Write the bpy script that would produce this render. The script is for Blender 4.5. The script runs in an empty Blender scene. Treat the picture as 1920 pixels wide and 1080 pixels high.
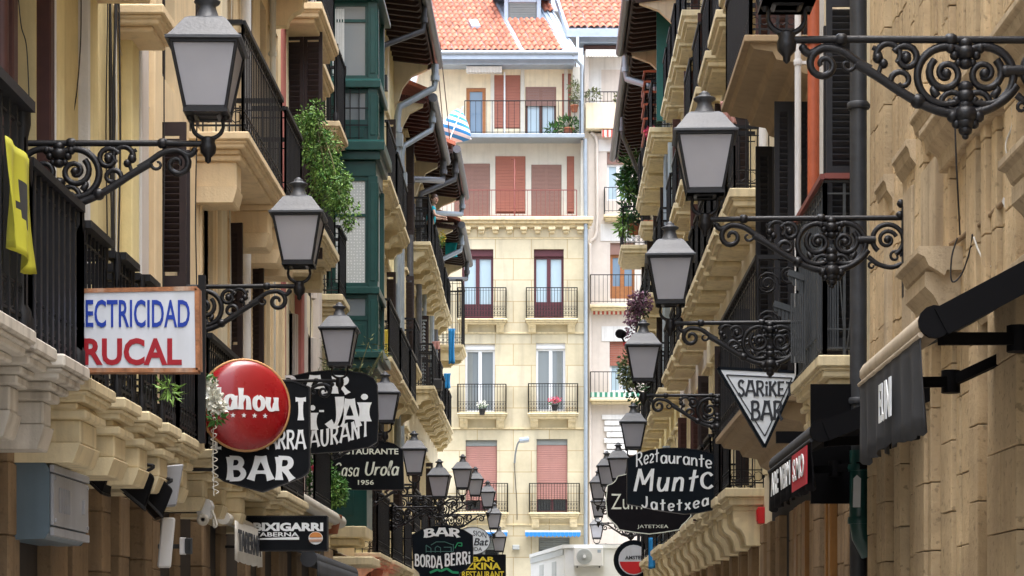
import bpy, bmesh, math, random
from math import sin, cos, pi, radians, sqrt, atan2, exp
from mathutils import Vector, Matrix
random.seed(11)
SC = bpy.context.scene
COL = SC.collection
# ---------------------------------------------------------------- camera
H0, F, VX, VY = 1.7, 4000.0, 1030.0, 1200.0      # eye height, focal length / vanishing point in photo pixels
cam_d = bpy.data.cameras.new('camera'); cam = bpy.data.objects.new('camera', cam_d); COL.objects.link(cam)
cam.location = (0, 0, H0); cam.rotation_euler = (pi/2, 0, 0)
cam_d.sensor_width = 36; cam_d.lens = F/1920*36
cam_d.shift_x = -(VX-960)/1920; cam_d.shift_y = (VY-540)/1920
cam_d.clip_start = 0.1; cam_d.clip_end = 500
SC.camera = cam
# ---------------------------------------------------------------- daylight: overcast
W = bpy.data.worlds.new('World'); SC.world = W; W.use_nodes = True
nt = W.node_tree; nt.nodes.clear()
out = nt.nodes.new('ShaderNodeOutputWorld'); bg = nt.nodes.new('ShaderNodeBackground')
sky = nt.nodes.new('ShaderNodeTexSky'); sky.sky_type = 'NISHITA'; sky.sun_disc = False
SUN_EL, SUN_AZ = radians(80), radians(155)       # azimuth: behind the camera, a little to the right
sky.sun_elevation = SUN_EL; sky.sun_rotation = SUN_AZ
sky.air_density = 1.2; sky.dust_density = 3.0; sky.ozone_density = 1.0
hs = nt.nodes.new('ShaderNodeHueSaturation'); hs.inputs['Saturation'].default_value = 0.5
nt.links.new(sky.outputs[0], hs.inputs['Color'])
# overcast: the cloud layer is brighter overhead than at the horizon
tcw = nt.nodes.new('ShaderNodeTexCoord'); sxw = nt.nodes.new('ShaderNodeSeparateXYZ'); nt.links.new(tcw.outputs['Generated'], sxw.inputs[0])
mrw = nt.nodes.new('ShaderNodeMapRange'); mrw.inputs[1].default_value = 0; mrw.inputs[2].default_value = 1; mrw.inputs[3].default_value = .3; mrw.inputs[4].default_value = 2.3
nt.links.new(sxw.outputs[2], mrw.inputs[0]); vmw = nt.nodes.new('ShaderNodeVectorMath'); vmw.operation = 'SCALE'
nt.links.new(hs.outputs[0], vmw.inputs[0]); nt.links.new(mrw.outputs[0], vmw.inputs['Scale']); nt.links.new(vmw.outputs[0], bg.inputs['Color'])
bg.inputs['Strength'].default_value = 0.15
nt.links.new(bg.outputs[0], out.inputs['Surface'])
sun_d = bpy.data.lights.new('sun', 'SUN'); sun_o = bpy.data.objects.new('sun', sun_d); COL.objects.link(sun_o)
sun_d.energy = 1.5; sun_d.angle = radians(85); sun_d.color = (1, .96, .9)
_d = Vector((sin(SUN_AZ)*cos(SUN_EL), cos(SUN_AZ)*cos(SUN_EL), sin(SUN_EL)))
sun_o.rotation_euler = _d.to_track_quat('Z', 'Y').to_euler()
sun_o.location = (0, -10, 40)
SC.view_settings.view_transform = 'Standard'; SC.view_settings.look = 'None'
SC.view_settings.exposure = 1.62; SC.view_settings.gamma = 1
SC.render.engine = 'CYCLES'
SC.cycles.max_bounces = 8; SC.cycles.diffuse_bounces = 5
# ================================================================ helpers
def X(px, s): return (px-VX)/s
def Z(py, s): return H0+(VY-py)/s
def Yd(s): return F/s
OFF = {}
def V3(*a): return Vector(a)
class MB:
    def __init__(s): s.v = []; s.f = []; s.m = []; s.sm = []
    def add(s, vs, fs, mi=0, smooth=False):
        b = len(s.v); s.v.extend([tuple(p) for p in vs])
        for f in fs:
            s.f.append([b+i for i in f]); s.m.append(mi); s.sm.append(smooth)
    def box(s, x0, x1, y0, y1, z0, z1, mi=0):
        if x0 > x1: x0, x1 = x1, x0
        if y0 > y1: y0, y1 = y1, y0
        if z0 > z1: z0, z1 = z1, z0
        s.add([(x0,y0,z0),(x1,y0,z0),(x1,y1,z0),(x0,y1,z0),(x0,y0,z1),(x1,y0,z1),(x1,y1,z1),(x0,y1,z1)],
              [(0,3,2,1),(4,5,6,7),(0,1,5,4),(1,2,6,5),(2,3,7,6),(3,0,4,7)], mi)
    def obox(s, c, a, b, d, mi=0):
        c, a, b, d = Vector(c), Vector(a), Vector(b), Vector(d)
        s.add([c-a-b-d, c+a-b-d, c+a+b-d, c-a+b-d, c-a-b+d, c+a-b+d, c+a+b+d, c-a+b+d],
              [(0,3,2,1),(4,5,6,7),(0,1,5,4),(1,2,6,5),(2,3,7,6),(3,0,4,7)], mi)
    def bar(s, p, q, w, h=None, up=(0,0,1), mi=0):
        p, q = Vector(p), Vector(q); d = q-p; L = d.length
        if L < 1e-6: return
        d /= L; u = Vector(up)
        if abs(d.dot(u)) > .95: u = Vector((1,0,0))
        r = d.cross(u).normalized(); u = r.cross(d).normalized()
        s.obox((p+q)/2, d*L/2, r*w/2, u*(h or w)/2, mi)
    def tube(s, pts, r, n=6, mi=0, smooth=True, cap=True):
        pts = [Vector(p) for p in pts]; N = len(pts)
        rr = r if isinstance(r, (list, tuple)) else [r]*N
        t0 = (pts[1]-pts[0]).normalized()
        u = t0.orthogonal().normalized(); rings = []
        for i, p in enumerate(pts):
            t = (pts[min(i+1, N-1)]-pts[max(i-1, 0)])
            t = t.normalized() if t.length > 1e-9 else t0
            u = (u-t*u.dot(t)); u = u.normalized() if u.length > 1e-6 else t.orthogonal().normalized()
            w = t.cross(u)
            rings.append([p+(u*cos(2*pi*k/n)+w*sin(2*pi*k/n))*rr[i] for k in range(n)])
        vs = [q for ring in rings for q in ring]; fs = []
        for i in range(N-1):
            for k in range(n):
                k2 = (k+1) % n
                fs.append((i*n+k, i*n+k2, (i+1)*n+k2, (i+1)*n+k))
        s.add(vs, fs, mi, smooth)
        if cap:
            s.add(rings[0], [tuple(range(n))[::-1]], mi); s.add(rings[-1], [tuple(range(n))], mi)
    def prism(s, poly, o, u, v, d, mi=0, smooth=False):
        o, u, v, d = Vector(o), Vector(u), Vector(v), Vector(d); n = len(poly)
        a = [o+u*p[0]+v*p[1] for p in poly]; b = [p+d for p in a]
        s.add(a+b, [tuple(range(n))[::-1], tuple(range(n, 2*n))], mi)
        s.add(a+b, [(i, (i+1) % n, n+(i+1) % n, n+i) for i in range(n)], mi, smooth)
    def lathe(s, prof, c, n=12, mi=0, smooth=True, rot=0, ax=None, cap=True):
        c = Vector(c); vs = []
        if ax is None: U, Vv, Wd = Vector((1,0,0)), Vector((0,1,0)), Vector((0,0,1))
        else:
            Wd = Vector(ax).normalized(); U = Wd.orthogonal().normalized(); Vv = Wd.cross(U)
        for r, z in prof:
            for k in range(n):
                a = 2*pi*k/n+rot
                vs.append(c+U*(r*cos(a))+Vv*(r*sin(a))+Wd*z)
        fs = [(i*n+k, i*n+(k+1) % n, (i+1)*n+(k+1) % n, (i+1)*n+k) for i in range(len(prof)-1) for k in range(n)]
        s.add(vs, fs, mi, smooth)
        if cap:
            s.add(vs[:n], [tuple(range(n))[::-1]], mi); s.add(vs[-n:], [tuple(range(n))], mi)
    def ball(s, c, r, n=8, m=6, mi=0, sz=1.0):
        prof = [(max(r*sin(pi*i/m), r*.02), -r*sz*cos(pi*i/m)) for i in range(m+1)]
        s.lathe(prof, c, n, mi)
    def quad(s, a, b, c, d, mi=0): s.add([a,b,c,d], [(0,1,2,3)], mi)
    def build(s, name, mats, parent=None, bevel=0, recalc=True):
        me = bpy.data.meshes.new(name)
        if parent is not None and parent.name in OFF: o = OFF[parent.name]; vs = [(p[0]-o[0], p[1]-o[1], p[2]-o[2]) for p in s.v]
        else: o = Vector((0,0,0)); vs = s.v
        me.from_pydata(vs, [], s.f)
        if not isinstance(mats, (list, tuple)): mats = [mats]
        for m in mats: me.materials.append(m)
        me.polygons.foreach_set('material_index', s.m)
        me.polygons.foreach_set('use_smooth', s.sm)
        if recalc:
            bm = bmesh.new(); bm.from_mesh(me)
            bmesh.ops.recalc_face_normals(bm, faces=bm.faces); bm.to_mesh(me); bm.free()
        ob = bpy.data.objects.new(name, me); COL.objects.link(ob)
        if parent is not None: ob.parent = parent; OFF[ob.name] = o
        if bevel:
            b = ob.modifiers.new('bevel', 'BEVEL'); b.width = bevel; b.segments = 1; b.limit_method = 'ANGLE'; b.angle_limit = radians(50)
        return ob
def tag(o, label, cat, group=None, kind=None):
    if label: o['label'] = label
    if cat: o['category'] = cat
    if group: o['group'] = group
    if kind: o['kind'] = kind
    return o
def thing(name, label, cat, loc=(0,0,0), group=None):
    o = bpy.data.objects.new(name, None); COL.objects.link(o); o.location = loc; o.empty_display_size = .2
    OFF[o.name] = Vector(loc)
    return tag(o, label, cat, group)
def struct(mb, name, mat):
    o = mb.build(name, mat); o['kind'] = 'structure'; return o
KIDS = {}
def dup(root, loc, rotz=0, label=None, scale=1):
    def rec(o, par):
        c = o.copy(); COL.objects.link(c)
        if par is not None: c.parent = par
        for ch in list(o.children): rec(ch, c)
        return c
    r = rec(root, None); r.location = loc; r.rotation_euler = (0, 0, rotz); r.scale = (scale,)*3
    if label: r['label'] = label
    return r
def smooth_pts(pts, k=6):
    P = [Vector(p) for p in pts]; out_ = []
    if len(P) < 3: return P
    for i in range(len(P)-1):
        p0 = P[max(i-1, 0)]; p1 = P[i]; p2 = P[i+1]; p3 = P[min(i+2, len(P)-1)]
        for j in range(k):
            t = j/k
            out_.append(.5*((2*p1)+(p2-p0)*t+(2*p0-5*p1+4*p2-p3)*t*t+(3*p1-p0-3*p2+p3)*t**3))
    out_.append(P[-1]); return out_
# ---------------------------------------------------------------- lettering
_TX = {}
def text_data(body, bold=0.0):
    key = (body, bold)
    if key in _TX: return _TX[key]
    c = bpy.data.curves.new('lettering', 'FONT'); c.body = body; c.size = 1; c.offset = bold; c.resolution_u = 3; c.extrude = .02
    o = bpy.data.objects.new('lettering', c); COL.objects.link(o)
    me = bpy.data.meshes.new_from_object(o.evaluated_get(bpy.context.evaluated_depsgraph_get()))
    vs = [v.co.copy() for v in me.vertices]; fs = [tuple(p.vertices) for p in me.polygons]
    bpy.data.objects.remove(o); bpy.data.curves.remove(c); bpy.data.meshes.remove(me)
    _TX[key] = (vs, fs); return vs, fs
def text(mb, body, o, u, v, w, h, bold=0.0, mi=0, warp=None, depth=.004):
    """lettering fitted into a w x h box whose lower left corner is o; u, v unit vectors; warp(a,b)->(a,b) in 0..1"""
    vs, fs = text_data(body, bold); o, u, v = Vector(o), Vector(u), Vector(v); nrm = u.cross(v)
    x0 = min(p.x for p in vs); x1 = max(p.x for p in vs); y0 = min(p.y for p in vs); y1 = max(p.y for p in vs)
    res = []
    for p in vs:
        a, b = (p.x-x0)/(x1-x0), (p.y-y0)/(y1-y0)
        a, b = (a*w, b*h) if warp is None else warp(a*w, b*h)
        res.append(o+u*a+v*b+nrm*(depth*(1 if p.z > 0 else -1)))
    mb.add(res, fs, mi)
G = {}
def gl(ch, adv, *st): G[ch] = (adv, st)
gl('A', .84, [(.02,0),(.34,.98)], [(.82,0),(.5,.98)], [(.17,.34),(.66,.34)], [(.2,.97),(.64,.97)])
gl('B', .68, [(.1,0),(.1,1)], 's', [(.08,.96),(.42,.95),(.54,.77),(.42,.57),(.1,.53)], 's', [(.1,.53),(.48,.5),(.62,.27),(.46,.05),(.08,.04)])
gl('C', .7, 's', [(.62,.8),(.42,.98),(.16,.82),(.08,.5),(.16,.16),(.42,.02),(.64,.2)])
gl('D', .7, [(.1,0),(.1,1)], 's', [(.08,.96),(.42,.92),(.62,.5),(.42,.08),(.08,.04)])
gl('E', .6, [(.1,0),(.1,1)], [(.08,.96),(.54,.96)], [(.1,.5),(.46,.5)], [(.08,.04),(.56,.04)])
gl('G', .74, 's', [(.62,.8),(.42,.98),(.16,.82),(.08,.5),(.16,.16),(.42,.02),(.62,.14),(.64,.42)], [(.42,.44),(.7,.44)])
gl('I', .26, [(.12,0),(.12,1)])
gl('i', .26, [(.12,0),(.12,.68)], 'd', [(.12,.88)])
gl('J', .56, 's', [(.42,1),(.43,.4),(.36,.1),(.2,.02),(.06,.18)])
gl('K', .68, [(.1,0),(.1,1)], [(.58,.98),(.14,.46)], [(.26,.56),(.62,0)])
gl('L', .56, [(.1,0),(.1,1)], [(.08,.05),(.52,.05)])
gl('M', .86, [(.08,0),(.14,1)], [(.14,.98),(.42,.3)], [(.42,.3),(.7,.98)], [(.7,1),(.78,0)])
gl('N', .74, [(.1,0),(.1,1)], [(.1,.98),(.6,.02)], [(.6,0),(.6,1)])
gl('O', .76, 's', [(.38,.98),(.12,.8),(.08,.5),(.14,.18),(.38,.02),(.62,.18),(.68,.5),(.62,.82),(.38,.98)])
gl('R', .7, [(.1,0),(.1,1)], 's', [(.08,.96),(.46,.94),(.56,.74),(.44,.54),(.1,.48)], [(.3,.5),(.62,0)])
gl('S', .6, 's', [(.5,.84),(.3,.98),(.1,.82),(.16,.6),(.42,.44),(.52,.22),(.32,.02),(.06,.16)])
gl('T', .64, [(.32,0),(.32,.98)], [(.04,.95),(.6,.95)])
gl('U', .72, 's', [(.1,1),(.11,.3),(.3,.02),(.52,.1),(.6,.36),(.6,1)])
gl('X', .68, [(.06,0),(.6,1)], [(.06,1),(.6,0)])
gl('Z', .64, [(.06,.95),(.58,.95)], [(.56,.95),(.08,.06)], [(.06,.05),(.6,.05)])
gl('-', .44, [(.08,.45),(.36,.45)])
gl(' ', .4)
gl('a', .54, 's', [(.44,.46),(.3,.62),(.12,.54),(.07,.28),(.16,.04),(.34,.06),(.45,.32)], [(.45,.62),(.47,0)])
gl('e', .5, 's', [(.08,.3),(.42,.36),(.4,.54),(.25,.62),(.1,.5),(.07,.24),(.2,.02),(.44,.12)])
gl('n', .52, [(.08,.62),(.07,0)], 's', [(.08,.36),(.22,.58),(.38,.54),(.42,.3),(.43,0)])
gl('u', .54, 's', [(.08,.62),(.07,.24),(.18,.03),(.34,.08),(.43,.34)], [(.44,.62),(.46,0)])
gl('r', .42, [(.08,.62),(.08,0)], 's', [(.08,.34),(.2,.56),(.38,.58)])
gl('t', .44, [(.22,.95),(.21,0)], [(.02,.56),(.42,.66)])
gl('x', .48, [(.06,.02),(.42,.6)], [(.06,.6),(.42,0)])
gl('z', .46, 's', [(.06,.52),(.2,.64),(.38,.54),(.32,.34),(.08,.04),(.42,.06)])
gl('s', .44, 's', [(.38,.52),(.22,.63),(.08,.5),(.2,.34),(.38,.22),(.28,.03),(.06,.1)])
gl('o', .5, 's', [(.25,.62),(.08,.48),(.08,.14),(.25,.01),(.42,.16),(.42,.48),(.25,.62)])
gl('l', .26, 's', [(.06,.3),(.2,.85),(.16,1.05),(.08,.9),(.1,.1),(.22,.03)])
gl('h', .54, [(.09,1.0),(.08,0)], 's', [(.08,.36),(.22,.58),(.38,.54),(.42,.3),(.43,0)])
gl('m', .74, [(.08,.62),(.07,0)], 's', [(.08,.36),(.2,.58),(.33,.54),(.36,.3),(.36,0)], 's', [(.36,.36),(.48,.58),(.6,.54),(.64,.3),(.64,0)])
def strokes(mb, body, o, u, v, w, h, pen=.16, flare=.0, mi=0, warp=None, lift=.004, gap=.05, shear=0.0):
    o, u, v = Vector(o), Vector(u), Vector(v); nrm = u.cross(v)
    tot = sum(G[c][0]+gap for c in body)-gap; kx = w/tot/h if tot else 1
    x = 0; kk = 0
    for c in body:
        adv, st = G[c]; mode = None
        for e in st:
            if isinstance(e, str): mode = e; continue
            if mode == 'd':
                pts = [(e[0][0]+.11*cos(2*pi*i/10), e[0][1]+.11*sin(2*pi*i/10)) for i in range(10)]; L_ = pts
            else:
                P = smooth_pts([(p[0], p[1], 0) for p in e], 5) if mode == 's' else [Vector((e[0][0]+(e[-1][0]-e[0][0])*i/6, e[0][1]+(e[-1][1]-e[0][1])*i/6, 0)) for i in range(7)]
                n = len(P); A = []; B = []
                for i, p in enumerate(P):
                    t = (P[min(i+1, n-1)]-P[max(i-1, 0)]).normalized(); q = Vector((-t.y, t.x, 0))
                    thin = .62+.38*abs(t.y)
                    k = pen/2*thin*(1+flare*abs(2*i/(n-1)-1)**2.2)
                    A.append(p+q*k); B.append(p-q*k)
                L_ = None
            mode = None
            kk += 1; dz = lift+.0006*(kk % 7)
            def tr(p):
                a, b = (p[0]+x+shear*p[1])*kx*h, p[1]*h
                if warp: a, b = warp(a, b)
                return o+u*a+v*b
            if L_ is not None:
                mb.prism([(0,0)]*0 or [(i, 0) for i in range(0)], o, u, v, nrm) if False else None
                f = [tr(p)+nrm*dz for p in L_]; g = [p-nrm*(dz+.001) for p in f]; m_ = len(f)
                mb.add(f+g, [tuple(range(m_))]+[(i, (i+1) % m_, m_+(i+1) % m_, m_+i) for i in range(m_)], mi)
            else:
                n = len(A)
                f = [tr(p)+nrm*dz for p in A]+[tr(p)+nrm*dz for p in B]
                g = [p-nrm*(dz+.001) for p in f]
                fs = [(i, i+1, n+i+1, n+i) for i in range(n-1)]
                fs += [(i, i+1, 2*n+i+1, 2*n+i) for i in range(n-1)]+[(n+i, n+i+1, 3*n+i+1, 3*n+i) for i in range(n-1)]
                fs += [(0, n, 3*n, 2*n), (n-1, 2*n-1, 4*n-1, 3*n-1)]
                mb.add(f+g, fs, mi)
        x += adv+gap
# ---------------------------------------------------------------- foliage
def leaves(mb, fn, n, size, mi=0, droop=.3, asp=.5, rnd=random):
    """n leaf faces at points fn() -> (point, outward direction)"""
    for _ in range(n):
        p, d = fn(); p = Vector(p); d = Vector(d)
        d = (d+Vector((rnd.gauss(0,.6), rnd.gauss(0,.6), rnd.gauss(0,.6)-droop))).normalized()
        w = d.cross(Vector((rnd.gauss(0,1), rnd.gauss(0,1), rnd.gauss(0,1)))).normalized()
        s = size*rnd.uniform(.6, 1.35); nn = d.cross(w)*s*.12
        mb.add([p, p+d*s*.45+w*s*asp*.5+nn, p+d*s, p+d*s*.45-w*s*asp*.5+nn], [(0,1,2,3)], mi)
def blob_fn(c, r, rnd=random):
    c = Vector(c)
    def f():
        d = Vector((rnd.gauss(0,1), rnd.gauss(0,1), rnd.gauss(0,1))).normalized()
        k = rnd.random()**.4
        return c+Vector((d.x*r[0]*k, d.y*r[1]*k, d.z*r[2]*k)), d
    return f
# ================================================================ materials
M = {}
def N(t, ty, **kw):
    n = t.nodes.new(ty)
    for k, v in kw.items(): setattr(n, k, v)
    return n
def mat(name, col, rough=.7, var=.12, scale=3.0, bump=.0, bscale=60, streak=.0, metal=0, obj=False, spec=.4, dirt=None, island=0.0, coat=0, pits=0.0, patch=0.0):
    m = bpy.data.materials.new(name); m.use_nodes = True; t = m.node_tree; b = t.nodes['Principled BSDF']
    b.inputs['Roughness'].default_value = rough; b.inputs['Metallic'].default_value = metal
    b.inputs['Specular IOR Level'].default_value = spec
    if coat: b.inputs['Coat Weight'].default_value = coat
    if obj: src = N(t, 'ShaderNodeTexCoord').outputs['Object']
    else: src = N(t, 'ShaderNodeNewGeometry').outputs['Position']
    no = N(t, 'ShaderNodeTexNoise'); no.inputs['Scale'].default_value = scale; no.inputs['Detail'].default_value = 8; no.inputs['Roughness'].default_value = .65
    t.links.new(src, no.inputs['Vector'])
    mr = N(t, 'ShaderNodeMapRange'); mr.inputs[1].default_value = .25; mr.inputs[2].default_value = .75
    mr.inputs[3].default_value = 1-var; mr.inputs[4].default_value = 1+var
    t.links.new(no.outputs[0], mr.inputs[0])
    mx = N(t, 'ShaderNodeVectorMath', operation='SCALE'); mx.inputs[0].default_value = col[:3]
    t.links.new(mr.outputs[0], mx.inputs['Scale']); cur = mx.outputs[0]
    if streak:
        mp = N(t, 'ShaderNodeMapping'); mp.inputs['Scale'].default_value = (5.5, 5.5, .35); t.links.new(src, mp.inputs['Vector'])
        n2 = N(t, 'ShaderNodeTexNoise'); n2.inputs['Scale'].default_value = 1.6; n2.inputs['Detail'].default_value = 6; t.links.new(mp.outputs[0], n2.inputs['Vector'])
        r2 = N(t, 'ShaderNodeMapRange'); r2.inputs[1].default_value = .5; r2.inputs[2].default_value = .78; r2.inputs[3].default_value = 0; r2.inputs[4].default_value = streak
        t.links.new(n2.outputs[0], r2.inputs[0])
        m2 = N(t, 'ShaderNodeMix', data_type='RGBA'); t.links.new(r2.outputs[0], m2.inputs['Factor']); t.links.new(cur, m2.inputs['A'])
        d = dirt or tuple(c*.35 for c in col[:3]); m2.inputs['B'].default_value = (*d, 1); cur = m2.outputs['Result']
    if patch:                                                  # broad weathered patches
        n5 = N(t, 'ShaderNodeTexNoise'); n5.inputs['Scale'].default_value = .9; n5.inputs['Detail'].default_value = 9; n5.inputs['Roughness'].default_value = .7; t.links.new(src, n5.inputs['Vector'])
        r5 = N(t, 'ShaderNodeMapRange'); r5.inputs[1].default_value = .42; r5.inputs[2].default_value = .62; r5.inputs[3].default_value = 0; r5.inputs[4].default_value = patch; t.links.new(n5.outputs[0], r5.inputs[0])
        m5 = N(t, 'ShaderNodeMix', data_type='RGBA'); t.links.new(r5.outputs[0], m5.inputs['Factor']); t.links.new(cur, m5.inputs['A']); m5.inputs['B'].default_value = (*[c*k for c, k in zip(col, (.62,.6,.6))], 1); cur = m5.outputs['Result']
    if pits:
        n6 = N(t, 'ShaderNodeTexNoise'); n6.inputs['Scale'].default_value = 22; n6.inputs['Detail'].default_value = 3; t.links.new(src, n6.inputs['Vector'])
        r6 = N(t, 'ShaderNodeMapRange'); r6.inputs[1].default_value = .60; r6.inputs[2].default_value = .68; r6.inputs[3].default_value = 0; r6.inputs[4].default_value = pits; t.links.new(n6.outputs[0], r6.inputs[0])
        m6 = N(t, 'ShaderNodeMix', data_type='RGBA'); t.links.new(r6.outputs[0], m6.inputs['Factor']); t.links.new(cur, m6.inputs['A']); m6.inputs['B'].default_value = (*[c*.4 for c in col[:3]], 1); cur = m6.outputs['Result']
    if island:
        g = N(t, 'ShaderNodeNewGeometry'); r3 = N(t, 'ShaderNodeMapRange'); r3.inputs[3].default_value = 1-island; r3.inputs[4].default_value = 1+island
        t.links.new(g.outputs['Random Per Island'], r3.inputs[0])
        m3 = N(t, 'ShaderNodeVectorMath', operation='SCALE'); t.links.new(cur, m3.inputs[0]); t.links.new(r3.outputs[0], m3.inputs['Scale']); cur = m3.outputs[0]
    t.links.new(cur, b.inputs['Base Color'])
    rr = N(t, 'ShaderNodeMapRange'); rr.inputs[3].default_value = max(rough-.1, .05); rr.inputs[4].default_value = min(rough+.1, 1)
    t.links.new(no.outputs[0], rr.inputs[0]); t.links.new(rr.outputs[0], b.inputs['Roughness'])
    if bump:
        n4 = N(t, 'ShaderNodeTexNoise'); n4.inputs['Scale'].default_value = bscale; n4.inputs['Detail'].default_value = 5; t.links.new(src, n4.inputs['Vector'])
        bp = N(t, 'ShaderNodeBump'); bp.inputs['Strength'].default_value = bump; bp.inputs['Distance'].default_value = .01
        t.links.new(n4.outputs[0], bp.inputs['Height']); t.links.new(bp.outputs[0], b.inputs['Normal'])
    M[name] = m; return m
plaster = dict(rough=.85, bump=.35, bscale=45, streak=.3, spec=.2)
pale_p = dict(rough=.85, bump=.35, bscale=45, streak=.14, spec=.2)
mat('plaster_yellow', (.76,.65,.35), var=.10, **plaster)
mat('plaster_yellow_shade', (.68,.57,.31), var=.12, **plaster)  # darker copy of the yellow, shade of the recessed wall put into colour
mat('plaster_peach', (.74,.59,.38), var=.10, **plaster)
mat('plaster_cream', (.73,.65,.48), var=.10, **plaster)
mat('plaster_pale', (.58,.57,.51), var=.07, **pale_p)
mat('plaster_white', (.68,.68,.68), var=.08, **plaster)
mat('plaster_pink', (.46,.17,.15), var=.12, **plaster)
mat('plaster_rose', (.60,.545,.50), var=.08, **pale_p)
mat('trim_cream', (.70,.60,.39), rough=.8, var=.13, scale=5, bump=.3, streak=.5, spec=.2, patch=.25)
mat('trim_white', (.56,.525,.46), rough=.75, var=.15, scale=5, bump=.35, patch=.3, streak=.7, dirt=(.14,.11,.08), spec=.2)
mat('stone', (.56,.43,.265), rough=.9, var=.2, scale=2.2, bump=.7, bscale=34, streak=.4, dirt=(.26,.19,.125), spec=.15, island=.13, pits=.6, patch=.6)
mat('stone_joint', (.13,.10,.07), rough=.95, var=.3)
mat('stone_brown', (.29,.205,.125), rough=.9, var=.22, scale=2.5, bump=.6, bscale=34, streak=.5, dirt=(.07,.05,.035), spec=.15, island=.15, pits=.35, patch=.45)
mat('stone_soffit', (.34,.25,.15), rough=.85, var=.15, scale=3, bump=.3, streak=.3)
mat('stone_trim', (.52,.415,.28), rough=.9, var=.2, scale=3, bump=.5, streak=.5, dirt=(.16,.12,.08), spec=.15, pits=.35, patch=.4)
mat('iron', (.007,.007,.009), rough=.4, var=.35, scale=25, bump=.25, bscale=90, spec=.35, obj=True)
mat('iron_rail', (.009,.009,.011), rough=.5, var=.3, scale=18, spec=.3)
mat('iron_grey', (.05,.055,.06), rough=.5, var=.3, scale=18, spec=.45)
mat('zinc_roof', (.05,.055,.065), rough=.5, var=.35, scale=9, bump=.2, bscale=40, spec=.5, obj=True)
mat('zinc', (.30,.35,.40), rough=.4, var=.15, scale=5, metal=.35)
mat('zinc_blue', (.36,.43,.52), rough=.45, var=.12, scale=4, metal=.2)
mat('gutter', (.12,.125,.14), rough=.42, var=.3, scale=7, metal=.4)
mat('pipe_dark', (.035,.038,.044), rough=.5, var=.3, scale=9, streak=.3, dirt=(.1,.1,.1))
mat('pipe_red', (.42,.10,.045), rough=.5, var=.15, scale=8, streak=.3, dirt=(.2,.06,.04))
mat('shutter_dark', (.022,.013,.015), rough=.5, var=.25, scale=12)
mat('shutter_black', (.010,.010,.014), rough=.5, var=.25, scale=12)
mat('shutter_brown', (.06,.022,.018), rough=.55, var=.2, scale=12)
mat('wood_soffit', (.035,.017,.014), rough=.6, var=.3, scale=14)
mat('wood_soffit_red', (.075,.022,.018), rough=.6, var=.3, scale=14)
mat('wood_frame', (.07,.03,.02), rough=.5, var=.2, scale=12)
mat('wood_orange', (.32,.13,.045), rough=.5, var=.2, scale=12)
mat('frame_maroon', (.085,.022,.03), rough=.45, var=.15, scale=12)
mat('frame_white', (.74,.76,.79), rough=.4, var=.05)
mat('green_paint', (.006,.052,.046), rough=.35, var=.18, scale=7, spec=.5)
mat('green_light', (.02,.13,.12), rough=.35, var=.12, scale=7, spec=.5)
mat('roller_red', (.31,.115,.08), rough=.6, var=.08)
mat('roller_brown', (.25,.145,.12), rough=.6, var=.08)
mat('roller_pink', (.40,.20,.175), rough=.6, var=.08)
mat('recess_shade', (.035,.026,.02), rough=.8, var=.35, scale=3, streak=.3)  # darkness of the gaps between piers put into a flat wall's colour
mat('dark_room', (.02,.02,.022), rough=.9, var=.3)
mat('grey_box', (.20,.22,.22), rough=.6, var=.1)
mat('curtain', (.66,.68,.68), rough=.9, var=.12, scale=9)
mat('roof_tile', (.38,.14,.09), rough=.8, var=.25, scale=6, bump=.3, spec=.2, island=.26)
mat('sign_black', (.004,.005,.007), rough=.55, spec=.12, var=.3, scale=6, obj=True)
mat('sign_navy', (.003,.006,.010), rough=.5, spec=.12, var=.3, scale=6)
mat('sign_brown', (.006,.005,.007), rough=.5, spec=.12, var=.3, scale=6)
mat('letter_white', (.72,.75,.77), rough=.5, var=.08, scale=14, streak=.2, dirt=(.4,.4,.38))
mat('letter_pale', (.68,.71,.62), rough=.5, var=.06)
mat('letter_blue', (.006,.035,.30), rough=.5, var=.15, scale=12)
mat('letter_red', (.30,.006,.015), rough=.5, var=.15, scale=12)
mat('letter_yellow', (.72,.58,.04), rough=.5, var=.1)
mat('letter_dark', (.03,.035,.045), rough=.5)
mat('letter_green', (.02,.28,.12), rough=.5)
mat('letter_teal', (.06,.16,.15), rough=.5)
mat('sign_white', (.56,.59,.64), rough=.45, var=.06, scale=4, streak=.3, dirt=(.34,.34,.33))
mat('sign_bluewhite', (.72,.77,.82), rough=.4, var=.05)
mat('rust', (.30,.13,.06), rough=.85, var=.5, scale=16, bump=.5, streak=.7, dirt=(.55,.5,.42))
mat('sign_red', (.27,.004,.008), rough=.28, var=.05, spec=.5, coat=.3)
mat('gold', (.45,.24,.10), rough=.5, var=.1, metal=.2)
mat('cable_black', (.018,.018,.02), rough=.6, var=.1)
mat('cable_white', (.62,.60,.54), rough=.6, var=.1)
mat('leaf_bright', (.17,.30,.07), rough=.55, var=.25, scale=6, island=.5, spec=.3)
mat('leaf_green', (.055,.15,.03), rough=.5, var=.25, scale=6, island=.5, spec=.3)
mat('leaf_dark', (.03,.085,.025), rough=.5, var=.25, scale=6, island=.5, spec=.3)
mat('leaf_olive', (.14,.16,.07), rough=.6, var=.25, scale=6, island=.4)
mat('leaf_purple', (.20,.10,.15), rough=.6, var=.25, scale=6, island=.5)
mat('petal_white', (.74,.74,.66), rough=.6, var=.05, island=.12)
mat('petal_pink', (.62,.06,.14), rough=.6, var=.1, island=.3)
mat('petal_red', (.60,.05,.05), rough=.6, var=.1, island=.3)
mat('petal_yellow', (.62,.50,.08), rough=.6, var=.1, island=.3)
mat('stem', (.12,.12,.05), rough=.7)
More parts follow.
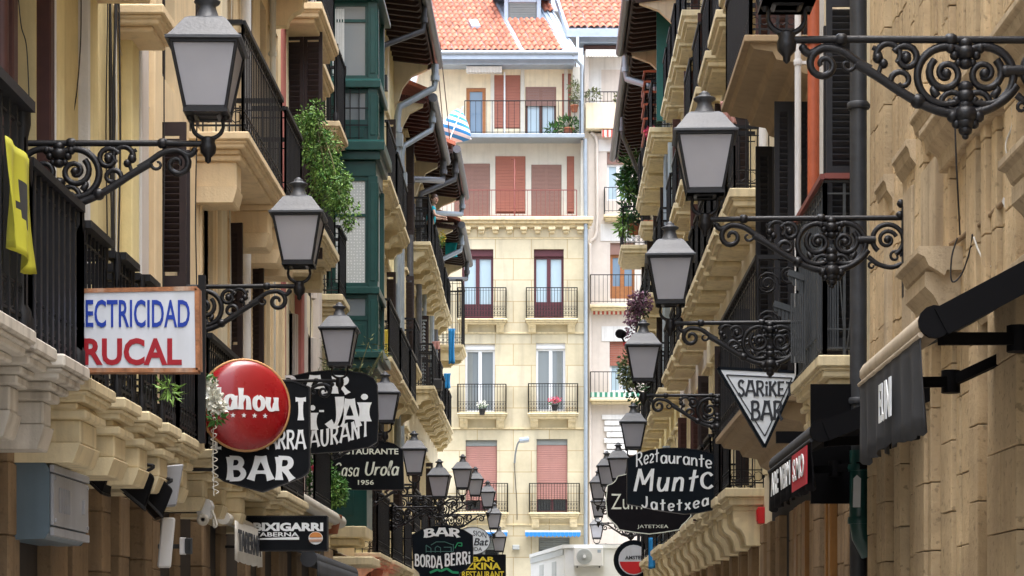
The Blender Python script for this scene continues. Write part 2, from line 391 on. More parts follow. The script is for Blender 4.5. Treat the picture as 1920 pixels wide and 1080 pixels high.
mat('terracotta', (.36,.13,.07), rough=.8, var=.2, scale=9)
mat('pot_dark', (.02,.02,.022), rough=.6)
mat('pot_white', (.62,.6,.56), rough=.6)
mat('box_blue', (.11,.155,.19), rough=.42, var=.1, scale=4, streak=.2)
mat('box_lid', (.30,.31,.335), rough=.5, var=.12, scale=4, streak=.3)
mat('plastic_white', (.66,.67,.68), rough=.4, var=.06)
mat('plastic_cream', (.56,.53,.46), rough=.5, var=.08)
mat('plastic_black', (.004,.004,.005), spec=.08, rough=.7, var=.2)
mat('fabric_black', (.008,.008,.010), spec=.1, rough=.85, var=.3, scale=9, streak=.3, dirt=(.05,.05,.055))
mat('fabric_grey', (.035,.037,.042), rough=.9, var=.25, scale=7, streak=.5, dirt=(.02,.02,.022))
mat('fabric_beige', (.42,.35,.26), rough=.8, var=.15, scale=5, streak=.4, dirt=(.2,.16,.12))
mat('fabric_white', (.66,.65,.61), rough=.85, var=.1, scale=8)
mat('fabric_red', (.42,.02,.035), rough=.8, var=.1)
mat('cloth_yellow', (.36,.345,.025), rough=.7, var=.1, scale=6)
mat('cloth_blue', (.02,.22,.50), rough=.8, var=.15, scale=10)
mat('cloth_turq', (.01,.36,.46), rough=.8, var=.15, scale=10)
mat('cloth_black', (.02,.02,.02), rough=.9)
mat('cloth_white', (.7,.72,.74), rough=.85)
mat('skin', (.55,.33,.24), rough=.5, var=.05)
mat('hair', (.09,.05,.035), rough=.5, var=.2, scale=30)
mat('cabin_white', (.68,.70,.71), rough=.45, var=.05)
mat('cabin_grey', (.42,.45,.46), rough=.5, var=.08)
mat('amber_wood', (.19,.085,.02), rough=.4, var=.2, scale=7)
mat('asphalt', (.2,.19,.175), rough=.9, var=.2, bump=.3)
mat('rail_red', (.20,.055,.045), rough=.5, var=.2)
mat('firebox', (.55,.02,.025), rough=.35, var=.05)
mat('blue_awning', (.02,.20,.55), rough=.7, var=.06)
mat('orange', (.5,.2,.05), rough=.6)
def glass_pane(name, col, rough=.08, curt=None):
    m = bpy.data.materials.new(name); m.use_nodes = True; b = m.node_tree.nodes['Principled BSDF']
    b.inputs['Base Color'].default_value = (*col, 1); b.inputs['Roughness'].default_value = rough; b.inputs['Specular IOR Level'].default_value = .9
    b.inputs['IOR'].default_value = 1.6; M[name] = m
glass_pane('glass_dark', (.02,.025,.03)); glass_pane('glass_sky', (.38,.50,.58), .12); glass_pane('glass_blue', (.14,.22,.32), .1); glass_pane('glass_grey_sky', (.2,.23,.25), .1)  # the sky and grey panes carry reflected sky in their base colour
# frosted lantern glass: half diffuse, half translucent
m = bpy.data.materials.new('lantern_glass'); m.use_nodes = True; t = m.node_tree; t.nodes.clear()
o_ = N(t, 'ShaderNodeOutputMaterial'); b_ = N(t, 'ShaderNodeBsdfPrincipled'); tr_ = N(t, 'ShaderNodeBsdfTranslucent'); ms = N(t, 'ShaderNodeMixShader')
tc = N(t, 'ShaderNodeTexCoord'); oi = N(t, 'ShaderNodeObjectInfo'); nn = N(t, 'ShaderNodeTexNoise', noise_dimensions='4D'); t.links.new(oi.outputs['Random'], nn.inputs['W']); nn.inputs['Scale'].default_value = 4.5; nn.inputs['Detail'].default_value = 5; t.links.new(tc.outputs['Object'], nn.inputs['Vector'])
cr = N(t, 'ShaderNodeValToRGB'); cr.color_ramp.elements[0].color = (.44,.445,.50,1); cr.color_ramp.elements[1].color = (.64,.645,.70,1); t.links.new(nn.outputs[0], cr.inputs[0])
t.links.new(cr.outputs[0], b_.inputs['Base Color']); b_.inputs['Roughness'].default_value = .28; tr_.inputs['Color'].default_value = (.62,.62,.67,1)
ms.inputs[0].default_value = .4; t.links.new(b_.outputs[0], ms.inputs[1]); t.links.new(tr_.outputs[0], ms.inputs[2]); t.links.new(ms.outputs[0], o_.inputs['Surface']); M['lantern_glass'] = m
# ashlar wall of the far building (X-Z plane) and striped / dotted cloth
def ashlar(name, c1, c2, cm, bw, bh, mort=.012):
    m = bpy.data.materials.new(name); m.use_nodes = True; t = m.node_tree; b = t.nodes['Principled BSDF']; b.inputs['Roughness'].default_value = .9; b.inputs['Specular IOR Level'].default_value = .15
    g = N(t, 'ShaderNodeNewGeometry'); sx = N(t, 'ShaderNodeSeparateXYZ'); t.links.new(g.outputs['Position'], sx.inputs[0])
    cx = N(t, 'ShaderNodeCombineXYZ'); t.links.new(sx.outputs[0], cx.inputs[0]); t.links.new(sx.outputs[2], cx.inputs[1])
    br = N(t, 'ShaderNodeTexBrick'); br.inputs['Color1'].default_value = (*c1,1); br.inputs['Color2'].default_value = (*c2,1); br.inputs['Mortar'].default_value = (*cm,1)
    br.inputs['Scale'].default_value = 1; br.inputs['Mortar Size'].default_value = mort; br.inputs['Brick Width'].default_value = bw; br.inputs['Row Height'].default_value = bh; br.inputs['Mortar Smooth'].default_value = .3
    t.links.new(cx.outputs[0], br.inputs['Vector'])
    no = N(t, 'ShaderNodeTexNoise'); no.inputs['Scale'].default_value = .9; no.inputs['Detail'].default_value = 8; no.inputs['Roughness'].default_value = .7; t.links.new(g.outputs['Position'], no.inputs['Vector'])
    mr = N(t, 'ShaderNodeMapRange'); mr.inputs[1].default_value = .25; mr.inputs[2].default_value = .75; mr.inputs[3].default_value = .8; mr.inputs[4].default_value = 1.16; t.links.new(no.outputs[0], mr.inputs[0])
    mx = N(t, 'ShaderNodeVectorMath', operation='SCALE'); t.links.new(br.outputs['Color'], mx.inputs[0]); t.links.new(mr.outputs[0], mx.inputs['Scale']); 
    mp = N(t, 'ShaderNodeMapping'); mp.inputs['Scale'].default_value = (2.2, 2.2, .22); t.links.new(g.outputs['Position'], mp.inputs['Vector'])
    n2 = N(t, 'ShaderNodeTexNoise'); n2.inputs['Scale'].default_value = 1.5; n2.inputs['Detail'].default_value = 7; t.links.new(mp.outputs[0], n2.inputs['Vector'])
    r2 = N(t, 'ShaderNodeMapRange'); r2.inputs[1].default_value = .52; r2.inputs[2].default_value = .74; r2.inputs[3].default_value = 0; r2.inputs[4].default_value = .42; t.links.new(n2.outputs[0], r2.inputs[0])
    m2 = N(t, 'ShaderNodeMix', data_type='RGBA'); t.links.new(r2.outputs[0], m2.inputs['Factor']); t.links.new(mx.outputs[0], m2.inputs['A']); m2.inputs['B'].default_value = (.27,.24,.19,1)
    t.links.new(m2.outputs['Result'], b.inputs['Base Color'])
    M[name] = m
ashlar('ashlar', (.53,.47,.33), (.57,.52,.39), (.40,.31,.18), 1.35, .8, .016)
def bands(name, c1, c2, ax, scale, rough=.8, duty=.5):
    m = bpy.data.materials.new(name); m.use_nodes = True; t = m.node_tree; b = t.nodes['Principled BSDF']; b.inputs['Roughness'].default_value = rough
    tc = N(t, 'ShaderNodeTexCoord'); mp = N(t, 'ShaderNodeVectorMath', operation='DOT_PRODUCT'); mp.inputs[1].default_value = ax; t.links.new(tc.outputs['Object'], mp.inputs[0])
    a = N(t, 'ShaderNodeMath', operation='MULTIPLY'); a.inputs[1].default_value = scale; t.links.new(mp.outputs['Value'], a.inputs[0])
    f = N(t, 'ShaderNodeMath', operation='FRACT'); t.links.new(a.outputs[0], f.inputs[0]); g = N(t, 'ShaderNodeMath', operation='GREATER_THAN'); g.inputs[1].default_value = duty; t.links.new(f.outputs[0], g.inputs[0])
    mx = N(t, 'ShaderNodeMix', data_type='RGBA'); mx.inputs['A'].default_value = (*c1,1); mx.inputs['B'].default_value = (*c2,1); t.links.new(g.outputs[0], mx.inputs['Factor']); t.links.new(mx.outputs['Result'], b.inputs['Base Color']); M[name] = m
bands('stripe_blue', (.03,.26,.62), (.75,.77,.78), (.25,0,.97), 5.2)
bands('stripe_redwhite', (.45,.09,.07), (.72,.68,.62), (1,0,0), 6)
bands('stripe_green', (.03,.2,.13), (.5,.58,.52), (1,0,0), 5)
def dotted(name, c1, c2, sc):
    m = bpy.data.materials.new(name); m.use_nodes = True; t = m.node_tree; b = t.nodes['Principled BSDF']; b.inputs['Roughness'].default_value = .9
    tc = N(t, 'ShaderNodeTexCoord'); vo = N(t, 'ShaderNodeTexVoronoi'); vo.inputs['Scale'].default_value = sc; vo.inputs['Randomness'].default_value = .25; t.links.new(tc.outputs['Object'], vo.inputs['Vector'])
    g = N(t, 'ShaderNodeMapRange'); g.inputs[1].default_value = .2; g.inputs[2].default_value = .3; t.links.new(vo.outputs['Distance'], g.inputs[0])
    mx = N(t, 'ShaderNodeMix', data_type='RGBA'); mx.inputs['A'].default_value = (*c1,1); mx.inputs['B'].default_value = (*c2,1); t.links.new(g.outputs[0], mx.inputs['Factor']); t.links.new(mx.outputs['Result'], b.inputs['Base Color']); M[name] = m
dotted('lace', (.70,.72,.72), (.48,.51,.51), 20)
# ================================================================ street houses
class House:
    """a house whose street front is the plane x = xf; w runs out from it towards the middle of the street"""
    def __init__(s, name, label, cat, sgn, xf, y0, y1, z1, wall):
        s.sgn, s.xf, s.y0, s.y1, s.z1, s.wallmat = sgn, xf, y0, y1, z1, wall
        s.root = thing(name, label, cat, (xf, y0, 0)); s.holes = []
    def w(s, w_): return s.xf+s.sgn*w_
    def bx(s, mb, w0, w1, y0, y1, z0, z1, mi=0): mb.box(s.w(w0), s.w(w1), y0, y1, z0, z1, mi)
    def walls(s, base=None, zb=3.3):
        """front sheet with openings and their reveals, and the body of the house behind"""
        ys = sorted({s.y0, s.y1, *[h[0] for h in s.holes], *[h[1] for h in s.holes]})
        zs = sorted({0.0, s.z1, zb, *[h[2] for h in s.holes], *[h[3] for h in s.holes]})
        mb = MB()
        for i in range(len(ys)-1):
            for j in range(len(zs)-1):
                cy, cz = (ys[i]+ys[i+1])/2, (zs[j]+zs[j+1])/2
                if any(h[0] < cy < h[1] and h[2] < cz < h[3] for h in s.holes): continue
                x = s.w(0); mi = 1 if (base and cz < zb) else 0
                mb.quad((x,ys[i],zs[j]), (x,ys[i+1],zs[j]), (x,ys[i+1],zs[j+1]), (x,ys[i],zs[j+1]), mi)
        for (a, b, c, d, dep) in s.holes:
            x0, x1 = s.w(0), s.w(-dep)
            mb.quad((x0,a,c), (x1,a,c), (x1,a,d), (x0,a,d)); mb.quad((x0,b,c), (x1,b,c), (x1,b,d), (x0,b,d))
            mb.quad((x0,a,c), (x0,b,c), (x1,b,c), (x1,a,c)); mb.quad((x0,a,d), (x0,b,d), (x1,b,d), (x1,a,d))
        x0, x1 = s.w(0), s.w(-6)
        e = .002
        mb.quad((x0,s.y0+e,0), (x1,s.y0+e,0), (x1,s.y0+e,s.z1), (x0,s.y0+e,s.z1)); mb.quad((x0,s.y1-e,0), (x1,s.y1-e,0), (x1,s.y1-e,s.z1), (x0,s.y1-e,s.z1))
        mb.quad((x0,s.y0+e,s.z1), (x0,s.y1-e,s.z1), (x1,s.y1-e,s.z1), (x1,s.y0+e,s.z1)); mb.quad((x1,s.y0+e,0), (x1,s.y1-e,0), (x1,s.y1-e,s.z1), (x1,s.y0+e,s.z1))
        return mb.build('wall', [s.wallmat, base or s.wallmat], s.root, recalc=False)
    def window(s, y0, y1, z0, z1, frame, pane, dep=.2, mull=1, bar=.07, roller=None, trans=None):
        s.holes.append((y0, y1, z0, z1, dep)); mb = MB(); b = bar
        f0, f1 = -dep+.001, -dep+.07
        for (a, c) in ((y0, y0+b), (y1-b, y1)): s.bx(mb, f0, f1, a, c, z0, z1)
        s.bx(mb, f0, f1, y0+b, y1-b, z0, z0+b*2.2); s.bx(mb, f0, f1, y0+b, y1-b, z1-b, z1)
        for k in range(mull):
            c = y0+(y1-y0)*(k+1)/(mull+1); s.bx(mb, f0, f1+.006, c-b*.6, c+b*.6, z0+b*2.2, z1-b)
        if trans: s.bx(mb, f0, f1+.003, y0+b, y1-b, trans-b/2, trans+b/2)
        fr = mb.build('window', frame, s.root)
        p = MB(); s.bx(p, -dep+.012, -dep+.03, y0+b*.9, y1-b*.9, z0+b, z1-b*.9); p.build('pane', pane, fr)
        if roller:
            r = MB(); n = int((z1-roller[0])/.055)
            for i in range(n):
                zz = z1-(i+1)*.055; s.bx(r, -dep+.08, -dep+.10, y0+.02, y1-.02, zz+.004, zz+.055)
            r.build('roller_shutter', roller[1], fr)
        return fr
    def surround(s, y0, y1, z0, z1, wj, prot, m, sill=False, head=True, m2=None):
        """moulded frame round an opening"""
        mb = MB(); g = .012
        for (a, c) in ((y0-wj, y0), (y1, y1+wj)):
            s.bx(mb, -.05, prot, a, c, z0, z1, 0); s.bx(mb, -.04, prot+.025, a+wj*.3, c-wj*.3, z0, z1-.002, 0)
        if head:
            s.bx(mb, -.05, prot+.004, y0-wj, y1+wj, z1, z1+wj, 0); s.bx(mb, -.05, prot+.07, y0-wj-.05, y1+wj+.05, z1+wj, z1+wj+.07, 0)
        return mb.build('window_surround', m, s.root, bevel=.008)
    def pilaster(s, y0, y1, z0, z1, prot, m, name='pilaster', label=None):
        mb = MB(); s.bx(mb, -.05, prot, y0, y1, z0, z1)
        o = mb.build(name, m, s.root, bevel=.01)
        if label: o['label'] = label
        return o
    def shutter(s, y, z0, z1, wl, m, ang=90, fw=.055, step=.055, w0=.02, thick=.035, n=1):
        """louvred leaf hinged at (w0, y); ang 90 = square to the wall, leaf lies towards the camera side for ang > 90"""
        a = radians(ang); du = Vector((s.sgn*sin(a), -cos(a), 0)); dn = Vector((-du.y, du.x, 0))
        o = Vector((s.w(w0), y, 0)); mb = MB()
        L = lambda u, z: o+du*u+Vector((0,0,z))
        hz = (z1-z0)/2; cz = (z0+z1)/2
        for k in range(n):
            u0 = k*(wl+.006)
            for uu in (u0+fw/2, u0+wl-fw/2): mb.obox(L(uu, cz), du*fw/2, dn*thick/2, (0,0,hz))
            for zz in (z0+fw, z1-fw, cz): mb.obox(L(u0+wl/2, zz), du*(wl/2-fw), dn*thick*.48, (0,0,fw))
            i = 0; zz = z0+fw*2.6
            while zz < z1-fw*2.2:
                if abs(zz-cz) > fw*1.3: mb.obox(L(u0+wl/2, zz), du*(wl/2-fw-.001), dn*thick*.42-Vector((0,0,s.sgn*step*.42)), Vector((0,0,step*.07)))
                zz += step
        return mb.build('shutter', m, s.root)
    def slab(s, y0, y1, zs, prot, m, th=.22, consoles=0, cw=.17, cdrop=.34, cm=None, name='balcony', lab=None, edge=None):
        mb = MB(); a, b, c = th*.4, th*.36, th*.24
        s.bx(mb, -.05, prot, y0, y1, zs-a, zs); s.bx(mb, -.05, prot-.05, y0+.05, y1-.05, zs-a-b, zs-a); s.bx(mb, -.05, prot-.11, y0+.11, y1-.11, zs-th, zs-a-b)
        s.bx(mb, -.05, prot-.025, y0+.025, y1-.025, zs-a-.03, zs-a+.001)
        o = mb.build(name, m, s.root, bevel=.012)
        if lab: o['label'] = lab
        for k in range(consoles):
            cy = y0+.12+cw/2+(y1-y0-.24-cw)*(k/(consoles-1) if consoles > 1 else .5)
            c_ = MB(); p = prot-.16
            s.console(c_, cy, zs-th, p, cw, cdrop); c_.build('console', cm or m, o, bevel=.01)
        return o
    def console(s, mb, cy, zt, p, cw, drop):
        prof = [(-.05,0), (p,0), (p,-.28*drop), (p*.93,-.42*drop), (p*.72,-.55*drop), (p*.6,-.75*drop), (p*.55,-drop), (-.05,-drop)]
        mb.prism(prof, (s.w(0), cy-cw/2, zt), (s.sgn,0,0), (0,0,1), (0,cw,0))
    def railing(s, o, y0, y1, zs, prot, h, m, gap=.135, r=.0072, deco=True, ends=(1,1), top=.045, post=0, flat=.06, name='railing', mid=True, front=True):
        """bars, rails and a scroll band; o = the balcony it belongs to"""
        mb = MB(); p = prot-.07; zt = zs+h; zb = zs+.07; zm = zb+.17
        runs = []
        if front: runs.append(((p, y0+.05), (p, y1-.05)))
        if ends[0]: runs.append(((0, y0+.05), (p, y0+.05)))
        if ends[1]: runs.append(((0, y1-.05), (p, y1-.05)))
        for (wa, ya), (wb, yb) in runs:
            A = Vector((s.w(wa), ya, 0)); B = Vector((s.w(wb), yb, 0)); L = (B-A).length; d = (B-A)/L
            up = Vector((0,0,1))
            mb.bar(A+up*(zt-.02), B+up*(zt-.02), flat, top, mi=1); mb.bar(A+up*zb, B+up*zb, .02, .018)
            if mid: mb.bar(A+up*zm, B+up*zm, .016, .014)
            mb.bar(A+up*(zt-.13), B+up*(zt-.13), .016, .014)
            n = max(2, int(round(L/gap)))
            for i in range(n+1):
                q = A+d*(L*i/n); rr = r
                if i in (0, n): rr = r*1.6
                mb.bar(q+up*zs, q+up*(zt-.04), rr*2, rr*2)
                if deco and i < n:
                    c = q+d*(L/n/2); rad = min(.07, L/n*.42)
                    ring = [c+up*(zb+.085)+d*(rad*cos(t))+up*(rad*sin(t)) for t in [2*pi*k/7 for k in range(8)]]
                    mb.tube(ring, .006, 4, smooth=False, cap=False)
        if post:
            for yy in (y0+.05, y1-.05): mb.lathe([(post,0),(post,.1),(post*.6,.14),(post*.6,h-.2),(post*.9,h-.12),(post*.9,h)], (s.w(p), yy, zs), 8)
        return mb.build(name, [m, m], o)
    def pipe(s, y, wo, z0, z1, r, m, step=2.6, label=None, name='drainpipe', pts=None):
        mb = MB(); x = s.w(wo)
        mb.tube(pts or [(x,y,z0), (x,y,z1)], r, 10)
        z = z0+.6
        while z < z1-.2:
            mb.lathe([(r*1.2,-.03),(r*1.28,-.02),(r*1.28,.02),(r*1.2,.03)], (x,y,z), 10); mb.box(min(x,s.w(0)), max(x,s.w(0)), y-.012, y+.012, z-.015, z+.015); z += step
        o = mb.build(name, m, s.root)
        if label: o['label'] = label
        return o
    def eave(s, y0, y1, zs, over, m, gm, rafters=.42, wallcove=True, rib=.2, gr=.1, cove=None):
        """boarded soffit on rafters, fascia, gutter and a tiled slab above"""
        mb = MB(); th = .05
        slope = .16
        def q(w_, z_): return (s.w(w_), z_)
        # boards: run along the street
        nb = max(3, int(over/.13))
        for k in range(nb):
            w0 = over*k/nb; w1 = over*(k+1)/nb-.008
            za, zb2 = zs-slope*w0, zs-slope*w1
            mb.prism([(w0, za), (w1, zb2), (w1, zb2+.03), (w0, za+.03)], (s.xf,y0,0), (s.sgn,0,0), (0,0,1), (0,y1-y0,0))
        n = max(2, int((y1-y0)/rafters))
        for i in range(n+1):
            yy = y0+.06+(y1-y0-.12)*i/n
            mb.prism([(0,zs-.13),(over*.9,zs-slope*over*.9-.10),(over*.97,zs-slope*over*.97-.04),(over*.97,zs-slope*over),(0,zs)], (s.xf,yy-.045,0), (s.sgn,0,0), (0,0,1), (0,.09,0))
        s.bx(mb, over-.001, over+.03, y0, y1, zs-slope*over-.06, zs-slope*over+.16)
        e = mb.build('eave', m, s.root)
        g = MB(); zg = zs-slope*over+.05; pts = []; rr = []
        k = int((y1-y0)/rib)
        for i in range(k+1):
            yy = y0+(y1-y0)*i/k
            pts += [(s.w(over+.04+gr), yy, zg), (s.w(over+.04+gr), yy+rib*.25, zg)]; rr += [gr*1.1, gr]
        g.tube(pts, rr, 10); g.build('gutter', gm, e)
        t_ = MB(); 
        t_.prism([(over+.1,zg+.1),(-3,zg+.1+(over+3.1)*.42),(-3,zg+.2+(over+3.1)*.42),(over+.1,zg+.2)], (s.xf,y0,0), (s.sgn,0,0), (0,0,1), (0,y1-y0,0)); t_.build('roof', M['roof_tile'], s.root)
        if cove:
            pr = [(-.02,zs-1.1),(.10,zs-1.0),(.2,zs-.7),(over*.45,zs-.42),(over*.85,zs-.26),(over*.9,zs-.02),(-.02,zs-.02)]
            for yy in cove[0]: c = MB(); c.prism(pr, (s.xf,yy,0), (s.sgn,0,0), (0,0,1), (0,.16,0)); c.build('eave_bracket', cove[1], s.root)
        return e
    def piers(s, specs, m, z0=0, z1=3.2, bh=.48, w0=-.05):
        """rusticated stone piers of the ground floor: every course is a block of its own size"""
        for (a, b, prot) in specs:
            mb = MB(); z = z0
            while z < z1-.02:
                zt = min(z+bh*random.uniform(.9,1.1), z1); j = random.uniform(-.004,.004)
                s.bx(mb, w0, prot+j, a+.004*random.random(), b-.004*random.random(), z-.0005, zt-.004); z = zt
            mb.build('stone_pier', m, s.root, bevel=.01)
# ================================================================ the house that closes the street
SB = 50.0; YB = F/SB
def zb(py, d=0): s = F/(YB-d); return H0+(VY-py)/s
def xb(px, d=0): s = F/(YB-d); return (px-VX)/s
bk = thing('apartment_house', 'cream stone house closing the end of the street, red tiled roof and dormer', 'building', (0, YB, 0))
def fb(mb, p0, p1, q0, q1, d0, d1, mi=0, ref=0):
    """box given by photo columns p0..p1 and rows q0..q1 at the front plane moved ref metres towards us; depth d0..d1 metres proud"""
    mb.box(xb(p0, ref), xb(p1, ref), YB-d1, YB-d0, zb(q1, ref), zb(q0, ref), mi)
def front(mb, p0, p1, q0, q1, holes, d=0, mi=0, dep=.25, rv=0):
    xs = sorted({p0, p1, *[h[0] for h in holes], *[h[1] for h in holes]}); zs = sorted({q0, q1, *[h[2] for h in holes], *[h[3] for h in holes]})
    for i in range(len(xs)-1):
        for j in range(len(zs)-1):
            cx, cz = (xs[i]+xs[i+1])/2, (zs[j]+zs[j+1])/2
            if any(h[0] < cx < h[1] and h[2] < cz < h[3] for h in holes): continue
            mb.quad((xb(xs[i]),YB-d,zb(zs[j+1])), (xb(xs[i+1]),YB-d,zb(zs[j+1])), (xb(xs[i+1]),YB-d,zb(zs[j])), (xb(xs[i]),YB-d,zb(zs[j])), mi)
    for (a, b, c, e) in holes:
        x0, x1, z0, z1 = xb(a), xb(b), zb(e), zb(c); y0, y1 = YB-d, YB-d+dep
        mb.quad((x0,y0,z0),(x0,y1,z0),(x0,y1,z1),(x0,y0,z1), rv); mb.quad((x1,y0,z0),(x1,y1,z0),(x1,y1,z1),(x1,y0,z1), rv)
        mb.quad((x0,y0,z1),(x1,y0,z1),(x1,y1,z1),(x0,y1,z1), rv); mb.quad((x0,y0,z0),(x1,y0,z0),(x1,y1,z0),(x0,y1,z0), rv)
def fwin(parent, a, b, c, e, frame, pane, d=0, mull=1, bt=.06, dep=.25, kick=0, roll=None, slat=.055, kickm=None, head=0, headm=None):
    """window in a hole a..b, c..e (photo px)"""
    x0, x1, z0, z1 = xb(a), xb(b), zb(e), zb(c); yy = YB-d+dep; mb = MB()
    zt = z1-head/SB
    mb.box(x0, x0+bt, yy-.08, yy, z0, zt); mb.box(x1-bt, x1, yy-.08, yy, z0, zt); mb.box(x0+bt, x1-bt, yy-.08, yy, zt-bt, zt); mb.box(x0+bt, x1-bt, yy-.08, yy, z0, z0+max(kick, bt))
    for k in range(mull):
        c_ = x0+(x1-x0)*(k+1)/(mull+1); mb.box(c_-bt*.8, c_+bt*.8, yy-.09, yy-.001, z0+max(kick, bt), zt-bt)
    if kick:
        for k in range(mull+1):
            w = (x1-x0)/(mull+1); mb.box(x0+w*k+bt*1.7, x0+w*(k+1)-bt*1.7, yy-.1, yy-.07, z0+.08, z0+kick-.1)
    o = mb.build('window', frame, parent)
    p = MB(); p.box(x0+.01, x1-.01, yy-.03, yy-.012, z0+.01, zt-.01); p.build('pane', pane, o)
    if head: h = MB(); h.box(x0+.003, x1-.003, yy-.16, yy-.002, zt+.002, z1-.002); h.build('roller_box', headm, o)
    if roll:
        r = MB(); zz = zt; z_end = zb(roll[0])
        while zz-slat > z_end-.01: r.box(x0+.01, x1-.01, yy-.14+.004*(0), yy-.12, zz-slat, zz-.008); zz -= slat
        r.build('roller_shutter', roll[1], o)
    return o
WA = [(866,925,467,600), (1001,1057,467,596)]; WB = [(872,928,645,772), (1005,1060,643,771)]; WC = [(873,932,825,958), (1006,1064,823,960)]; WD = [(878,936,1008,1120), (1010,1068,1008,1120)]
mb = MB()
front(mb, 780, 1102, 425, 1290, WA+WB+WC+WD, 0, 0)
mb.box(xb(780), xb(1102), YB+.3, YB+8, 0, zb(425)-.05, 0)
mb.build('wall', [M['ashlar']], bk, recalc=False)
w2 = MB(); U1 = [(850,918,300,409), (928,985,286,395), (996,1053,302,410), (1063,1077,286,395)]; U2 = [(873,910,157,254), (923,975,133,234), (985,1043,155,254), (1054,1071,130,216)]
front(w2, 780, 1090, 262, 412, U1, -.6, 0, dep=.12); front(w2, 780, 1078, 122, 254, U2, -.6, 1, dep=.12)
for q in (1090,): w2.box(xb(q-1), xb(q+11), YB+.02, YB+8, zb(412), zb(262), 0)
w2.box(xb(1074), xb(1088), YB+.25, YB+8, zb(258), zb(122), 0)
w2.build('upper_wall', [M['plaster_pale'], M['plaster_cream']], bk, recalc=False)
body = MB(); body.box(xb(780), xb(1078), YB+.85, YB+8, zb(410), zb(110)); body.build('wall_core', M['plaster_pale'], bk)
fl = MB(); fl.box(xb(780), xb(1090), YB-.02, YB+1.2, zb(412)-.05, zb(408)); fl.build('terrace_floor', M['trim_cream'], bk)
# cornice with modillions
cn = MB(); fb(cn, 780, 1112, 409, 416, -.3, .38); fb(cn, 780, 1110, 416, 421, -.3, .28); fb(cn, 780, 1106, 421, 427, -.3, .14)
fb(cn, 780, 1103, 446, 448.5, -.2, .03)
cn.build('cornice', M['trim_cream'], bk, bevel=.02)
for k in range(9):
    m_ = MB(); c = 870+26.4*k; fb(m_, c, c+13, 427, 433, -.05, .26); fb(m_, c+1.5, c+11.5, 433, 438, -.05, .17); m_.build('modillion', M['trim_cream'], bk, bevel=.02)
for q_ in (623, 802, 982): st = MB(); fb(st, 780, 1102, q_, q_+2.7, -.1, .05); st.build('string_course', M['trim_cream'], bk)
for (a, b, c, e), pn in zip(WA, ('glass_sky', 'glass_sky')): o_w = fwin(bk, a, b, c, e, M['frame_maroon'], M[pn], mull=1, bt=.09, kick=.62, head=13, headm=M['frame_maroon'])
for (a, b, c, e) in WB:
    o_w = fwin(bk, a, b, c, e, M['frame_white'], M['glass_grey_sky'], mull=1, bt=.08, head=10, headm=M['frame_white'])
    for (u0, u1) in (((a+5, a+14),) if a < 900 else ((b-16, b-7),)):
        cu = MB()
        for k in range(5): cu.box(xb(u0+(u1-u0)*k/5), xb(u0+(u1-u0)*(k+.9)/5), YB+.205-.006*(k % 2), YB+.217-.006*(k % 2), zb(e-8), zb(c+14))
        cu.build('curtain', M['grey_box'], o_w)

for (a, b, c, e) in WC: fwin(bk, a, b, c, e, M['frame_maroon'], M['glass_dark'], head=11, headm=M['grey_box'], roll=(938, M['roller_pink']), slat=.07)
for (a, b, c, e) in WD: fwin(bk, a, b, c, e, M['grey_box'], M['glass_dark'], roll=(1030, M['grey_box']), slat=.09)
fwin(bk, *U1[0], M['wood_frame'], M['glass_dark'], d=-.6, dep=.12, roll=(408, M['roller_brown']), slat=.05); fwin(bk, *U1[2], M['wood_frame'], M['glass_dark'], d=-.6, dep=.12, roll=(409, M['roller_brown']), slat=.05)
for h in (U1[1], U1[3], U2[1], U2[3]): fwin(bk, *h, M['roller_red'], M['roller_red'], d=-.6, dep=.12, mull=0, bt=.03, roll=(h[3], M['roller_red']), slat=.11)
fwin(bk, *U2[0], M['wood_orange'], M['glass_blue'], d=-.6, dep=.12, mull=0, bt=.13)
fwin(bk, *U2[2], M['wood_frame'], M['glass_sky'], d=-.6, dep=.12, mull=1, bt=.08, roll=(191, M['roller_brown']), slat=.06)
for q in (980, 1062, 918+5): pl = MB(); fb(pl, q-4, q+3, 122, 254, -.6, -.55); pl.build('pilaster', M['plaster_pale'], bk)
aw = MB(); 
for k in range(12):
    a = 874+k*5.6; aw.box(xb(a), xb(a+5.2), YB+.02, YB+.6, zb(131), zb(124)); aw.prism([(0,0),(.1,0),(.1,-.06),(.05,-.10),(0,-.06)], (xb(a), YB+.02, zb(131)), (1,0,0), (0,0,1), (0,.02,0))
aw.build('awning', M['fabric_white'], bk)
po = MB(); fb(po, 944, 947, 128, 252, -.6, -.5); po.build('awning_post', M['frame_white'], bk)
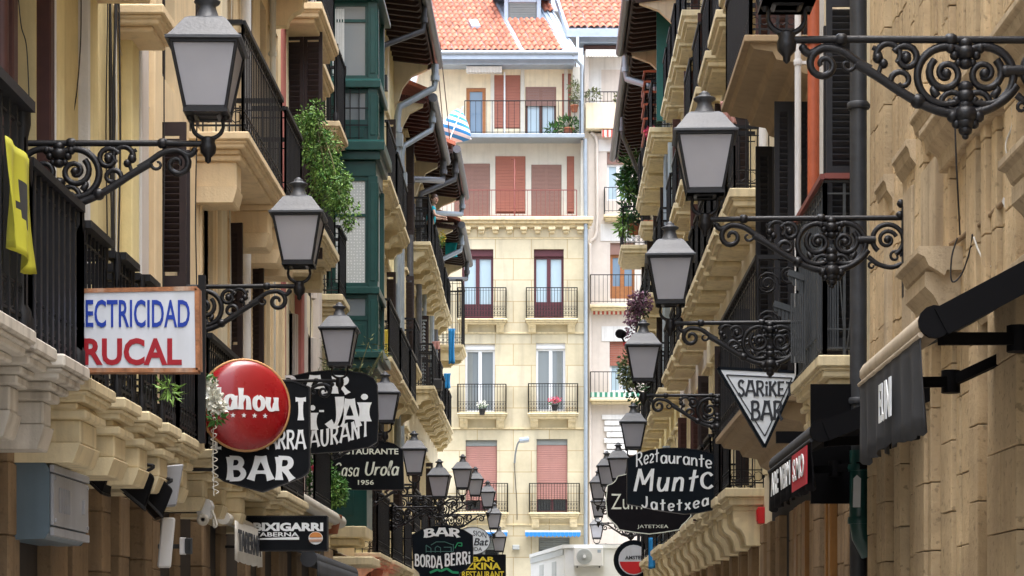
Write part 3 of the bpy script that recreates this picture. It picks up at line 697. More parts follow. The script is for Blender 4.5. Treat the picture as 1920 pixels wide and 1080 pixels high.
# top balcony
tb = MB(); tb.box(xb(780), xb(1094), YB-.35, YB+.7, zb(262), zb(254)); tb.box(xb(780), xb(1096), YB-.42, YB-.35, zb(263), zb(255))
tbo = tb.build('terrace_slab', M['zinc'], bk, bevel=.02)
def frail(parent, p0, p1, q0, q1, d, m, gap=7.5, deco=False, thick=.022, sides=0, r=.009):
    mb = MB(); x0, x1, z0, z1 = xb(p0), xb(p1), zb(q1), zb(q0); y = YB-d
    def run(A, B, g):
        A, B = Vector(A), Vector(B); L = (B-A).length; n = max(2, int(round(L/(g/SB)))); up = Vector((0,0,1)); h = z1-z0
        mb.bar(A+up*h, B+up*h, .035, .03); mb.bar(A+up*.05, B+up*.05, .02, .02)
        if deco: mb.bar(A+up*(h*.36), B+up*(h*.36), .015, .013); mb.bar(A+up*(h-.1), B+up*(h-.1), .012, .012)
        for i in range(n+1):
            q = A+(B-A)*(i/n); t = r*(1.8 if i in (0, n) else 1); mb.bar(q, q+up*h, t*2, t*2)
            if deco and i < n:
                c = q+(B-A)*(.5/n); e_ = (B-A).normalized(); rad = min(L/n*.42, .09)
                for zz in (.12, .27): mb.tube([c+up*(h*zz*.9+.03)+e_*(rad*cos(t_))+up*(rad*sin(t_)) for t_ in [2*pi*k_/7 for k_ in range(8)]], .007, 4, cap=False)
    run((x0,y,z0), (x1,y,z0), gap)
    if sides:
        run((x0,y,z0), (x0,y+sides,z0), gap*.7); run((x1,y,z0), (x1,y+sides,z0), gap*.7)
    return mb.build('railing', m, parent)
frail(tbo, 872, 1088, 193, 254, .32, M['iron_rail'], gap=10.2)
cor = MB(); cor.tube([(xb(1090), YB-.1, zb(262)), (xb(1090), YB-.1, zb(190))], .09, 8); cor.build('corner_post', M['zinc'], bk)
r1 = frail(fl.build('terrace_edge', M['trim_cream'], bk) if False else cn.build('cornice_top', M['trim_cream'], bk) if False else bk, 780, 1081, 358, 408, .16, M['rail_red'], gap=8.4)
pole = MB(); pole.tube([(xb(965), YB-.14, zb(408)), (xb(965), YB-.14, zb(300)), (xb(958), YB-.14, zb(301))], .03, 6); pole.build('awning_pole', M['rail_red'], bk)
# balconies
for (a, b, qt, qs, qe) in ((857,951,543,597,606), (985,1084,543,597,606), (857,951,723,774,784), (989,1085,722,774,784), (855,954,908,961,971), (991,1088,908,961,971)):
    d = .5
    s_ = MB(); s_.box(xb(a,d), xb(b,d), YB-d, YB+.02, zb(qs+3,d), zb(qs,d)); s_.box(xb(a+2,d), xb(b-2,d), YB-d+.04, YB+.02, zb(qs+6,d), zb(qs+3,d)); s_.box(xb(a+4,d), xb(b-4,d), YB-d+.1, YB+.02, zb(qe,d), zb(qs+6,d))
    bo = s_.build('balcony', M['trim_cream'], bk, bevel=.02)
    frail(bo, a+2, b-2, qt, qs, d-.06, M['iron_rail'], gap=5.2, deco=True, sides=d-.1)
    for c in (a+13, b-13):
        k_ = MB(); k_.prism([(0,0),(.34,0),(.34,-.1),(.2,-.2),(.12,-.34),(0,-.34)], (xb(c,0)-.14, YB, zb(qe+1,0)), (0,-1,0), (0,0,1), (.28,0,0)); k_.build('console', M['trim_cream'], bo, bevel=.015)
# eave, gutter, roof
ev = MB(); fb(ev, 780, 1078, 108, 122, -.7, .1); fb(ev, 780, 1084, 103, 108, -.7, .3); ev.build('fascia', M['zinc_blue'], bk, bevel=.02)
gt = MB(); gt.tube([(xb(780), YB-.36, zb(104)), (xb(1084), YB-.36, zb(104))], .09, 8)
gt.tube([(xb(1074), YB-.36, zb(106)), (xb(1076), YB-.3, zb(112)), (xb(1090), YB-.1, zb(124)), (xb(1091), YB-.1, zb(190))], .06, 8); gt.build('gutter', M['zinc'], bk)
SK = -.24; SL = radians(35)
def roofpt(px, run, lift=0):
    x = xb(px)+SK*run; return Vector((x-lift*0, YB-.35+run, zb(101)+run*math.tan(SL)+lift))
def tiles(mb, px0, px1, r0, r1, pt=roofpt, pitch=.205, course=.36):
    n = int((xb(px1)-xb(px0))/pitch); nr = int((r1-r0)/course)
    for j in range(nr):
        ra = r0+j*course; rb_ = ra+course+.06
        for i in range(n):
            pa = px0+(px1-px0)*i/n; pb = px0+(px1-px0)*(i+1)/n; jx = random.uniform(-.6,.6); jl = random.uniform(0,.012)
            K = 6; va = []; vb = []
            for k in range(K+1):
                t = k/K; h = sin(pi*t)*.085
                va.append(pt(pa+(pb-pa)*t+jx, ra, h+.035+jl)); vb.append(pt(pa+(pb-pa)*(.06+.88*t)+jx, rb_, h*.85+jl*.3))
            lo = [p-Vector((0,0,.022)) for p in va]
            mb.add(va+vb, [(k, k+1, K+1+k+1, K+1+k) for k in range(K)], 0, True); mb.add(va+lo, [(k, k+1, K+2+k, K+1+k) for k in range(K)], 0)
t_ = MB(); tiles(t_, 740, 976, 0, 6.5); t_.build('roof', M['roof_tile'], bk, recalc=False)
t_ = MB(); tiles(t_, 984, 1058, 0, 2.95); t_.build('roof', M['roof_tile'], bk, recalc=False)
t_ = MB(); tiles(t_, 1064, 1086, 3.6, 6.5); t_.build('roof', M['roof_tile'], bk, recalc=False)
un = MB(); P_ = [roofpt(700,-.02,-.03), roofpt(1084,-.02,-.03), roofpt(1084,7.5,-.03), roofpt(700,7.5,-.03)]; un.add(P_+[p-Vector((0,0,.25)) for p in P_], [(0,1,2,3),(7,6,5,4),(0,1,5,4),(1,2,6,5),(2,3,7,6),(3,0,4,7)]); un.build('roof_deck', M['zinc_blue'], bk)
def seam(mb, px): mb.bar(roofpt(px,0,.0), roofpt(px,7,.0), .03, .05)
sm = MB(); [seam(sm, p) for p in (979, 981.5, 1061, 1070, 1080)]; sm.build('flashing', M['zinc_blue'], bk)
dm = MB(); ry = 3.0; yy = YB-.35+ry; z0 = zb(101)+ry*math.tan(SL)
x0, x1 = xb(945)*1.03, xb(1014)*1.03; zt = H0+(VY-4)*yy/F
zbm = H0+(VY-43)*yy/F
dm.box(x0, x0+.16, yy, yy+3, z0-.3, zt+.5); dm.box(x1-.16, x1, yy, yy+3, z0-.3, zt+.5); dm.box(x0+.16, x1-.16, yy+.02, yy+3, zt, zt+.5); dm.box(x0+.16, x1-.16, yy, yy+.25, z0-.3, zbm)
dm.box(x0-.5, x1+.4, yy-.3, yy+3.2, zt+.5, zt+.62)
dmo = dm.build('dormer', M['zinc_blue'], bk, bevel=.02)
dw = MB(); z = zbm+.1; dw.box(x0+.16, x1-.16, yy+.1, yy+.14, zbm, zt)
while z < zt-.05: dw.box(x0+.2, x1-.2, yy+.06, yy+.099, z, z+.05); z += .065
dw.build('dormer_shutter', M['grey_box'], dmo)
ds = MB(); ds.box(x0+.12, x1-.12, yy-.06, yy+.2, zbm-.02, zbm+.08); ds.build('dormer_sill', M['frame_white'], dmo)
sk_ = MB(); a = roofpt(905,1.9,.06); b = roofpt(921,1.9,.06); c = roofpt(921,2.5,.06); d = roofpt(905,2.5,.06)
sk_.add([a,b,c,d]+[p+Vector((0,-.02,.10)) for p in (a,b,c,d)], [(4,5,6,7),(0,1,5,4),(1,2,6,5),(2,3,7,6),(3,0,4,7),(3,2,1,0)]); sk_.build('skylight', M['zinc_blue'], bk)
chm = MB(); chm.box(xb(1040), xb(1084), YB+5.5, YB+6.2, zb(60), zb(-60)); chm.build('chimney', M['plaster_rose'], bk)
dp = MB(); dp.tube([(xb(1098), YB-.16, 0), (xb(1098), YB-.16, zb(400)), (xb(1097), YB-.12, zb(262))], .075, 8); dp.build('drainpipe', M['zinc'], bk)
# blue awnings, wall lamp with its cable, wall box
for (a, b) in ((985,1088), (862,952)):
    t0 = thing('window_awning', 'narrow blue awning with white top over %s ground floor window of the cream house' % ('the right' if a > 950 else 'the left'), 'awning', (xb(a), YB-.3, zb(1000)), 'blue awnings on the far house')
    c_ = MB(); c_.box(xb(a), xb(b), YB-.5, YB-.02, zb(999), zb(996)); c_.build('cassette', M['frame_white'], t0)
    v_ = MB(); n = 14
    for k in range(n):
        u0 = a+(b-a)*k/n; u1 = a+(b-a)*(k+1)/n; v_.prism([(0,0),(xb(u1)-xb(u0)-.004,0),(xb(u1)-xb(u0)-.004,-.13),((xb(u1)-xb(u0))/2,-.19),(0,-.13)], (xb(u0), YB-.52, zb(999)), (1,0,0), (0,0,1), (0,.015,0))
    v_.build('valance', M['blue_awning'], t0)
sl = thing('wall_lamp', 'pale modern street light on a short arm fixed to the cream house wall', 'lamp', (xb(968), YB, zb(868)))
a_ = MB(); a_.tube(smooth_pts([(xb(965),YB-.05,zb(868)),(xb(967),YB-.3,zb(850)),(xb(971),YB-.7,zb(836)),(xb(976),YB-1.0,zb(830))]), .035, 6); a_.build('arm', M['zinc'], sl)
hd = MB(); hd.obox((xb(983,1),YB-1.2,zb(826,1)), (.18,0,.02), (0,.34,0), (0,0,.07)); hd.build('lamp_head', M['zinc_blue'], sl, bevel=.03)
ca = MB(); ca.tube(smooth_pts([(xb(964),YB-.03,zb(865)),(xb(967),YB-.03,zb(910)),(xb(969),YB-.03,zb(940)),(xb(969.5),YB-.03,zb(975))]), .012, 5); ca.build('cable', M['cable_black'], sl)
wb = MB(); fb(wb, 961, 974, 1022, 1031, -.02, .18); o = wb.build('wall_box', M['cabin_grey'], None, bevel=.02); tag(o, 'small pale junction box on the cream wall between the ground floor windows', 'box')
# ---------------------------------------------------------------- pale house to its right
YP = YB+1.2
ph = thing('apartment_house', 'pale pinkish house at the right end of the street with orange tiled roof', 'building', (xb(1105), YP, 0))
hs_ = [(1128,1172,126,196), (1138,1180,285,376), (1144,1190,455,560), (1143,1185,640,735), (1150,1190,825,900)]
def pb(mb, p0, p1, q0, q1, d0, d1, mi=0): mb.box(xb(p0,-1.2), xb(p1,-1.2), YP-d1, YP-d0, zb(q1,-1.2), zb(q0,-1.2), mi)
_yb, _xb, _zb = YB, xb, zb
def in_pale(fn, *a, **k):
    global YB, xb, zb
    YB = YP; xb = lambda p, d=0: _xb(p, d-1.2); zb = lambda q, d=0: H0+(VY-q)/(F/(YP-d)); xb = lambda p, d=0: (p-VX)/(F/(YP-d))
    try: return fn(*a, **k)
    finally: YB, xb, zb = _yb, _xb, _zb
def pale():
    mb = MB(); front(mb, 1103, 1330, 250, 1290, hs_[1:], 0, 0); front(mb, 1095, 1330, 80, 250, hs_[:1], -.35, 1); mb.box(xb(1103), xb(1330), YB+.36, YB+8, 0, zb(90), 0); mb.box(xb(1096), xb(1104), YB+.03, YB+5, zb(1290), zb(95), 0)
    mb.build('wall', [M['plaster_rose'], M['plaster_white']], ph, recalc=False)
    fwin(ph, *hs_[0], M['wood_frame'], M['glass_sky'], d=-.35, bt=.08, head=10, headm=M['roller_brown'])
    fwin(ph, *hs_[1], M['frame_white'], M['glass_sky'], bt=.08, head=22, headm=M['roller_brown'])
    fwin(ph, *hs_[2], M['wood_orange'], M['glass_blue'], bt=.1, head=22, headm=M['roller_brown'], kick=.5)
    fwin(ph, *hs_[3], M['frame_white'], M['glass_sky'], bt=.08, roll=(686, M['roller_red']), slat=.07)
    fwin(ph, *hs_[4], M['frame_white'], M['glass_dark'], roll=(880, M['roller_brown']), slat=.07)
    for (c, w, q, hq) in ((1158,60,272,104), (1165,60,430,100)): pass
    for q_ in ((1122,262,284),(1126,420,452),(1128,612,640)): s = MB(); fb(s, q_[0], 1190, q_[1], q_[2], -.02, .03); s.build('window_surround', M['plaster_white'], ph)
    f_ = MB(); fb(f_, 1086, 1330, 60, 82, -.6, .1); f_.build('fascia', M['zinc_blue'], ph, bevel=.02)
    f_ = MB(); fb(f_, 1094, 1330, 84, 95, -.6, -.1); f_.build('soffit', M['wood_frame'], ph)
    for nm, (a, b, q0, q1), mt in (('awning', (1098,1170,98,112), M['fabric_white']), ('awning', (1128,1180,248,262), M['stripe_redwhite'])):
        v = MB(); k = a
        while k < b: v.prism([(0,0),(.1,0),(.1,-.14),(.05,-.2),(0,-.14)], (xb(k), YB-.4, zb(q0+5)), (1,0,0), (0,0,1), (0,.015,0)); k += 5.1
        v.box(xb(a), xb(b), YB-.39, YB+.3, zb(q0+5), zb(q0)); v.build(nm, mt, ph)
    p_ = MB(); p_.box(xb(1098), xb(1330), YB-.4, YB+.3, zb(246), zb(197)); po_ = p_.build('balcony', M['plaster_cream'], ph, bevel=.02); frail(po_, 1098, 1240, 177, 197, .38, M['iron_rail'], gap=7)
    for (a, b, qt, qs, cm, rm) in ((1132,1240,356,402,'trim_cream','iron_grey'), (1106,1240,519,571,'trim_cream','iron_rail'), (1106,1240,700,747,'trim_cream','iron_rail')):
        s_ = MB(); s_.box(xb(a,.5), xb(b,.5), YB-.5, YB+.02, zb(qs+5,.5), zb(qs,.5)); s_.box(xb(a+3,.5), xb(b-3,.5), YB-.42, YB+.02, zb(qs+9,.5), zb(qs+5,.5)); bo = s_.build('balcony', M[cm], ph, bevel=.02)
        frail(bo, a+1, b, qt, qs, .45, M[rm], gap=8, sides=.4)
    g_ = MB(); fb(g_, 1107, 1200, 738, 747, .44, .47); g_.build('balcony_screen', M['stripe_green'], ph)
    g_ = MB(); fb(g_, 1107, 1200, 573, 590, .02, .05); g_.build('striped_band', M['stripe_redwhite'], ph)
    o_ = MB()
    for k in range(7):
        q = 778+k*11; w = 1132+(5 if k % 2 else 0)-(4 if k < 2 else 0); fb(o_, w, 1200, q, q+9.5, -.02, .1+.03*(k % 2))
    o_.build('stone_quoins', M['plaster_white'], ph, bevel=.02)
    d_ = MB(); d_.tube(smooth_pts([(xb(1108),YB-.1,zb(250)),(xb(1118),YB-.1,zb(262)),(xb(1119),YB-.1,zb(300)),(xb(1119),YB-.1,zb(430)),(xb(1107),YB-.1,zb(455)),(xb(1106),YB-.1,zb(480)),(xb(1106),YB-.1,zb(700)),(xb(1106),YB-.1,zb(1190))], 5), .06, 8); d_.build('drainpipe', M['plaster_rose'], ph)
    return
in_pale(pale)
def rp2(px, run, lift=0): return Vector((_xb(px,-1.2)-.13*run, YP-.45+run, _zb(59,-1.2)+run*math.tan(SL)+lift))
t_ = MB(); tiles(t_, 1066, 1330, 0, 5.5, pt=rp2, pitch=.23); t_.build('roof', M['roof_tile'], ph, recalc=False)
un = MB(); P_ = [rp2(1062,0,-.03), rp2(1330,0,-.03), rp2(1330,6,-.03), rp2(1062,6,-.03)]; un.add(P_+[p-Vector((0,0,.3)) for p in P_], [(0,1,2,3),(7,6,5,4),(0,1,5,4),(1,2,6,5),(2,3,7,6),(3,0,4,7)]); un.build('roof_deck', M['zinc_blue'], ph)
# ================================================================ left side of the street
HOUSES = []
def shopfront(h, m='dark_room'):
    pass
def finish(h, base='recess_shade', zb=3.25):
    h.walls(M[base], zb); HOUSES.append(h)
def two_tier(h, o, cy, zt, p, cw, m, t1=.24, t2=.17, k=1.0):
    """heavy two-step stone console"""
    mb = MB()
    h.bx(mb, -.05, p, cy-cw/2, cy+cw/2, zt-.06, zt); h.bx(mb, -.05, p-.05, cy-cw*.4, cy+cw*.4, zt-t1, zt-.06)
    mb.prism([(-.05,-t1),(p-.04,-t1),(p*.9,-t1-t2*.35),(p*.84,-t1-t2),(-.05,-t1-t2)], (h.w(0), cy-cw*.52, zt), (h.sgn,0,0), (0,0,1), (0,cw*1.04,0))
    return mb.build('console', m, o, bevel=.012)
# ---- house with the white balcony consoles (nearest on the left)
h = House('town_house', 'nearest left house with thick white stone consoles under a black railed balcony', 'building', 1, -3.6, 5, 13.86, 17.5, M['plaster_cream'])
for (a, b) in ((8.3,9.4),(11.0,12.1),(13.1,13.75)):
    h.window(a, b, 3.45, 6.3, M['wood_frame'], M['glass_sky'])
    h.window(a, b, 6.85, 9.6, M['wood_frame'], M['glass_sky'])
o = h.slab(8, 12.15, 3.46, .68, M['trim_white'], th=.2); o2 = h.slab(12.95, 13.66, 3.44, .66, M['trim_white'], th=.2); o3 = h.slab(12.22, 12.75, 3.44, .66, M['trim_white'], th=.2)
for cy in (10.6, 11.75, 12.48, 13.3): two_tier(h, o, cy, 3.24, .52, .26, M['trim_white'], .21, .15)
h.railing(o, 8, 12.15, 3.46, .68, 1.28, M['iron_rail'], gap=.17, r=.016, post=.055, flat=.15, top=.06)
h.railing(o2, 12.2, 13.66, 3.44, .66, 1.03, M['iron_rail'], gap=.15, r=.022, post=.05, flat=.1, top=.05)
h.pilaster(12.5, 12.8, 3.5, 17, .05, M['plaster_pale'])
h.pipe(13.75, .07, 3.0, 17, .045, M['shutter_brown'], label='brown painted pipe beside the cream wall')
h.piers([(5,7,.04),(7.6,9.5,.06),(11.2,12.2,.08),(12.6,13.3,.12)], M['stone_brown'])
finish(h)
# ---- yellow house
h = House('town_house', 'yellow plastered house with sky-lit pilaster sides coloured pale, hanging cables and yellow balcony consoles', 'building', 1, -3.6, 13.87, 18.78, 17.2, M['plaster_yellow_shade'])
h.window(14.15, 14.95, 3.5, 6.3, M['shutter_brown'], M['glass_dark']); h.window(14.15, 14.95, 6.9, 9.6, M['shutter_brown'], M['glass_dark'])
for z0, z1 in ((3.5,6.3),(6.9,9.6)):
    h.pilaster(14.0, 14.12, z0, z1+.3, .085, M['shutter_brown'], 'door_frame'); h.pilaster(14.98, 15.1, z0, z1+.3, .10, M['shutter_brown'], 'door_frame')
for (a, b, p, mm) in ((15.2,15.24,.082,'plaster_white'),(15.242,15.5,.08,'plaster_yellow'),(16.3,16.34,.087,'plaster_white'),(16.342,16.62,.085,'plaster_yellow'),(17.96,18.26,.09,'plaster_yellow'),(18.4,18.44,.082,'plaster_white'),(18.442,18.76,.08,'plaster_rose')):  # white plates: cool skylight on the pilaster sides put into colour
    h.pilaster(a, b, 3.5, 17, p, M[mm])
for (a, b) in ((13.95,14.78),(15.1,15.72),(16.02,16.55),(16.85,17.42)):
    o = h.slab(a, b, 3.42, .6, M['trim_cream'], th=.2)
    two_tier(h, o, (a+b)/2, 3.22, .55, min(.62, b-a-.12), M['trim_cream'], .22, .13)
    h.railing(o, a, b, 3.42, .6, 1.03, M['iron_rail'], gap=.13, r=.009, flat=.13, top=.05, post=.03)
o = h.slab(17.7, 18.7, 3.42, .58, M['trim_cream'], th=.19)
for cy in (17.95, 18.45): two_tier(h, o, cy, 3.23, .5, .26, M['trim_cream'], .22, .12)
h.railing(o, 17.7, 18.7, 3.42, .58, 1.05, M['iron_rail'], gap=.13, r=.009, flat=.1)
o = h.slab(13.0, 16.75, 6.86, .6, M['plaster_peach'], th=.2); h.railing(o, 13.0, 16.75, 6.86, .62, 1.1, M['iron_rail'])
o = h.slab(17.6, 18.4, 6.95, .42, M['plaster_peach'], th=.2)
h.piers([(13.9,14.2,.08),(15.0,15.5,.1),(15.9,16.4,.06),(16.6,16.9,.13),(17.5,17.9,.08),(18.3,18.7,.12)], M['stone_brown'])
finish(h)
# ---- peach house
h = House('town_house', 'peach plastered house with black railed balconies stepping down behind the first left lamp', 'building', 1, -3.6, 18.79, 28.6, 17.6, M['plaster_peach'])
for i, (a, b) in enumerate(((19.5,20.5),(21.7,22.5),(23.6,24.3),(25.35,25.95),(26.55,27.1),(27.75,28.3))):
    for z0, z1 in ((3.5,6.35),(6.95,9.7),(10.3,13)):
        h.window(a, b, z0, z1, M['shutter_dark'], M['glass_dark'], dep=.16, mull=1)
        if i > 0 and z0 < 4: h.surround(a, b, z0, z1-.05*(i % 2), .16, .06, M['plaster_peach'], head=(i % 2 == 0))
h.shutter(19.46, 3.5, 6.42, .27, M['shutter_dark'], 88, fw=.06); h.shutter(20.54, 3.5, 6.42, .12, M['shutter_dark'], 95)
h.shutter(23.56, 3.5, 6.3, .2, M['shutter_dark'], 80); h.shutter(25.3, 3.5, 6.3, .2, M['shutter_dark'], 80)
h.pilaster(18.95, 19.3, 3.5, 17, .1, M['plaster_peach']); h.pilaster(20.85, 21.3, 3.5, 6.5, .07, M['plaster_peach']); h.pilaster(22.8, 23.2, 3.5, 17, .1, M['plaster_cream'])
h.pipe(24.75, .08, 3.4, 17, .06, M['plaster_white'], label='white drainpipe on the peach wall'); h.pipe(27.3, .06, 3.4, 17, .04, M['plaster_pale'])
for (a, b) in ((21.3,24.5),(24.75,26.4)):
    o = h.slab(a, b, 6.78, .6, M['plaster_peach'], th=.2, cm=M['plaster_peach'])
    for cy in (a+.35, b-.4): two_tier(h, o, cy, 6.58, .5, .4, M['plaster_peach'], .32, .16)
    h.railing(o, a, b, 6.78, .6, 1.12, M['iron_rail'], gap=.13, r=.007)
for (a, b) in ((19.2,21.1),(21.6,24.0),(24.6,26.8)):
    o = h.slab(a, b, 3.42, .58, M['trim_cream'], th=.2)
    for cy in (a+.35, b-.4): two_tier(h, o, cy, 3.22, .5, .3, M['trim_cream'], .22, .12)
    h.railing(o, a, b, 3.42, .58, 1.05, M['iron_rail'], gap=.13, r=.008, flat=.1)
for (a, b) in ((19.2,21.2),(22.3,24.6),(25.4,27.6)):
    o = h.slab(a, b, 10.15, .6, M['plaster_peach'], th=.24, consoles=2); h.railing(o, a, b, 10.15, .6, 1.1, M['iron_rail'])
h.piers([(18.85,19.2,.1),(20.2,20.5,.06),(21.4,21.9,.12),(23.0,23.4,.06),(24.6,25.0,.1),(26.2,26.6,.06),(27.6,28.2,.1)], M['stone_brown'])
finish(h)
# ---- house with pink strips and the green glazed oriel
h = House('town_house', 'house with pink painted strips and a dark green glazed oriel bay', 'building', 1, -3.7, 28.61, 37.3, 18.2, M['plaster_cream'])
for (a, b) in ((29.75,30.7),(32.1,33.1)):
    for z0, z1 in ((3.5,6.4),(7.0,9.5),(10.2,12.9)): h.window(a, b, z0, z1, M['shutter_dark'], M['glass_dark'], dep=.16); h.surround(a, b, z0, z1, .15, .05, M['plaster_rose'], head=False)
for (a, b, mm) in ((28.72,29.2,'plaster_pink'),(29.25,29.45,'plaster_cream'),(31.0,31.35,'plaster_pink'),(31.4,31.7,'plaster_rose'),(33.4,33.8,'plaster_rose')): h.pilaster(a, b, 3.5, 18, .1, M[mm])
for y, n, ang in ((29.7,2,86),(30.78,1,95),(32.05,1,84)): h.shutter(y, 7.0, 10.15, .26 if y < 32 else .2, M['shutter_dark'], ang, n=n, step=.075, fw=.05)
for (a, b, z) in ((28.9,31.2,10.35),(31.6,33.3,10.35)):
    pr = .62 if a < 31 else .34; o = h.slab(a, b, z, pr, M['plaster_peach'], th=.26); h.railing(o, a, b, z, pr, 1.1, M['iron_rail'])
o = h.slab(33.6, 35.0, 9.88, .40, M['plaster_peach'], th=.22); h.railing(o, 33.6, 35.0, 9.88, .40, 1.22, M['iron_rail'], gap=.12, r=.016, post=.05)
for (a, b, z) in ((29.3,31.3,7.35),(33.9,35.1,7.2)):
    pr = .62 if a < 31 else .42; o = h.slab(a, b, z, pr, M['trim_cream'], th=.26)
    for cy in (a+.3, b-.3): two_tier(h, o, cy, z-.26, pr-.17, .3, M['trim_cream'], .2, .12)
    h.railing(o, a, b, z, pr, 1.1, M['iron_rail'])
for (a, b, pr) in ((29.2,31.4,.55),(32,33.3,.38)):
    o = h.slab(a, b, 3.5, pr, M['trim_cream'], th=.22, consoles=2); h.railing(o, a, b, 3.5, pr, 1.05, M['iron_rail'])
# oriel: x -3.7 .. -2.85, y 35.4 .. 36.9
OX0, OX1, OY0, OY1 = -3.7, -2.85, 35.4, 36.9
G1, G2 = M['green_paint'], M['green_light']
ob = MB(); 
zT, zB = 19.0, 6.25
def oz(py): return H0+(VY-py)/113.
# floors and ledges of the oriel
ledges = [(oz(690), oz(672), .0), (oz(672), oz(660), .10), (oz(551), oz(538), .03), (oz(300), oz(284), .05), (oz(284), oz(268), .12), (oz(165), oz(152), .05), (oz(2), oz(-8), .1), (oz(-140), oz(-160), .12)]
for (a, b, p) in ledges: ob.box(OX0, OX1+p, OY0-p, OY1+p, a, b)
ob.box(OX0, OX1-.3, OY1-.04, OY1, oz(690), oz(-150)); ob.box(OX0, OX0+.05, OY0, OY1, oz(690), oz(-150))
ob.box(OX0, OX1-.03, OY0+.03, OY1-.03, oz(330), oz(300))
oriel = ob.build('oriel', G1, h.root, bevel=.01)
for (a, p) in ((oz(660), .10), (oz(268), .12), (oz(152), .05)):
    lt = MB(); lt.box(OX0, OX1+p-.005, OY0-p+.005, OY1+p, a, a+.03); lt.build('ledge_top', G2, oriel)  # thin lighter green strip along the top of the ledge
for z0, z1 in ((oz(660)+.03, oz(551)), (oz(538), oz(330)), (oz(268)+.03, oz(165)), (oz(152)+.03, oz(2)), (oz(-8), oz(-140))):
    for (xa, xb_, ya, yb_) in ((OX1-.16,OX1,OY0,OY0+.16), (OX1-.14,OX1-.0,OY1-.14,OY1), (OX0,OX0+.10,OY0,OY0+.14)):
        pp = MB(); pp.box(xa, xb_, ya, yb_, z0, z1)
        if xa == OX1-.16: pp.box(OX1-.125, OX1-.035, OY0-.012, OY0, z0+.1, z1-.1); pp.box(OX1, OX1+.012, OY0+.03, OY0+.13, z0+.1, z1-.1)
        pp.build('corner_post', G1, oriel, bevel=.006)
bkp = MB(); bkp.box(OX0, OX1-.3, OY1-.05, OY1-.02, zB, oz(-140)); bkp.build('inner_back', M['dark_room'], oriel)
def oriel_face(z0, z1, panel_top=None, trans=None, lace=False, bars=0):
    f = MB(); t = .05; xa, xb_ = OX0+.10, OX1-.16; y = OY0+.05
    zs_ = panel_top or z0
    f.box(xa, xb_, y, y+.06, zs_, zs_+.08); f.box(xa, xb_, y, y+.06, z1-.07, z1); f.box(xa, xa+.05, y, y+.06, zs_+.08, z1-.07); f.box(xb_-.05, xb_, y, y+.06, zs_+.08, z1-.07)
    if trans: f.box(xa+.05, xb_-.05, y-.005, y+.055, trans, trans+.05)
    ya, yb_ = OY0+.16, OY1-.14; x = OX1-.05
    f.box(x-.06, x, ya, yb_, zs_, zs_+.08); f.box(x-.06, x, ya, yb_, z1-.07, z1); f.box(x-.06, x, (ya+yb_)/2-.03, (ya+yb_)/2+.03, zs_+.08, z1-.07)
    if panel_top:
        f.box(xa, xb_, y+.01, y+.05, z0, zs_); f.box(xa+.08, xb_-.08, y-.005, y+.01, z0+.07, zs_-.07); f.box(x-.05, x-.01, ya, yb_, z0, zs_)
    fr = f.build('window', G1, oriel, bevel=.004)
    p = MB(); p.box(xa+.03, xb_-.03, y+.02, y+.03, zs_+.05, z1-.05); p.box(x-.035, x-.025, ya, yb_, zs_+.05, z1-.05); p.build('pane', M['lace'] if lace else M['glass_grey_sky'], fr)
    if bars:
        b_ = MB()
        for i in range(1, bars): b_.box(xa+(xb_-xa)*i/bars-.008, xa+(xb_-xa)*i/bars+.008, y-.06, y-.045, z0, z1)
        for k in (.3, .62): b_.box(xa, xb_, y-.062, y-.044, z0+(z1-z0)*k-.01, z0+(z1-z0)*k+.01)
        b_.build('window_bar', M['iron_rail'], oriel)
    return fr
oriel_face(oz(660)+.03, oz(551), panel_top=oz(600)); 
oriel_face(oz(538), oz(330), trans=oz(405), lace=True)
oriel_face(oz(268)+.03, oz(165), panel_top=oz(232), bars=4)
fr = oriel_face(oz(152)+.03, oz(2), trans=oz(40))
cu = MB()
for i in range(9):
    xx = -3.6+.022*i; cu.box(xx, xx+.016, OY0+.04+.012*(i % 2), OY0+.055+.012*(i % 2), oz(140), oz(15))
cu.build('curtain', M['curtain'], oriel)
oriel_face(oz(-8), oz(-140))
lo = MB(); lo.box(-3.7, -3.12, 36.0, 36.06, 3.6, 6.2); lo.box(-3.14, -3.08, 36.0, 37.1, 3.6, 6.2); lo.box(-3.45, -3.3, 35.985, 36.0, 3.8, 5.9); lo.build('green_door', G1, h.root, bevel=.006)
fl_ = MB(); h.bx(fl_, -.05, .62, 35.9, 37.2, 3.42, 3.62); h.bx(fl_, -.05, .5, 36, 37.1, 3.3, 3.42); h.bx(fl_, -.05, .75, 35.7, 37.25, 2.95, 3.1); fl_.build('stone_sill', M['trim_cream'], h.root, bevel=.02)
h.eave(28.6, 37.3, 18.0, .9, M['wood_soffit'], M['gutter'])
h.piers([(28.7,29.3,.1),(30.6,31.2,.08),(32.8,33.4,.1),(35,35.5,.1),(36.8,37.2,.1)], M['stone_brown'])
finish(h)
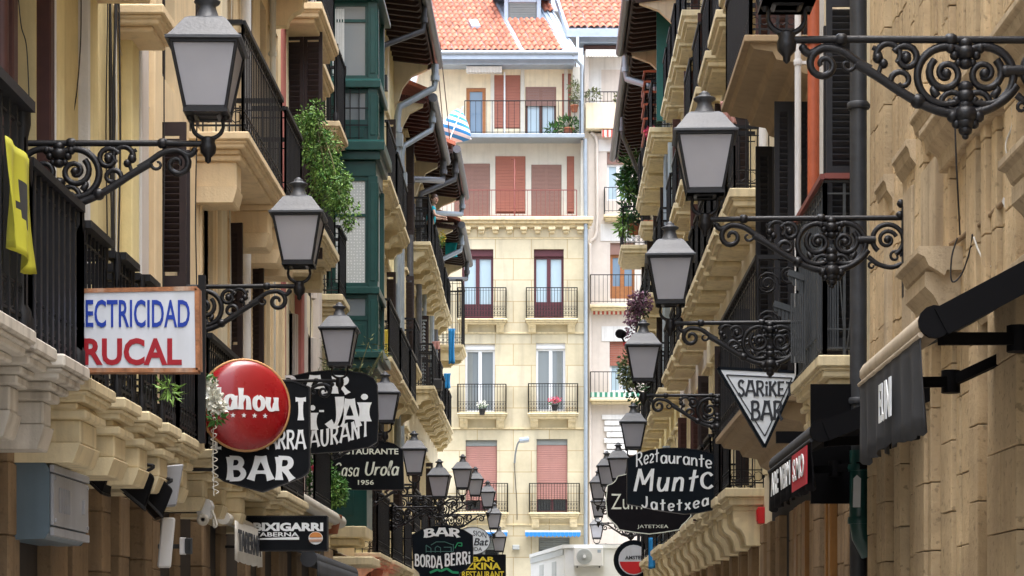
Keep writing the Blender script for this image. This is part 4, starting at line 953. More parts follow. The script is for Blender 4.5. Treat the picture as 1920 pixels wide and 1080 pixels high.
# ---- the four narrow houses further on
def far_left(label, y0, y1, wall, floors, ze, bal, shut=(), soffit='wood_soffit', trim='trim_cream', wins=None, gap_=.14, strips=(), over=.92):
    h = House('town_house', label, 'building', 1, -3.7, y0+.005, y1, ze, M[wall])
    n = max(2, int((y1-y0)/1.9)); 
    for k in range(n):
        c = y0+(y1-y0)*(k+.5)/n
        for f in floors:
            h.window(c-.45, c+.45, f+.05, f+2.5, M['shutter_brown'] if k % 2 else M['wood_frame'], M['glass_dark'], dep=.15)
            h.surround(c-.45, c+.45, f+.05, f+2.5, .14, .05, M[trim], head=True)
            if (k+int(f)) % 3 == 0: h.shutter(c-.5, f+.05, f+2.5, .26, M['shutter_dark'], 85, step=.1)
    for (a, b, f, p, hh) in bal:
        o = h.slab(a, b, f, p, M[trim], th=.24, consoles=2, cdrop=.24, cw=.2); h.railing(o, a, b, f, p, hh, M['iron_rail'], gap=gap_, r=.009, deco=True)
    for (a, b, mm) in strips: h.pilaster(a, b, 3.5, ze-.3, .08, M[mm])
    h.eave(y0+.02, y1-.02, ze, over, M[soffit], M['gutter'], cove=((y1-.2, y0+.1), M['plaster_cream']))
    h.piers([(y0+.1+k*1.7, y0+.6+k*1.7, .1) for k in range(int((y1-y0)/1.7))], M['stone_brown'])
    h.walls(M['plaster_cream'], 3.25); HOUSES.append(h); return h
hc = far_left('yellow house beyond the green oriel, dark boarded eave and long ribbed gutter', 37.3, 51.0, 'plaster_yellow', (3.45,7.4,10.8), 15.55,
     [(41.6,44.0,10.75,.6,1.1),(44.3,46.2,10.75,.6,1.1),(46.5,48.2,10.75,.55,1.1),(41.8,44.8,7.25,.62,1.15),(45.4,48.2,7.25,.6,1.1),(48.6,50.6,7.25,.6,1.1),(40.5,43.5,3.36,.5,1.2),(44.3,47.5,3.36,.5,1.2),(48,50.6,3.36,.5,1.2)],
     strips=((44.05,44.3,'plaster_yellow'),(47.9,48.3,'plaster_cream')))
hd = far_left('narrow cream house with maroon boarded eave and a stack of balconies', 51.0, 57.9, 'plaster_cream', (4.4,8.4,11.9), 14.75,
     [(54.6,56.0,11.9,.66,1.15),(56.3,57.75,11.9,.66,1.15),(51.6,53.6,8.4,.5,1.1),(56.2,57.8,8.4,.68,1.12),(51.5,54.0,4.3,.5,1.1),(54.6,57.4,4.3,.5,1.1)], soffit='wood_soffit_red', over=.78)
he = far_left('narrow house with brown shutters, laundry on its balconies and black eave', 57.9, 64.2, 'plaster_cream', (4.4,8.4,11.9), 15.15,
     [(58.1,59.4,11.9,.66,1.1),(59.7,61.0,11.9,.64,1.1),(61.3,62.6,11.9,.62,1.1),(62.8,64.1,11.9,.6,1.1),(58.1,59.5,8.4,.66,1.12),(59.8,61.2,8.4,.7,1.12),(61.5,62.8,8.4,.62,1.1),(63,64.1,8.4,.62,1.1),(58.4,61,4.3,.5,1.1)], over=1.05)
hf = far_left('last narrow house of the left row, black eave above a caged balcony', 64.2, 71.0, 'plaster_cream', (4.4,8.4,11.9), 14.3,
     [(64.6,66.2,11.9,.6,1.1),(66.6,68.2,11.9,.6,1.1),(64.6,66.2,8.4,.62,1.1),(66.6,68.4,8.4,.62,1.1),(68.8,70.6,8.4,.5,1.1),(68.6,70.9,11.2,.95,2.1),(65,68,4.3,.5,1.1)])
# rain pipes from the gutters
def rain(h, ya, yb_, zt, over=1.0, r=.075, drop=.55, zend=None, m='zinc'):
    mb = MB(); x0, x1 = h.w(over), h.w(.14)
    pts = [(x0,ya,zt), (x0,ya,zt-drop*.6), (x0-.03*h.sgn,ya+.05,zt-drop), (x1+.05*h.sgn,yb_,zt-drop-.55), (x1,yb_,zt-drop-.8), (x1,yb_,zend or zt-4)]
    mb.tube(pts, r, 8); mb.lathe([(r*1.25,-.06),(r*1.3,.06)], pts[1], 8); mb.lathe([(r*1.25,-.06),(r*1.3,.06)], (x1,yb_,zt-drop-1.1), 8)
    mb.box(x1-.13, x1+.13, yb_-.12, yb_+.12, zt-drop-1.5, zt-drop-1.2)
    mb.build('rain_pipe', M[m], h.root)
rain(hc, 50.4, 50.0, 15.3, zend=4, r=.085); rain(hd, 57.3, 54.6, 14.6, over=.85, zend=9, r=.085, m='gutter'); rain(he, 63.6, 60.6, 14.95, over=1.1, zend=8); rain(hf, 70.0, 66.8, 14.1, m='gutter', zend=10)
rain(hd, 52.0, 51.4, 14.7, over=.85, zend=6, r=.07); rain(he, 59.0, 58.3, 15.0, over=1.1, zend=9, r=.08, m='gutter'); rain(hf, 65.4, 64.6, 14.2, zend=9, r=.075); rain(hc, 46.0, 45.2, 15.4, zend=5, r=.06, m='pipe_dark')
# ================================================================ right side of the street
# ---- sandstone house, nearest on the right
h = House('stone_house', 'nearest right house of weathered sandstone blocks with moulded cornices', 'building', -1, 2.85, 5, 18.68, 17.8, M['stone'])
def strip_courses(h, specs, m, z0, z1, name='stone_pilaster', bh=.62):
    for (a, b, p) in specs:
        mb = MB(); z = z0-.21; rj = random.Random(int(z0*10)); dz = random.choice((0,0,0,bh*.5))
        while z < z1:
            zt = z+bh*rj.uniform(.9,1.12)+(dz if z < z0 else 0); j = random.uniform(-.003,.003)
            h.bx(mb, -.06, p+j, a+random.uniform(0,.008), b-random.uniform(0,.008), max(z,z0)+.004, min(zt,z1)-.004); z = zt
        mb.build(name, m, h.root, bevel=.005)
random.seed(5)
sp = []; y = 5.1
while y < 18.5:
    wd = random.choice((.07,.1,.14,.2,.3)); sp.append((y, min(y+wd, 18.66), random.choice((.025,.04,.06,.09,.11,.05)))); y += wd+random.choice((0,.0,.02,.05,.1))
strip_courses(h, sp, M['stone'], 3.9, 17.6)
sp = []; y = 5.1
while y < 18.3:
    wd = random.choice((.09,.13,.2,.3,.42)); sp.append((y, min(y+wd,18.6), random.choice((.02,.05,.09,.12)))); y += wd+random.choice((0,.02,.06))
strip_courses(h, sp, M['stone'], 0, 3.88, bh=.5)
def moulding(h, y0, y1, zt, p, m, hgt=.3, name='cornice'):
    prof = [(-.05,0),(p,0),(p,-.05),(p*.88,-.07),(p*.8,-.13),(p*.62,-.17),(p*.5,-.2),(p*.46,-hgt),(-.05,-hgt)]
    mb = MB(); mb.prism(prof, (h.w(0), y0, zt), (h.sgn,0,0), (0,0,1), (0,y1-y0,0)); return mb.build(name, m, h.root, bevel=.008)
moulding(h, 11.2, 14.95, 5.27, .26, M['stone_trim'], .3); moulding(h, 16.05, 16.7, 5.47, .17, M['stone_trim'], .3); moulding(h, 17.25, 17.75, 5.47, .15, M['stone_trim'], .3); moulding(h, 15.05, 15.7, 5.55, .2, M['stone_trim'], .3)
for (a, b) in ((15.2,15.75),(16.15,16.6),(17.32,17.7)): h.pilaster(a, b, 3.9, 5.15, .11, M['stone_trim'])
for (a, b) in ((14.4,15.35),(11.0,11.85)):
    moulding(h, a, b, 4.36, .36, M['stone_trim'], .16, 'console_cap')
    mb = MB(); mb.prism([(-.05,0),(.3,0),(.3,-.1),(.24,-.16),(.2,-.24),(.08,-.3),(-.05,-.3)], (h.w(0), a+.08, 4.2), (h.sgn,0,0), (0,0,1), (0,b-a-.16,0)); mb.build('console', M['stone_trim'], h.root, bevel=.01)
moulding(h, 9.5, 14.3, 3.92, .13, M['stone_trim'], .14, 'string_course'); moulding(h, 15.4, 18.6, 4.02, .12, M['stone_trim'], .14, 'string_course')
h.wallmat = M['stone_joint']; finish(h, 'stone_joint', 3.9)
# ---- dark shuttered house
h = House('town_house', 'narrow house behind the grey drainpipe with tall dark shutters and a red capped railing', 'building', -1, 2.85, 18.69, 22.4, 17.8, M['plaster_cream'])
for z0, z1 in ((4.35,7.55),(8.1,10.9)): h.window(19.75, 21.2, z0, z1, M['shutter_black'], M['glass_dark'], mull=1)
h.shutter(19.5, 4.35, 7.6, .3, M['shutter_black'], 90, step=.06); h.shutter(20.2, 4.35, 7.5, .24, M['shutter_black'], 80, step=.06)
o = h.slab(19.3, 21.5, 4.28, .42, M['trim_cream'], th=.26)
for cy in (19.75, 20.5, 21.2): two_tier(h, o, cy, 4.02, .34, .3, M['trim_cream'], .16, .1)
rl = h.railing(o, 19.3, 21.5, 4.28, .42, 1.6, M['iron_grey'], gap=.17, r=.012, flat=.02, top=.02, deco=False)
cap = MB()
for (a, b) in (((h.w(.0),19.33,5.9),(h.w(.36),19.33,5.9)), ((h.w(.36),19.33,5.9),(h.w(.36),21.45,5.9))): cap.bar(a, b, .07, .05)
cap.build('handrail', M['rail_red'], o)
gs = MB()
for k in range(9):
    yy = 19.36+.004*k; xx = h.w(.30)+.0; gs.box(2.44+.022*k, 2.455+.022*k, 19.4+.01*(k % 2), 19.43, 4.34, 5.3)
gs.build('slatted_screen', M['iron_grey'], o); gs = MB()
for k in range(7): gs.box(2.30+.02*k, 2.313+.02*k, 20.3, 20.33, 4.34, 5.0)
gs.build('slatted_screen', M['iron_grey'], o)
for (xa, za, yy) in ((2.34,5.30,20.9),(2.24,5.06,21.3)):
    fl2 = MB(); A = Vector((xa,yy,za)); B = Vector((xa+.26,yy,za-.09)); 
    for i in range(7):
        t = i/7; q = A+(B-A)*t; L2 = .06+.24*t; fl2.obox(q+Vector((.018,0,-L2/2-.02)), (.015,0,-.004), (0,.012,0), (0,0,L2/2))
    fl2.bar(A, B, .05, .06); fl2.build('blind_panel', M['iron_grey'], o)
lz = MB(); 
for (a, b) in (((2.62,19.34,5.2),(2.68,19.34,4.35)), ((2.80,19.34,5.2),(2.70,19.34,4.35)), ((2.64,19.34,5.4),(2.62,19.34,5.2)), ((2.78,19.34,5.4),(2.80,19.34,5.2))): lz.tube([a, b], .008, 5)
lz.build('lattice', M['iron_grey'], o)
h.pipe(21.8, .31, 4.4, 17.4, .034, M['plaster_white'], label='white painted pipe beside the rust red one'); h.pilaster(22.12, 22.38, 4.3, 17, .1, M['plaster_white'])
h.pipe(18.78, .13, 0.6, 17.5, .078, M['pipe_dark'], label='dark grey drainpipe at the edge of the stone house')
h.pipe(21.4, .2, 4.5, 17.5, .062, M['pipe_red'], label='rust red drainpipe beside a white strip')
h.piers([(18.75,19.0,.1),(19.5,19.75,.12),(20.4,20.8,.04),(21.8,22.3,.1)], M['stone_brown'])
aw_ = MB(); h.bx(aw_, .02, .1, 20.9, 21.05, 0, 3.2); h.bx(aw_, .02, .09, 21.3, 21.42, 0, 3.2); aw_.build('door_frame', M['amber_wood'], h.root, bevel=.01)
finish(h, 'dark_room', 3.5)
# ---- house with the deep brown balconies
h = House('town_house', 'house with deep brown moulded balcony undersides and black shutters', 'building', -1, 2.85, 22.41, 27.3, 17.8, M['plaster_cream'])
for z0, z1 in ((4.3,7.4),(8.05,10.9)):
    h.window(23.2, 24.2, z0, z1, M['shutter_black'], M['glass_dark']); h.window(25.3, 26.3, z0, z1, M['shutter_black'], M['glass_dark'])
for y, n, a_ in ((23.0,2,88),(24.3,1,96),(25.1,2,86),(26.4,1,95)): h.shutter(y, 4.3, 7.5, .2, M['shutter_black'], a_, n=n, step=.065); h.shutter(y, 8.05, 11, .2, M['shutter_brown'], a_, n=n, step=.065)
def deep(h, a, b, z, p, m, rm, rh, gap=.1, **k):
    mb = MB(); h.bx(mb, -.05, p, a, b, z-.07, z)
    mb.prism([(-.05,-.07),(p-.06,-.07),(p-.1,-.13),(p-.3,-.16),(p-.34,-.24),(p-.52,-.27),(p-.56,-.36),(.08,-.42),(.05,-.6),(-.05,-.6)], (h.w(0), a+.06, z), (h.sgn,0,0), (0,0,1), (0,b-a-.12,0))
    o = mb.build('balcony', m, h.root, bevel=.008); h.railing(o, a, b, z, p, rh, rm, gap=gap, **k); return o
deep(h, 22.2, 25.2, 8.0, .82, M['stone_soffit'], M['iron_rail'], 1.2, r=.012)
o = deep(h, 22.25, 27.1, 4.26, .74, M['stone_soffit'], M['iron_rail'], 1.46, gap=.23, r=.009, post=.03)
sc = MB()
def spir(mb, c, r0, r1, turns, rad, ph=0, ax='y', n=22):
    pts = []
    for i in range(n+1):
        t = i/n; a = ph+turns*2*pi*t; r = r0+(r1-r0)*t
        pts.append((c[0]+r*cos(a), c[1], c[2]+r*sin(a)))
    mb.tube(pts, rad, 5, cap=False)
for cz in (4.62, 5.02, 5.42):
    spir(sc, (2.28,22.29,cz), .13, .02, 2, .012); spir(sc, (2.5,22.29,cz+.1), .1, .02, -2, .012)
sc.build('scroll_panel', M['iron_rail'], o)
h.pipe(27.2, .12, 7.2, 17.5, .06, M['plaster_white'])
h.piers([(22.5,22.9,.06),(23.4,23.7,.1),(24.4,24.8,.06),(25.6,26,.1),(26.8,27.2,.08)], M['stone_brown'])
aw_ = MB(); h.bx(aw_, .02, .1, 22.95, 23.25, 0, 3.2); h.bx(aw_, .02, .08, 23.9, 24.2, 0, 3.2); aw_.build('door_frame', M['amber_wood'], h.root, bevel=.01)
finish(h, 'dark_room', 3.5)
# ---- cream houses further on
def far_right(label, xf, y0, y1, wall, floors, ze, bal, over=1.0, eave=True, soffit='wood_soffit', trim='trim_cream', shut='shutter_dark', f1=None, twotone=()):
    h = House('town_house', label, 'building', -1, xf, y0+.005, y1, ze, M[wall])
    n = max(2, int((y1-y0)/1.75))
    for k in range(n):
        c = y0+(y1-y0)*(k+.5)/n
        for f in floors:
            h.window(c-.42, c+.42, f+.05, f+2.5, M['shutter_brown'], M['glass_dark'], dep=.15); h.surround(c-.42, c+.42, f+.05, f+2.5, .14, .05, M[trim])
            if (k+int(f)) % 2 == 0: h.shutter(c-.46, f+.05, f+2.5, .24, M[shut], 85, step=.09)
    for (a, b, f, p, hh, rm) in bal:
        o = h.slab(a, b, f, p, M[trim], th=.3, consoles=0); h.railing(o, a, b, f, p, hh, M[rm], gap=.14, r=.008)
        if f < 7:
            for cy in (a+.26, b-.26): mb = MB(); h.console(mb, cy, f-.3, p-.12, .26, .46); mb.build('console', M[trim], o, bevel=.012)
    if eave: h.eave(y0+.02, y1-.02, ze, over, M[soffit], M['gutter'], cove=((y1-.2, y0+.1), M['plaster_cream']))
    h.piers([(y0+.1+k*1.6, y0+.55+k*1.6, .1) for k in range(int((y1-y0)/1.6))], M['stone_brown'])
    h.walls(M['plaster_cream'], 3.25); HOUSES.append(h); return h
B = []
for k in range(6): a = 28.3+k*1.72; B += [(a, a+1.25, 3.72, .52, 1.05, 'iron_rail')]
for k in range(8): a = 27.6+k*1.32; B += [(a, a+1.08, 7.55, .52, 1.05, 'iron_rail')]
for k in range(5): a = 28.0+k*2.1; B += [(a, a+1.6, 10.6, .5, 1.05, 'iron_rail'), (a, a+1.6, 13.7, .5, 1.05, 'iron_rail')]
hr1 = far_right('cream house with rows of small stone balconies above the black restaurant signs', 2.85, 27.31, 38.6, 'plaster_cream', (3.8,7.6,10.7,13.8), 17.5, B)
B = []
for k in range(5): a = 39.2+k*1.62; B += [(a+1.4, a+2.7, 13.7, .46, 1.1, 'iron_rail')]
for k in range(4): a = 39.0+k*2.2; B += [(a, a+1.6, 3.8, .5, 1.05, 'iron_rail'), (a, a+1.6, 7.5, .5, 1.05, 'iron_rail'), (a, a+1.6, 10.6, .45, 1.1, 'iron_rail')]
hr2 = far_right('pale house with stepped stone balcony slabs and dark shutters in the right row', 2.98, 38.61, 48.6, 'plaster_rose', (3.9,7.6,10.7,13.8), 17.3, B, over=.9, shut='shutter_brown')
B = []
for k in range(2): a = 49.9+k*2.0; B += [(a, a+1.6, 13.7, .66, 1.1, 'iron_rail')]
for k in range(2): a = 49.0+k*2.2; B += [(a, a+1.6, 7.5, .5, 1.05, 'iron_rail'), (a, a+1.6, 10.6, .5, 1.05, 'iron_rail'), (a, a+1.6, 3.9, .5, 1.05, 'iron_rail')]
hr3 = far_right('house with blue shutters, a tall orange railed cage and dark boarded eave', 3.0, 48.61, 53.3, 'plaster_yellow', (3.9,7.6,10.7,13.8), 16.5, B, over=1.1, shut='zinc_blue')
B = []
for k in range(3): a = 53.7+k*1.85; B += [(a, a+1.5, 13.7, .66, 1.1, 'iron_rail')]
B += [(59.6,61.0,13.4,.5,1.1,'iron_rail'), (62.6,65.2,13.3,.95,1.15,'iron_rail')]
for k in range(4): a = 54.0+k*2.6; B += [(a, a+1.7, 7.5, .5, 1.05, 'iron_rail'), (a, a+1.7, 3.9, .5, 1.05, 'iron_rail'), (a, a+1.7, 10.5, .55, 1.05, 'iron_rail')]
hr4 = far_right('last house of the right row with a plant filled balcony under a deep black eave', 3.05, 53.31, 66.0, 'plaster_yellow', (3.9,7.6,10.6,13.8), 16.7, B, over=.95)
rain(hr3, 53.0, 52.0, 16.2, over=1.1, r=.08, zend=10, m='zinc'); rain(hr4, 60.0, 64.0, 16.4, over=1.0, r=.06, zend=12, m='gutter')
# orange cage of the top balcony
cg = MB(); xa, xb_ = 2.35, 2.98
for i in range(9):
    xx = xa+(xb_-xa)*i/8; cg.bar((xx,52.0,13.7), (xx,52.0,15.55), .02, .02)
for i in range(8): cg.bar((xa,52.0+.2*i,13.7), (xa,52.0+.2*i,15.55), .02, .02)
cgo = cg.build('cage_railing', M['iron_rail'], hr3.root)
cr_ = MB()
for z in (14.05,14.4,14.75,15.05,15.3,15.55): cr_.bar((xa,51.97,z), (xb_,51.97,z), .05, .05); cr_.bar((xa-.03,51.97,z), (xa-.03,53.4,z), .05, .05)
cr_.build('cage_rail', M['pipe_red'], hr3.root)
tp = MB(); hr3.bx(tp, .05, .5, 49.7, 49.78, 13.8, 16.4); tp.build('green_shutter', M['green_light'], hr3.root)
# ground
gnd = MB(); gnd.box(-250, 250, -200, 400, -.5, 0); struct(gnd, 'street', M['asphalt'])
# ================================================================ street lamps on scrolled wall brackets
def SP(px, py, s, dy=0): return Vector((X(px, s), Yd(s)+dy, Z(py, s)))
def spiral2(mb, cu, cz, r0, r1, a0, a1, t0, t1, n=20, sides=6):
    pts = []; rr = []
    for i in range(n+1):
        t = i/n; a = radians(a0+(a1-a0)*t); r = r0+(r1-r0)*t
        pts.append((cu+r*cos(a), 0, cz+r*sin(a))); rr.append(t0+(t1-t0)*t)
    mb.tube(pts, rr, sides)
def sq(mb): mb.v = [(p[0]*.88, p[1]*.88, p[2]*.95) for p in mb.v]; return mb
def make_lamp():
    t = thing('street_lamp', 'lamp', 'street lamp', (0,0,0), 'lanterns on scrolled iron brackets along the street')
    I = M['iron']
    L = 1.56
    b = MB()
    b.tube([(.02,0,0),(.3,0,.004),(.9,0,.002),(L,0,0)], .021, 8)
    for u in (.3,.9): b.lathe([(.024,-.03),(.034,-.015),(.034,.015),(.024,.03)], (u,0,.003), 8, ax=(1,0,0))
    b.box(L-.035, L, -.045, .045, -.62, .08)
    b.ball((L-.05,0,.02), .035); b.ball((L-.04,0,.11), .035)
    arm = b.build('arm', I, t)
    s_ = MB(); w1, w2 = .029, .015
    # tip leaf and volute
    s_.tube(smooth_pts([(.09,0,-.05),(.13,0,-.075),(.20,0,-.045),(.30,0,-.06),(.39,0,-.12),(.46,0,-.16)]), .023, 6)
    spiral2(s_, .205, -.135, .088, .018, 100, 560, .024, .014)
    spiral2(s_, .335, -.135, .05, .012, 80, -280, .014, .008, 14)
    s_.ball((.09,0,-.045), .024)
    # long sweeping lower bow
    s_.tube(smooth_pts([(.38,0,-.13),(.5,0,-.2),(.62,0,-.28),(.74,0,-.35),(.86,0,-.395),(.98,0,-.405),(1.1,0,-.38),(1.2,0,-.32),(1.26,0,-.25)]), [.026]*49, 8)
    s_.lathe([(.03,-.03),(.042,-.01),(.042,.01),(.03,.03)], (.72,0,-.335), 8, ax=(.85,0,-.5))
    for sg in (1, -1):
        def q(u): return .98+sg*(u-.98)
        def A(a): return a if sg > 0 else 180-a
        spiral2(s_, q(.875), -.20, .165, .15, A(60), A(330), w1*.85, w1*.75, 26)
        spiral2(s_, q(.875), -.185, .10, .02, A(130), A(130+540), w2*1.5, w2, 26)
        s_.ball((q(.875),0,-.185), .03)
        spiral2(s_, q(.915), -.345, .07, .02, A(180), A(-230), w2*1.2, w2, 16); s_.ball((q(.93),0,-.33), .024)
        s_.tube(smooth_pts([(q(.76),0,-.09),(q(.79),0,-.15),(q(.83),0,-.17)]), [.03]+[.012]*12, 6) if False else None
        s_.tube(smooth_pts([(q(.83),0,-.31),(q(.80),0,-.27),(q(.83),0,-.25),(q(.86),0,-.27)]), [.02,.022,.024,.024,.022,.02,.018,.016,.015,.014,.012,.011,.01,.01,.01,.01,.008,.008,.006], 6)
        for k in range(3): s_.ball((q(.90+.02*k),0,-.045-.04*k), .03-.004*k)
    for zz, r in ((-.02,.04),(-.07,.055),(-.13,.04),(-.26,.045),(-.31,.055),(-.36,.045),(-.41,.07),(-.455,.055),(-.495,.04),(-.53,.02)): s_.ball((.98,0,zz), r, sz=.8)
    for du in (-.07,.07): s_.ball((.98+du,0,-.42), .035); s_.ball((.98+du*.7,0,-.46), .028)
    # scrolls between tip and bow
    spiral2(s_, .56, -.085, .07, .06, 200, -40, .02, .017, 16); spiral2(s_, .655, -.10, .075, .02, 150, -330, .021, .015, 20); s_.ball((.655,0,-.10), .03)
    spiral2(s_, .63, -.225, .065, .02, 200, -140, .019, .014, 14); s_.tube(smooth_pts([(.50,0,-.19),(.52,0,-.12),(.50,0,-.06),(.47,0,-.04)]), .014, 6); s_.ball((.5,0,-.1), .03); s_.ball((.53,0,-.13), .028)
    # scroll next to the wall
    spiral2(s_, 1.41, -.17, .13, .11, -60, 230, .022, .02, 24); spiral2(s_, 1.41, -.17, .075, .02, 20, 480, .017, .013, 22); s_.ball((1.41,0,-.17), .028)
    s_.tube(smooth_pts([(1.26,0,-.3),(1.34,0,-.36),(1.44,0,-.385),(1.52,0,-.36)]), .02, 7); spiral2(s_, 1.47, -.3, .05, .015, 0, 400, .013, .01, 14)
    s_.tube([(1.2,0,-.17),(1.32,0,-.17)], .034, 8); s_.ball((1.2,0,-.17), .034)
    spiral2(s_, 1.29, -.37, .035, .012, 0, 380, .012, .009, 10)
    s_.build('scrollwork', I, arm)
    c = MB(); c.lathe([(.004,-.13),(.02,-.115),(.022,-.09),(.05,-.06),(.055,-.02),(.045,.01),(.05,.03),(.035,.045)], (0,0,0), 10)
    col = c.build('collar', I, t)
    c = MB()
    for sg in (1,-1):
        c.tube(smooth_pts([(.0,0,.035),(.05*sg,0,.045),(.095*sg,0,.075),(.115*sg,0,.12),(.112*sg,0,.165),(.13*sg,0,.195)]), [.017]*16+[.014]*15, 6); c.ball((.135*sg,0,.19), .028)
    sq(c).build('fork', I, t)
    base = MB(); base.lathe([(.165*1.414,.19),(.165*1.414,.215),(.10,.18),(.09,.19)], (0,0,0), 4, rot=pi/4, smooth=False)
    base.box(-.165,.165,-.165,.165,.19,.212); lt = sq(base).build('lantern', I, t)
    f = MB()
    zb_, zt_ = .21, .675; hb, ht = .150, .245
    for sx in (1,-1):
        for sy in (1,-1): f.bar((sx*hb,sy*hb,zb_), (sx*ht,sy*ht,zt_), .026, .026)
    for (hh, zz, wd) in ((hb, zb_+.012, .03), (ht, zt_-.012, .03)):
        for a, b2 in (((-1,-1),(1,-1)),((1,-1),(1,1)),((1,1),(-1,1)),((-1,1),(-1,-1))): f.bar((a[0]*hh,a[1]*hh,zz), (b2[0]*hh,b2[1]*hh,zz), .024, wd)
    sq(f).build('lantern_frame', I, lt, bevel=.004)
    g = MB(); e = .004; b0, t0 = hb-e, ht-e
    for (a, b2) in (((-1,-1),(1,-1)),((1,-1),(1,1)),((1,1),(-1,1)),((-1,1),(-1,-1))):
        P = [Vector((a[0]*b0,a[1]*b0,zb_+.015)), Vector((b2[0]*b0,b2[1]*b0,zb_+.015)), Vector((b2[0]*t0,b2[1]*t0,zt_-.01)), Vector((a[0]*t0,a[1]*t0,zt_-.01))]
        g.add(P, [(0,1,2,3)])
    sq(g).build('glass', M['lantern_glass'], lt)
    r = MB(); k = 1.414
    r.lathe([(.25*k,.668),(.283*k,.672),(.283*k,.69),(.262*k,.70),(.225*k,.745),(.185*k,.80),(.15*k,.845),(.12*k,.862),(.06,.866)], (0,0,0), 4, rot=pi/4, smooth=False)
    ro = sq(r).build('lantern_roof', M['zinc_roof'], t)
    n = MB(); n.lathe([(.105,.858),(.10,.875),(.082,.90),(.066,.945),(.064,.965),(.098,.985),(.10,.998),(.07,1.01),(.045,1.02),(.05,1.035),(.02,1.055),(.004,1.06)], (0,0,0), 10); sq(n).build('finial', M['zinc_roof'], ro)
    return t
LAMP0 = make_lamp()
lamps = [ # px, py of the arm, scale, side, label
 (1475,75,342,1,'nearest lamp at the top right, its lantern cut off by the photo edge'),
 (390,270,283,-1,'largest lantern on the left, high above the blue and red electrical shop sign'),
 (1322,412,241,1,'largest whole lantern on the right, just left of the red capped railing'),
 (561,537,203,-1,'second largest lantern on the left, below the trailing green plant'),
 (1257,607,190,1,'second whole lantern of the right row, above the white triangular sign'),
 (637,714,147,-1,'third lantern on the left, hanging over the dark sign lettered BAR and JAi'),
 (1206,742,142,1,'third whole lantern of the right row, right beside the green and purple hanging plants'),
 (722,815,118,-1,'lantern half hidden by the right edge of the large black JAi sign'),
 (1187,862,106,1,'right lantern directly above the sign reading Restaurante'),
 (777,909,101,-1,'lantern just right of the black Casa Urola sign'),
 (824,951,90,-1,'dark lantern straight above the oval Borda Berri sign'),
 (1160,916,86,1,'lantern partly covered by the upper left corner of the Restaurante sign'),
 (867,932,80,-1,'lantern in front of the left pink roller shutter of the far house'),
 (1138,926,80,1,'narrow lantern left of the brown Zum sign, partly behind another lantern'),
 (891,943,68,-1,'lantern tucked behind the one before the left pink roller shutter'),
 (1121,950,69,1,'upper of the small far lanterns left of the brown Zum sign'),
 (915,964,63,-1,'small far lantern between two other small ones, upper of the last three on the left'),
 (1122,981,62,1,'middle of the small far lanterns left of the brown Zum sign'),
 (926,1003,61,-1,'small far lantern above the round white pension sign'),
 (1119,1021,57,1,'lowest and farthest lantern on the right, above the white cabin'),
 (936,1046,60,-1,'lowest and farthest lantern on the left, above the yellow lettered sign'),
]
for i, (px, py, s, sd, lab) in enumerate(lamps):
    p = SP(px, py, s); rz = 0 if sd > 0 else pi
    rz += random.uniform(-.05,.05)
    if i == 0: LAMP0.location = p; LAMP0.rotation_euler = (0,0,rz); LAMP0['label'] = lab
    else:
        o_ = dup(LAMP0, p, rz, lab); o_.rotation_euler = (random.uniform(-.02,.02), random.uniform(-.012,.012), rz)
# ================================================================ hanging signs
UX, UZ = Vector((1,0,0)), Vector((0,0,1))
def board(parent, pts, s, d, m, name='board', rim=None, rimw=.012, bevel=.004):
    mb = MB(); o = Vector((0, Yd(s), 0)); poly = [(X(p[0], s), Z(p[1], s)) for p in pts]
    mb.prism(poly, o, UX, UZ, (0,d,0)); b = mb.build(name, m, parent, bevel=bevel)
    if rim:
        r = MB(); P = [(p[0], Yd(s)+d*.5, p[1]) for p in poly]; P.append(P[0])
        for i in range(len(P)-1): r.bar(P[i], P[i+1], rimw, d+.012, up=(0,1,0))
        r.build('rim', rim, b)
    return b
def arms(parent, s, px, rows, xw, d=.05, m='iron'):
    for py in rows:
        mb = MB(); mb.bar((X(px,s), Yd(s)+d/2, Z(py,s)), (xw, Yd(s)+d/2, Z(py,s)), .025, .03); mb.lathe([(.05,0),(.05,.02)], (xw, Yd(s)+d/2, Z(py,s)), 8, ax=(1 if xw < 0 else -1,0,0)); mb.build('mounting_arm', M[m], parent)
def put(mb, fn, body, x0, x1, y0, y1, s, lift=.0, **k):
    o = Vector((X(x0,s), Yd(s)-.0015-lift, Z(y1,s))); w = (x1-x0)/s; h = (y1-y0)/s
    fn(mb, body, o, UX, UZ, w, h, **k)
def arcw(w, sag):    # parabola: middle lifted by sag metres
    return lambda a, b: (a, b+sag*(1-((2*a/w)-1)**2))
def sign(name, label, px, py, s): return thing(name, label, 'sign', tuple(SP(px, py, s)), None)
# 1 electrical shop
s = 290; t = sign('hanging_sign', 'white rust-edged shop sign lettered ELECTRICIDAD in blue and RUCAL in red', 245, 620, s)
b = board(t, [(123,546),(369,541),(371,694),(123,694)], s, .10, M['sign_white'], rim=M['rust'], rimw=.028)
l = MB(); put(l, text, 'ELECTRICIDAD', 127, 356, 562, 614, s, bold=.012); l.build('lettering', M['letter_blue'], b)
l = MB(); put(l, text, 'RUCAL', 157, 341, 634, 685, s, bold=.03); l.build('lettering', M['letter_red'], b)
arms(t, s, 130, (560,680), -3.6, .1)
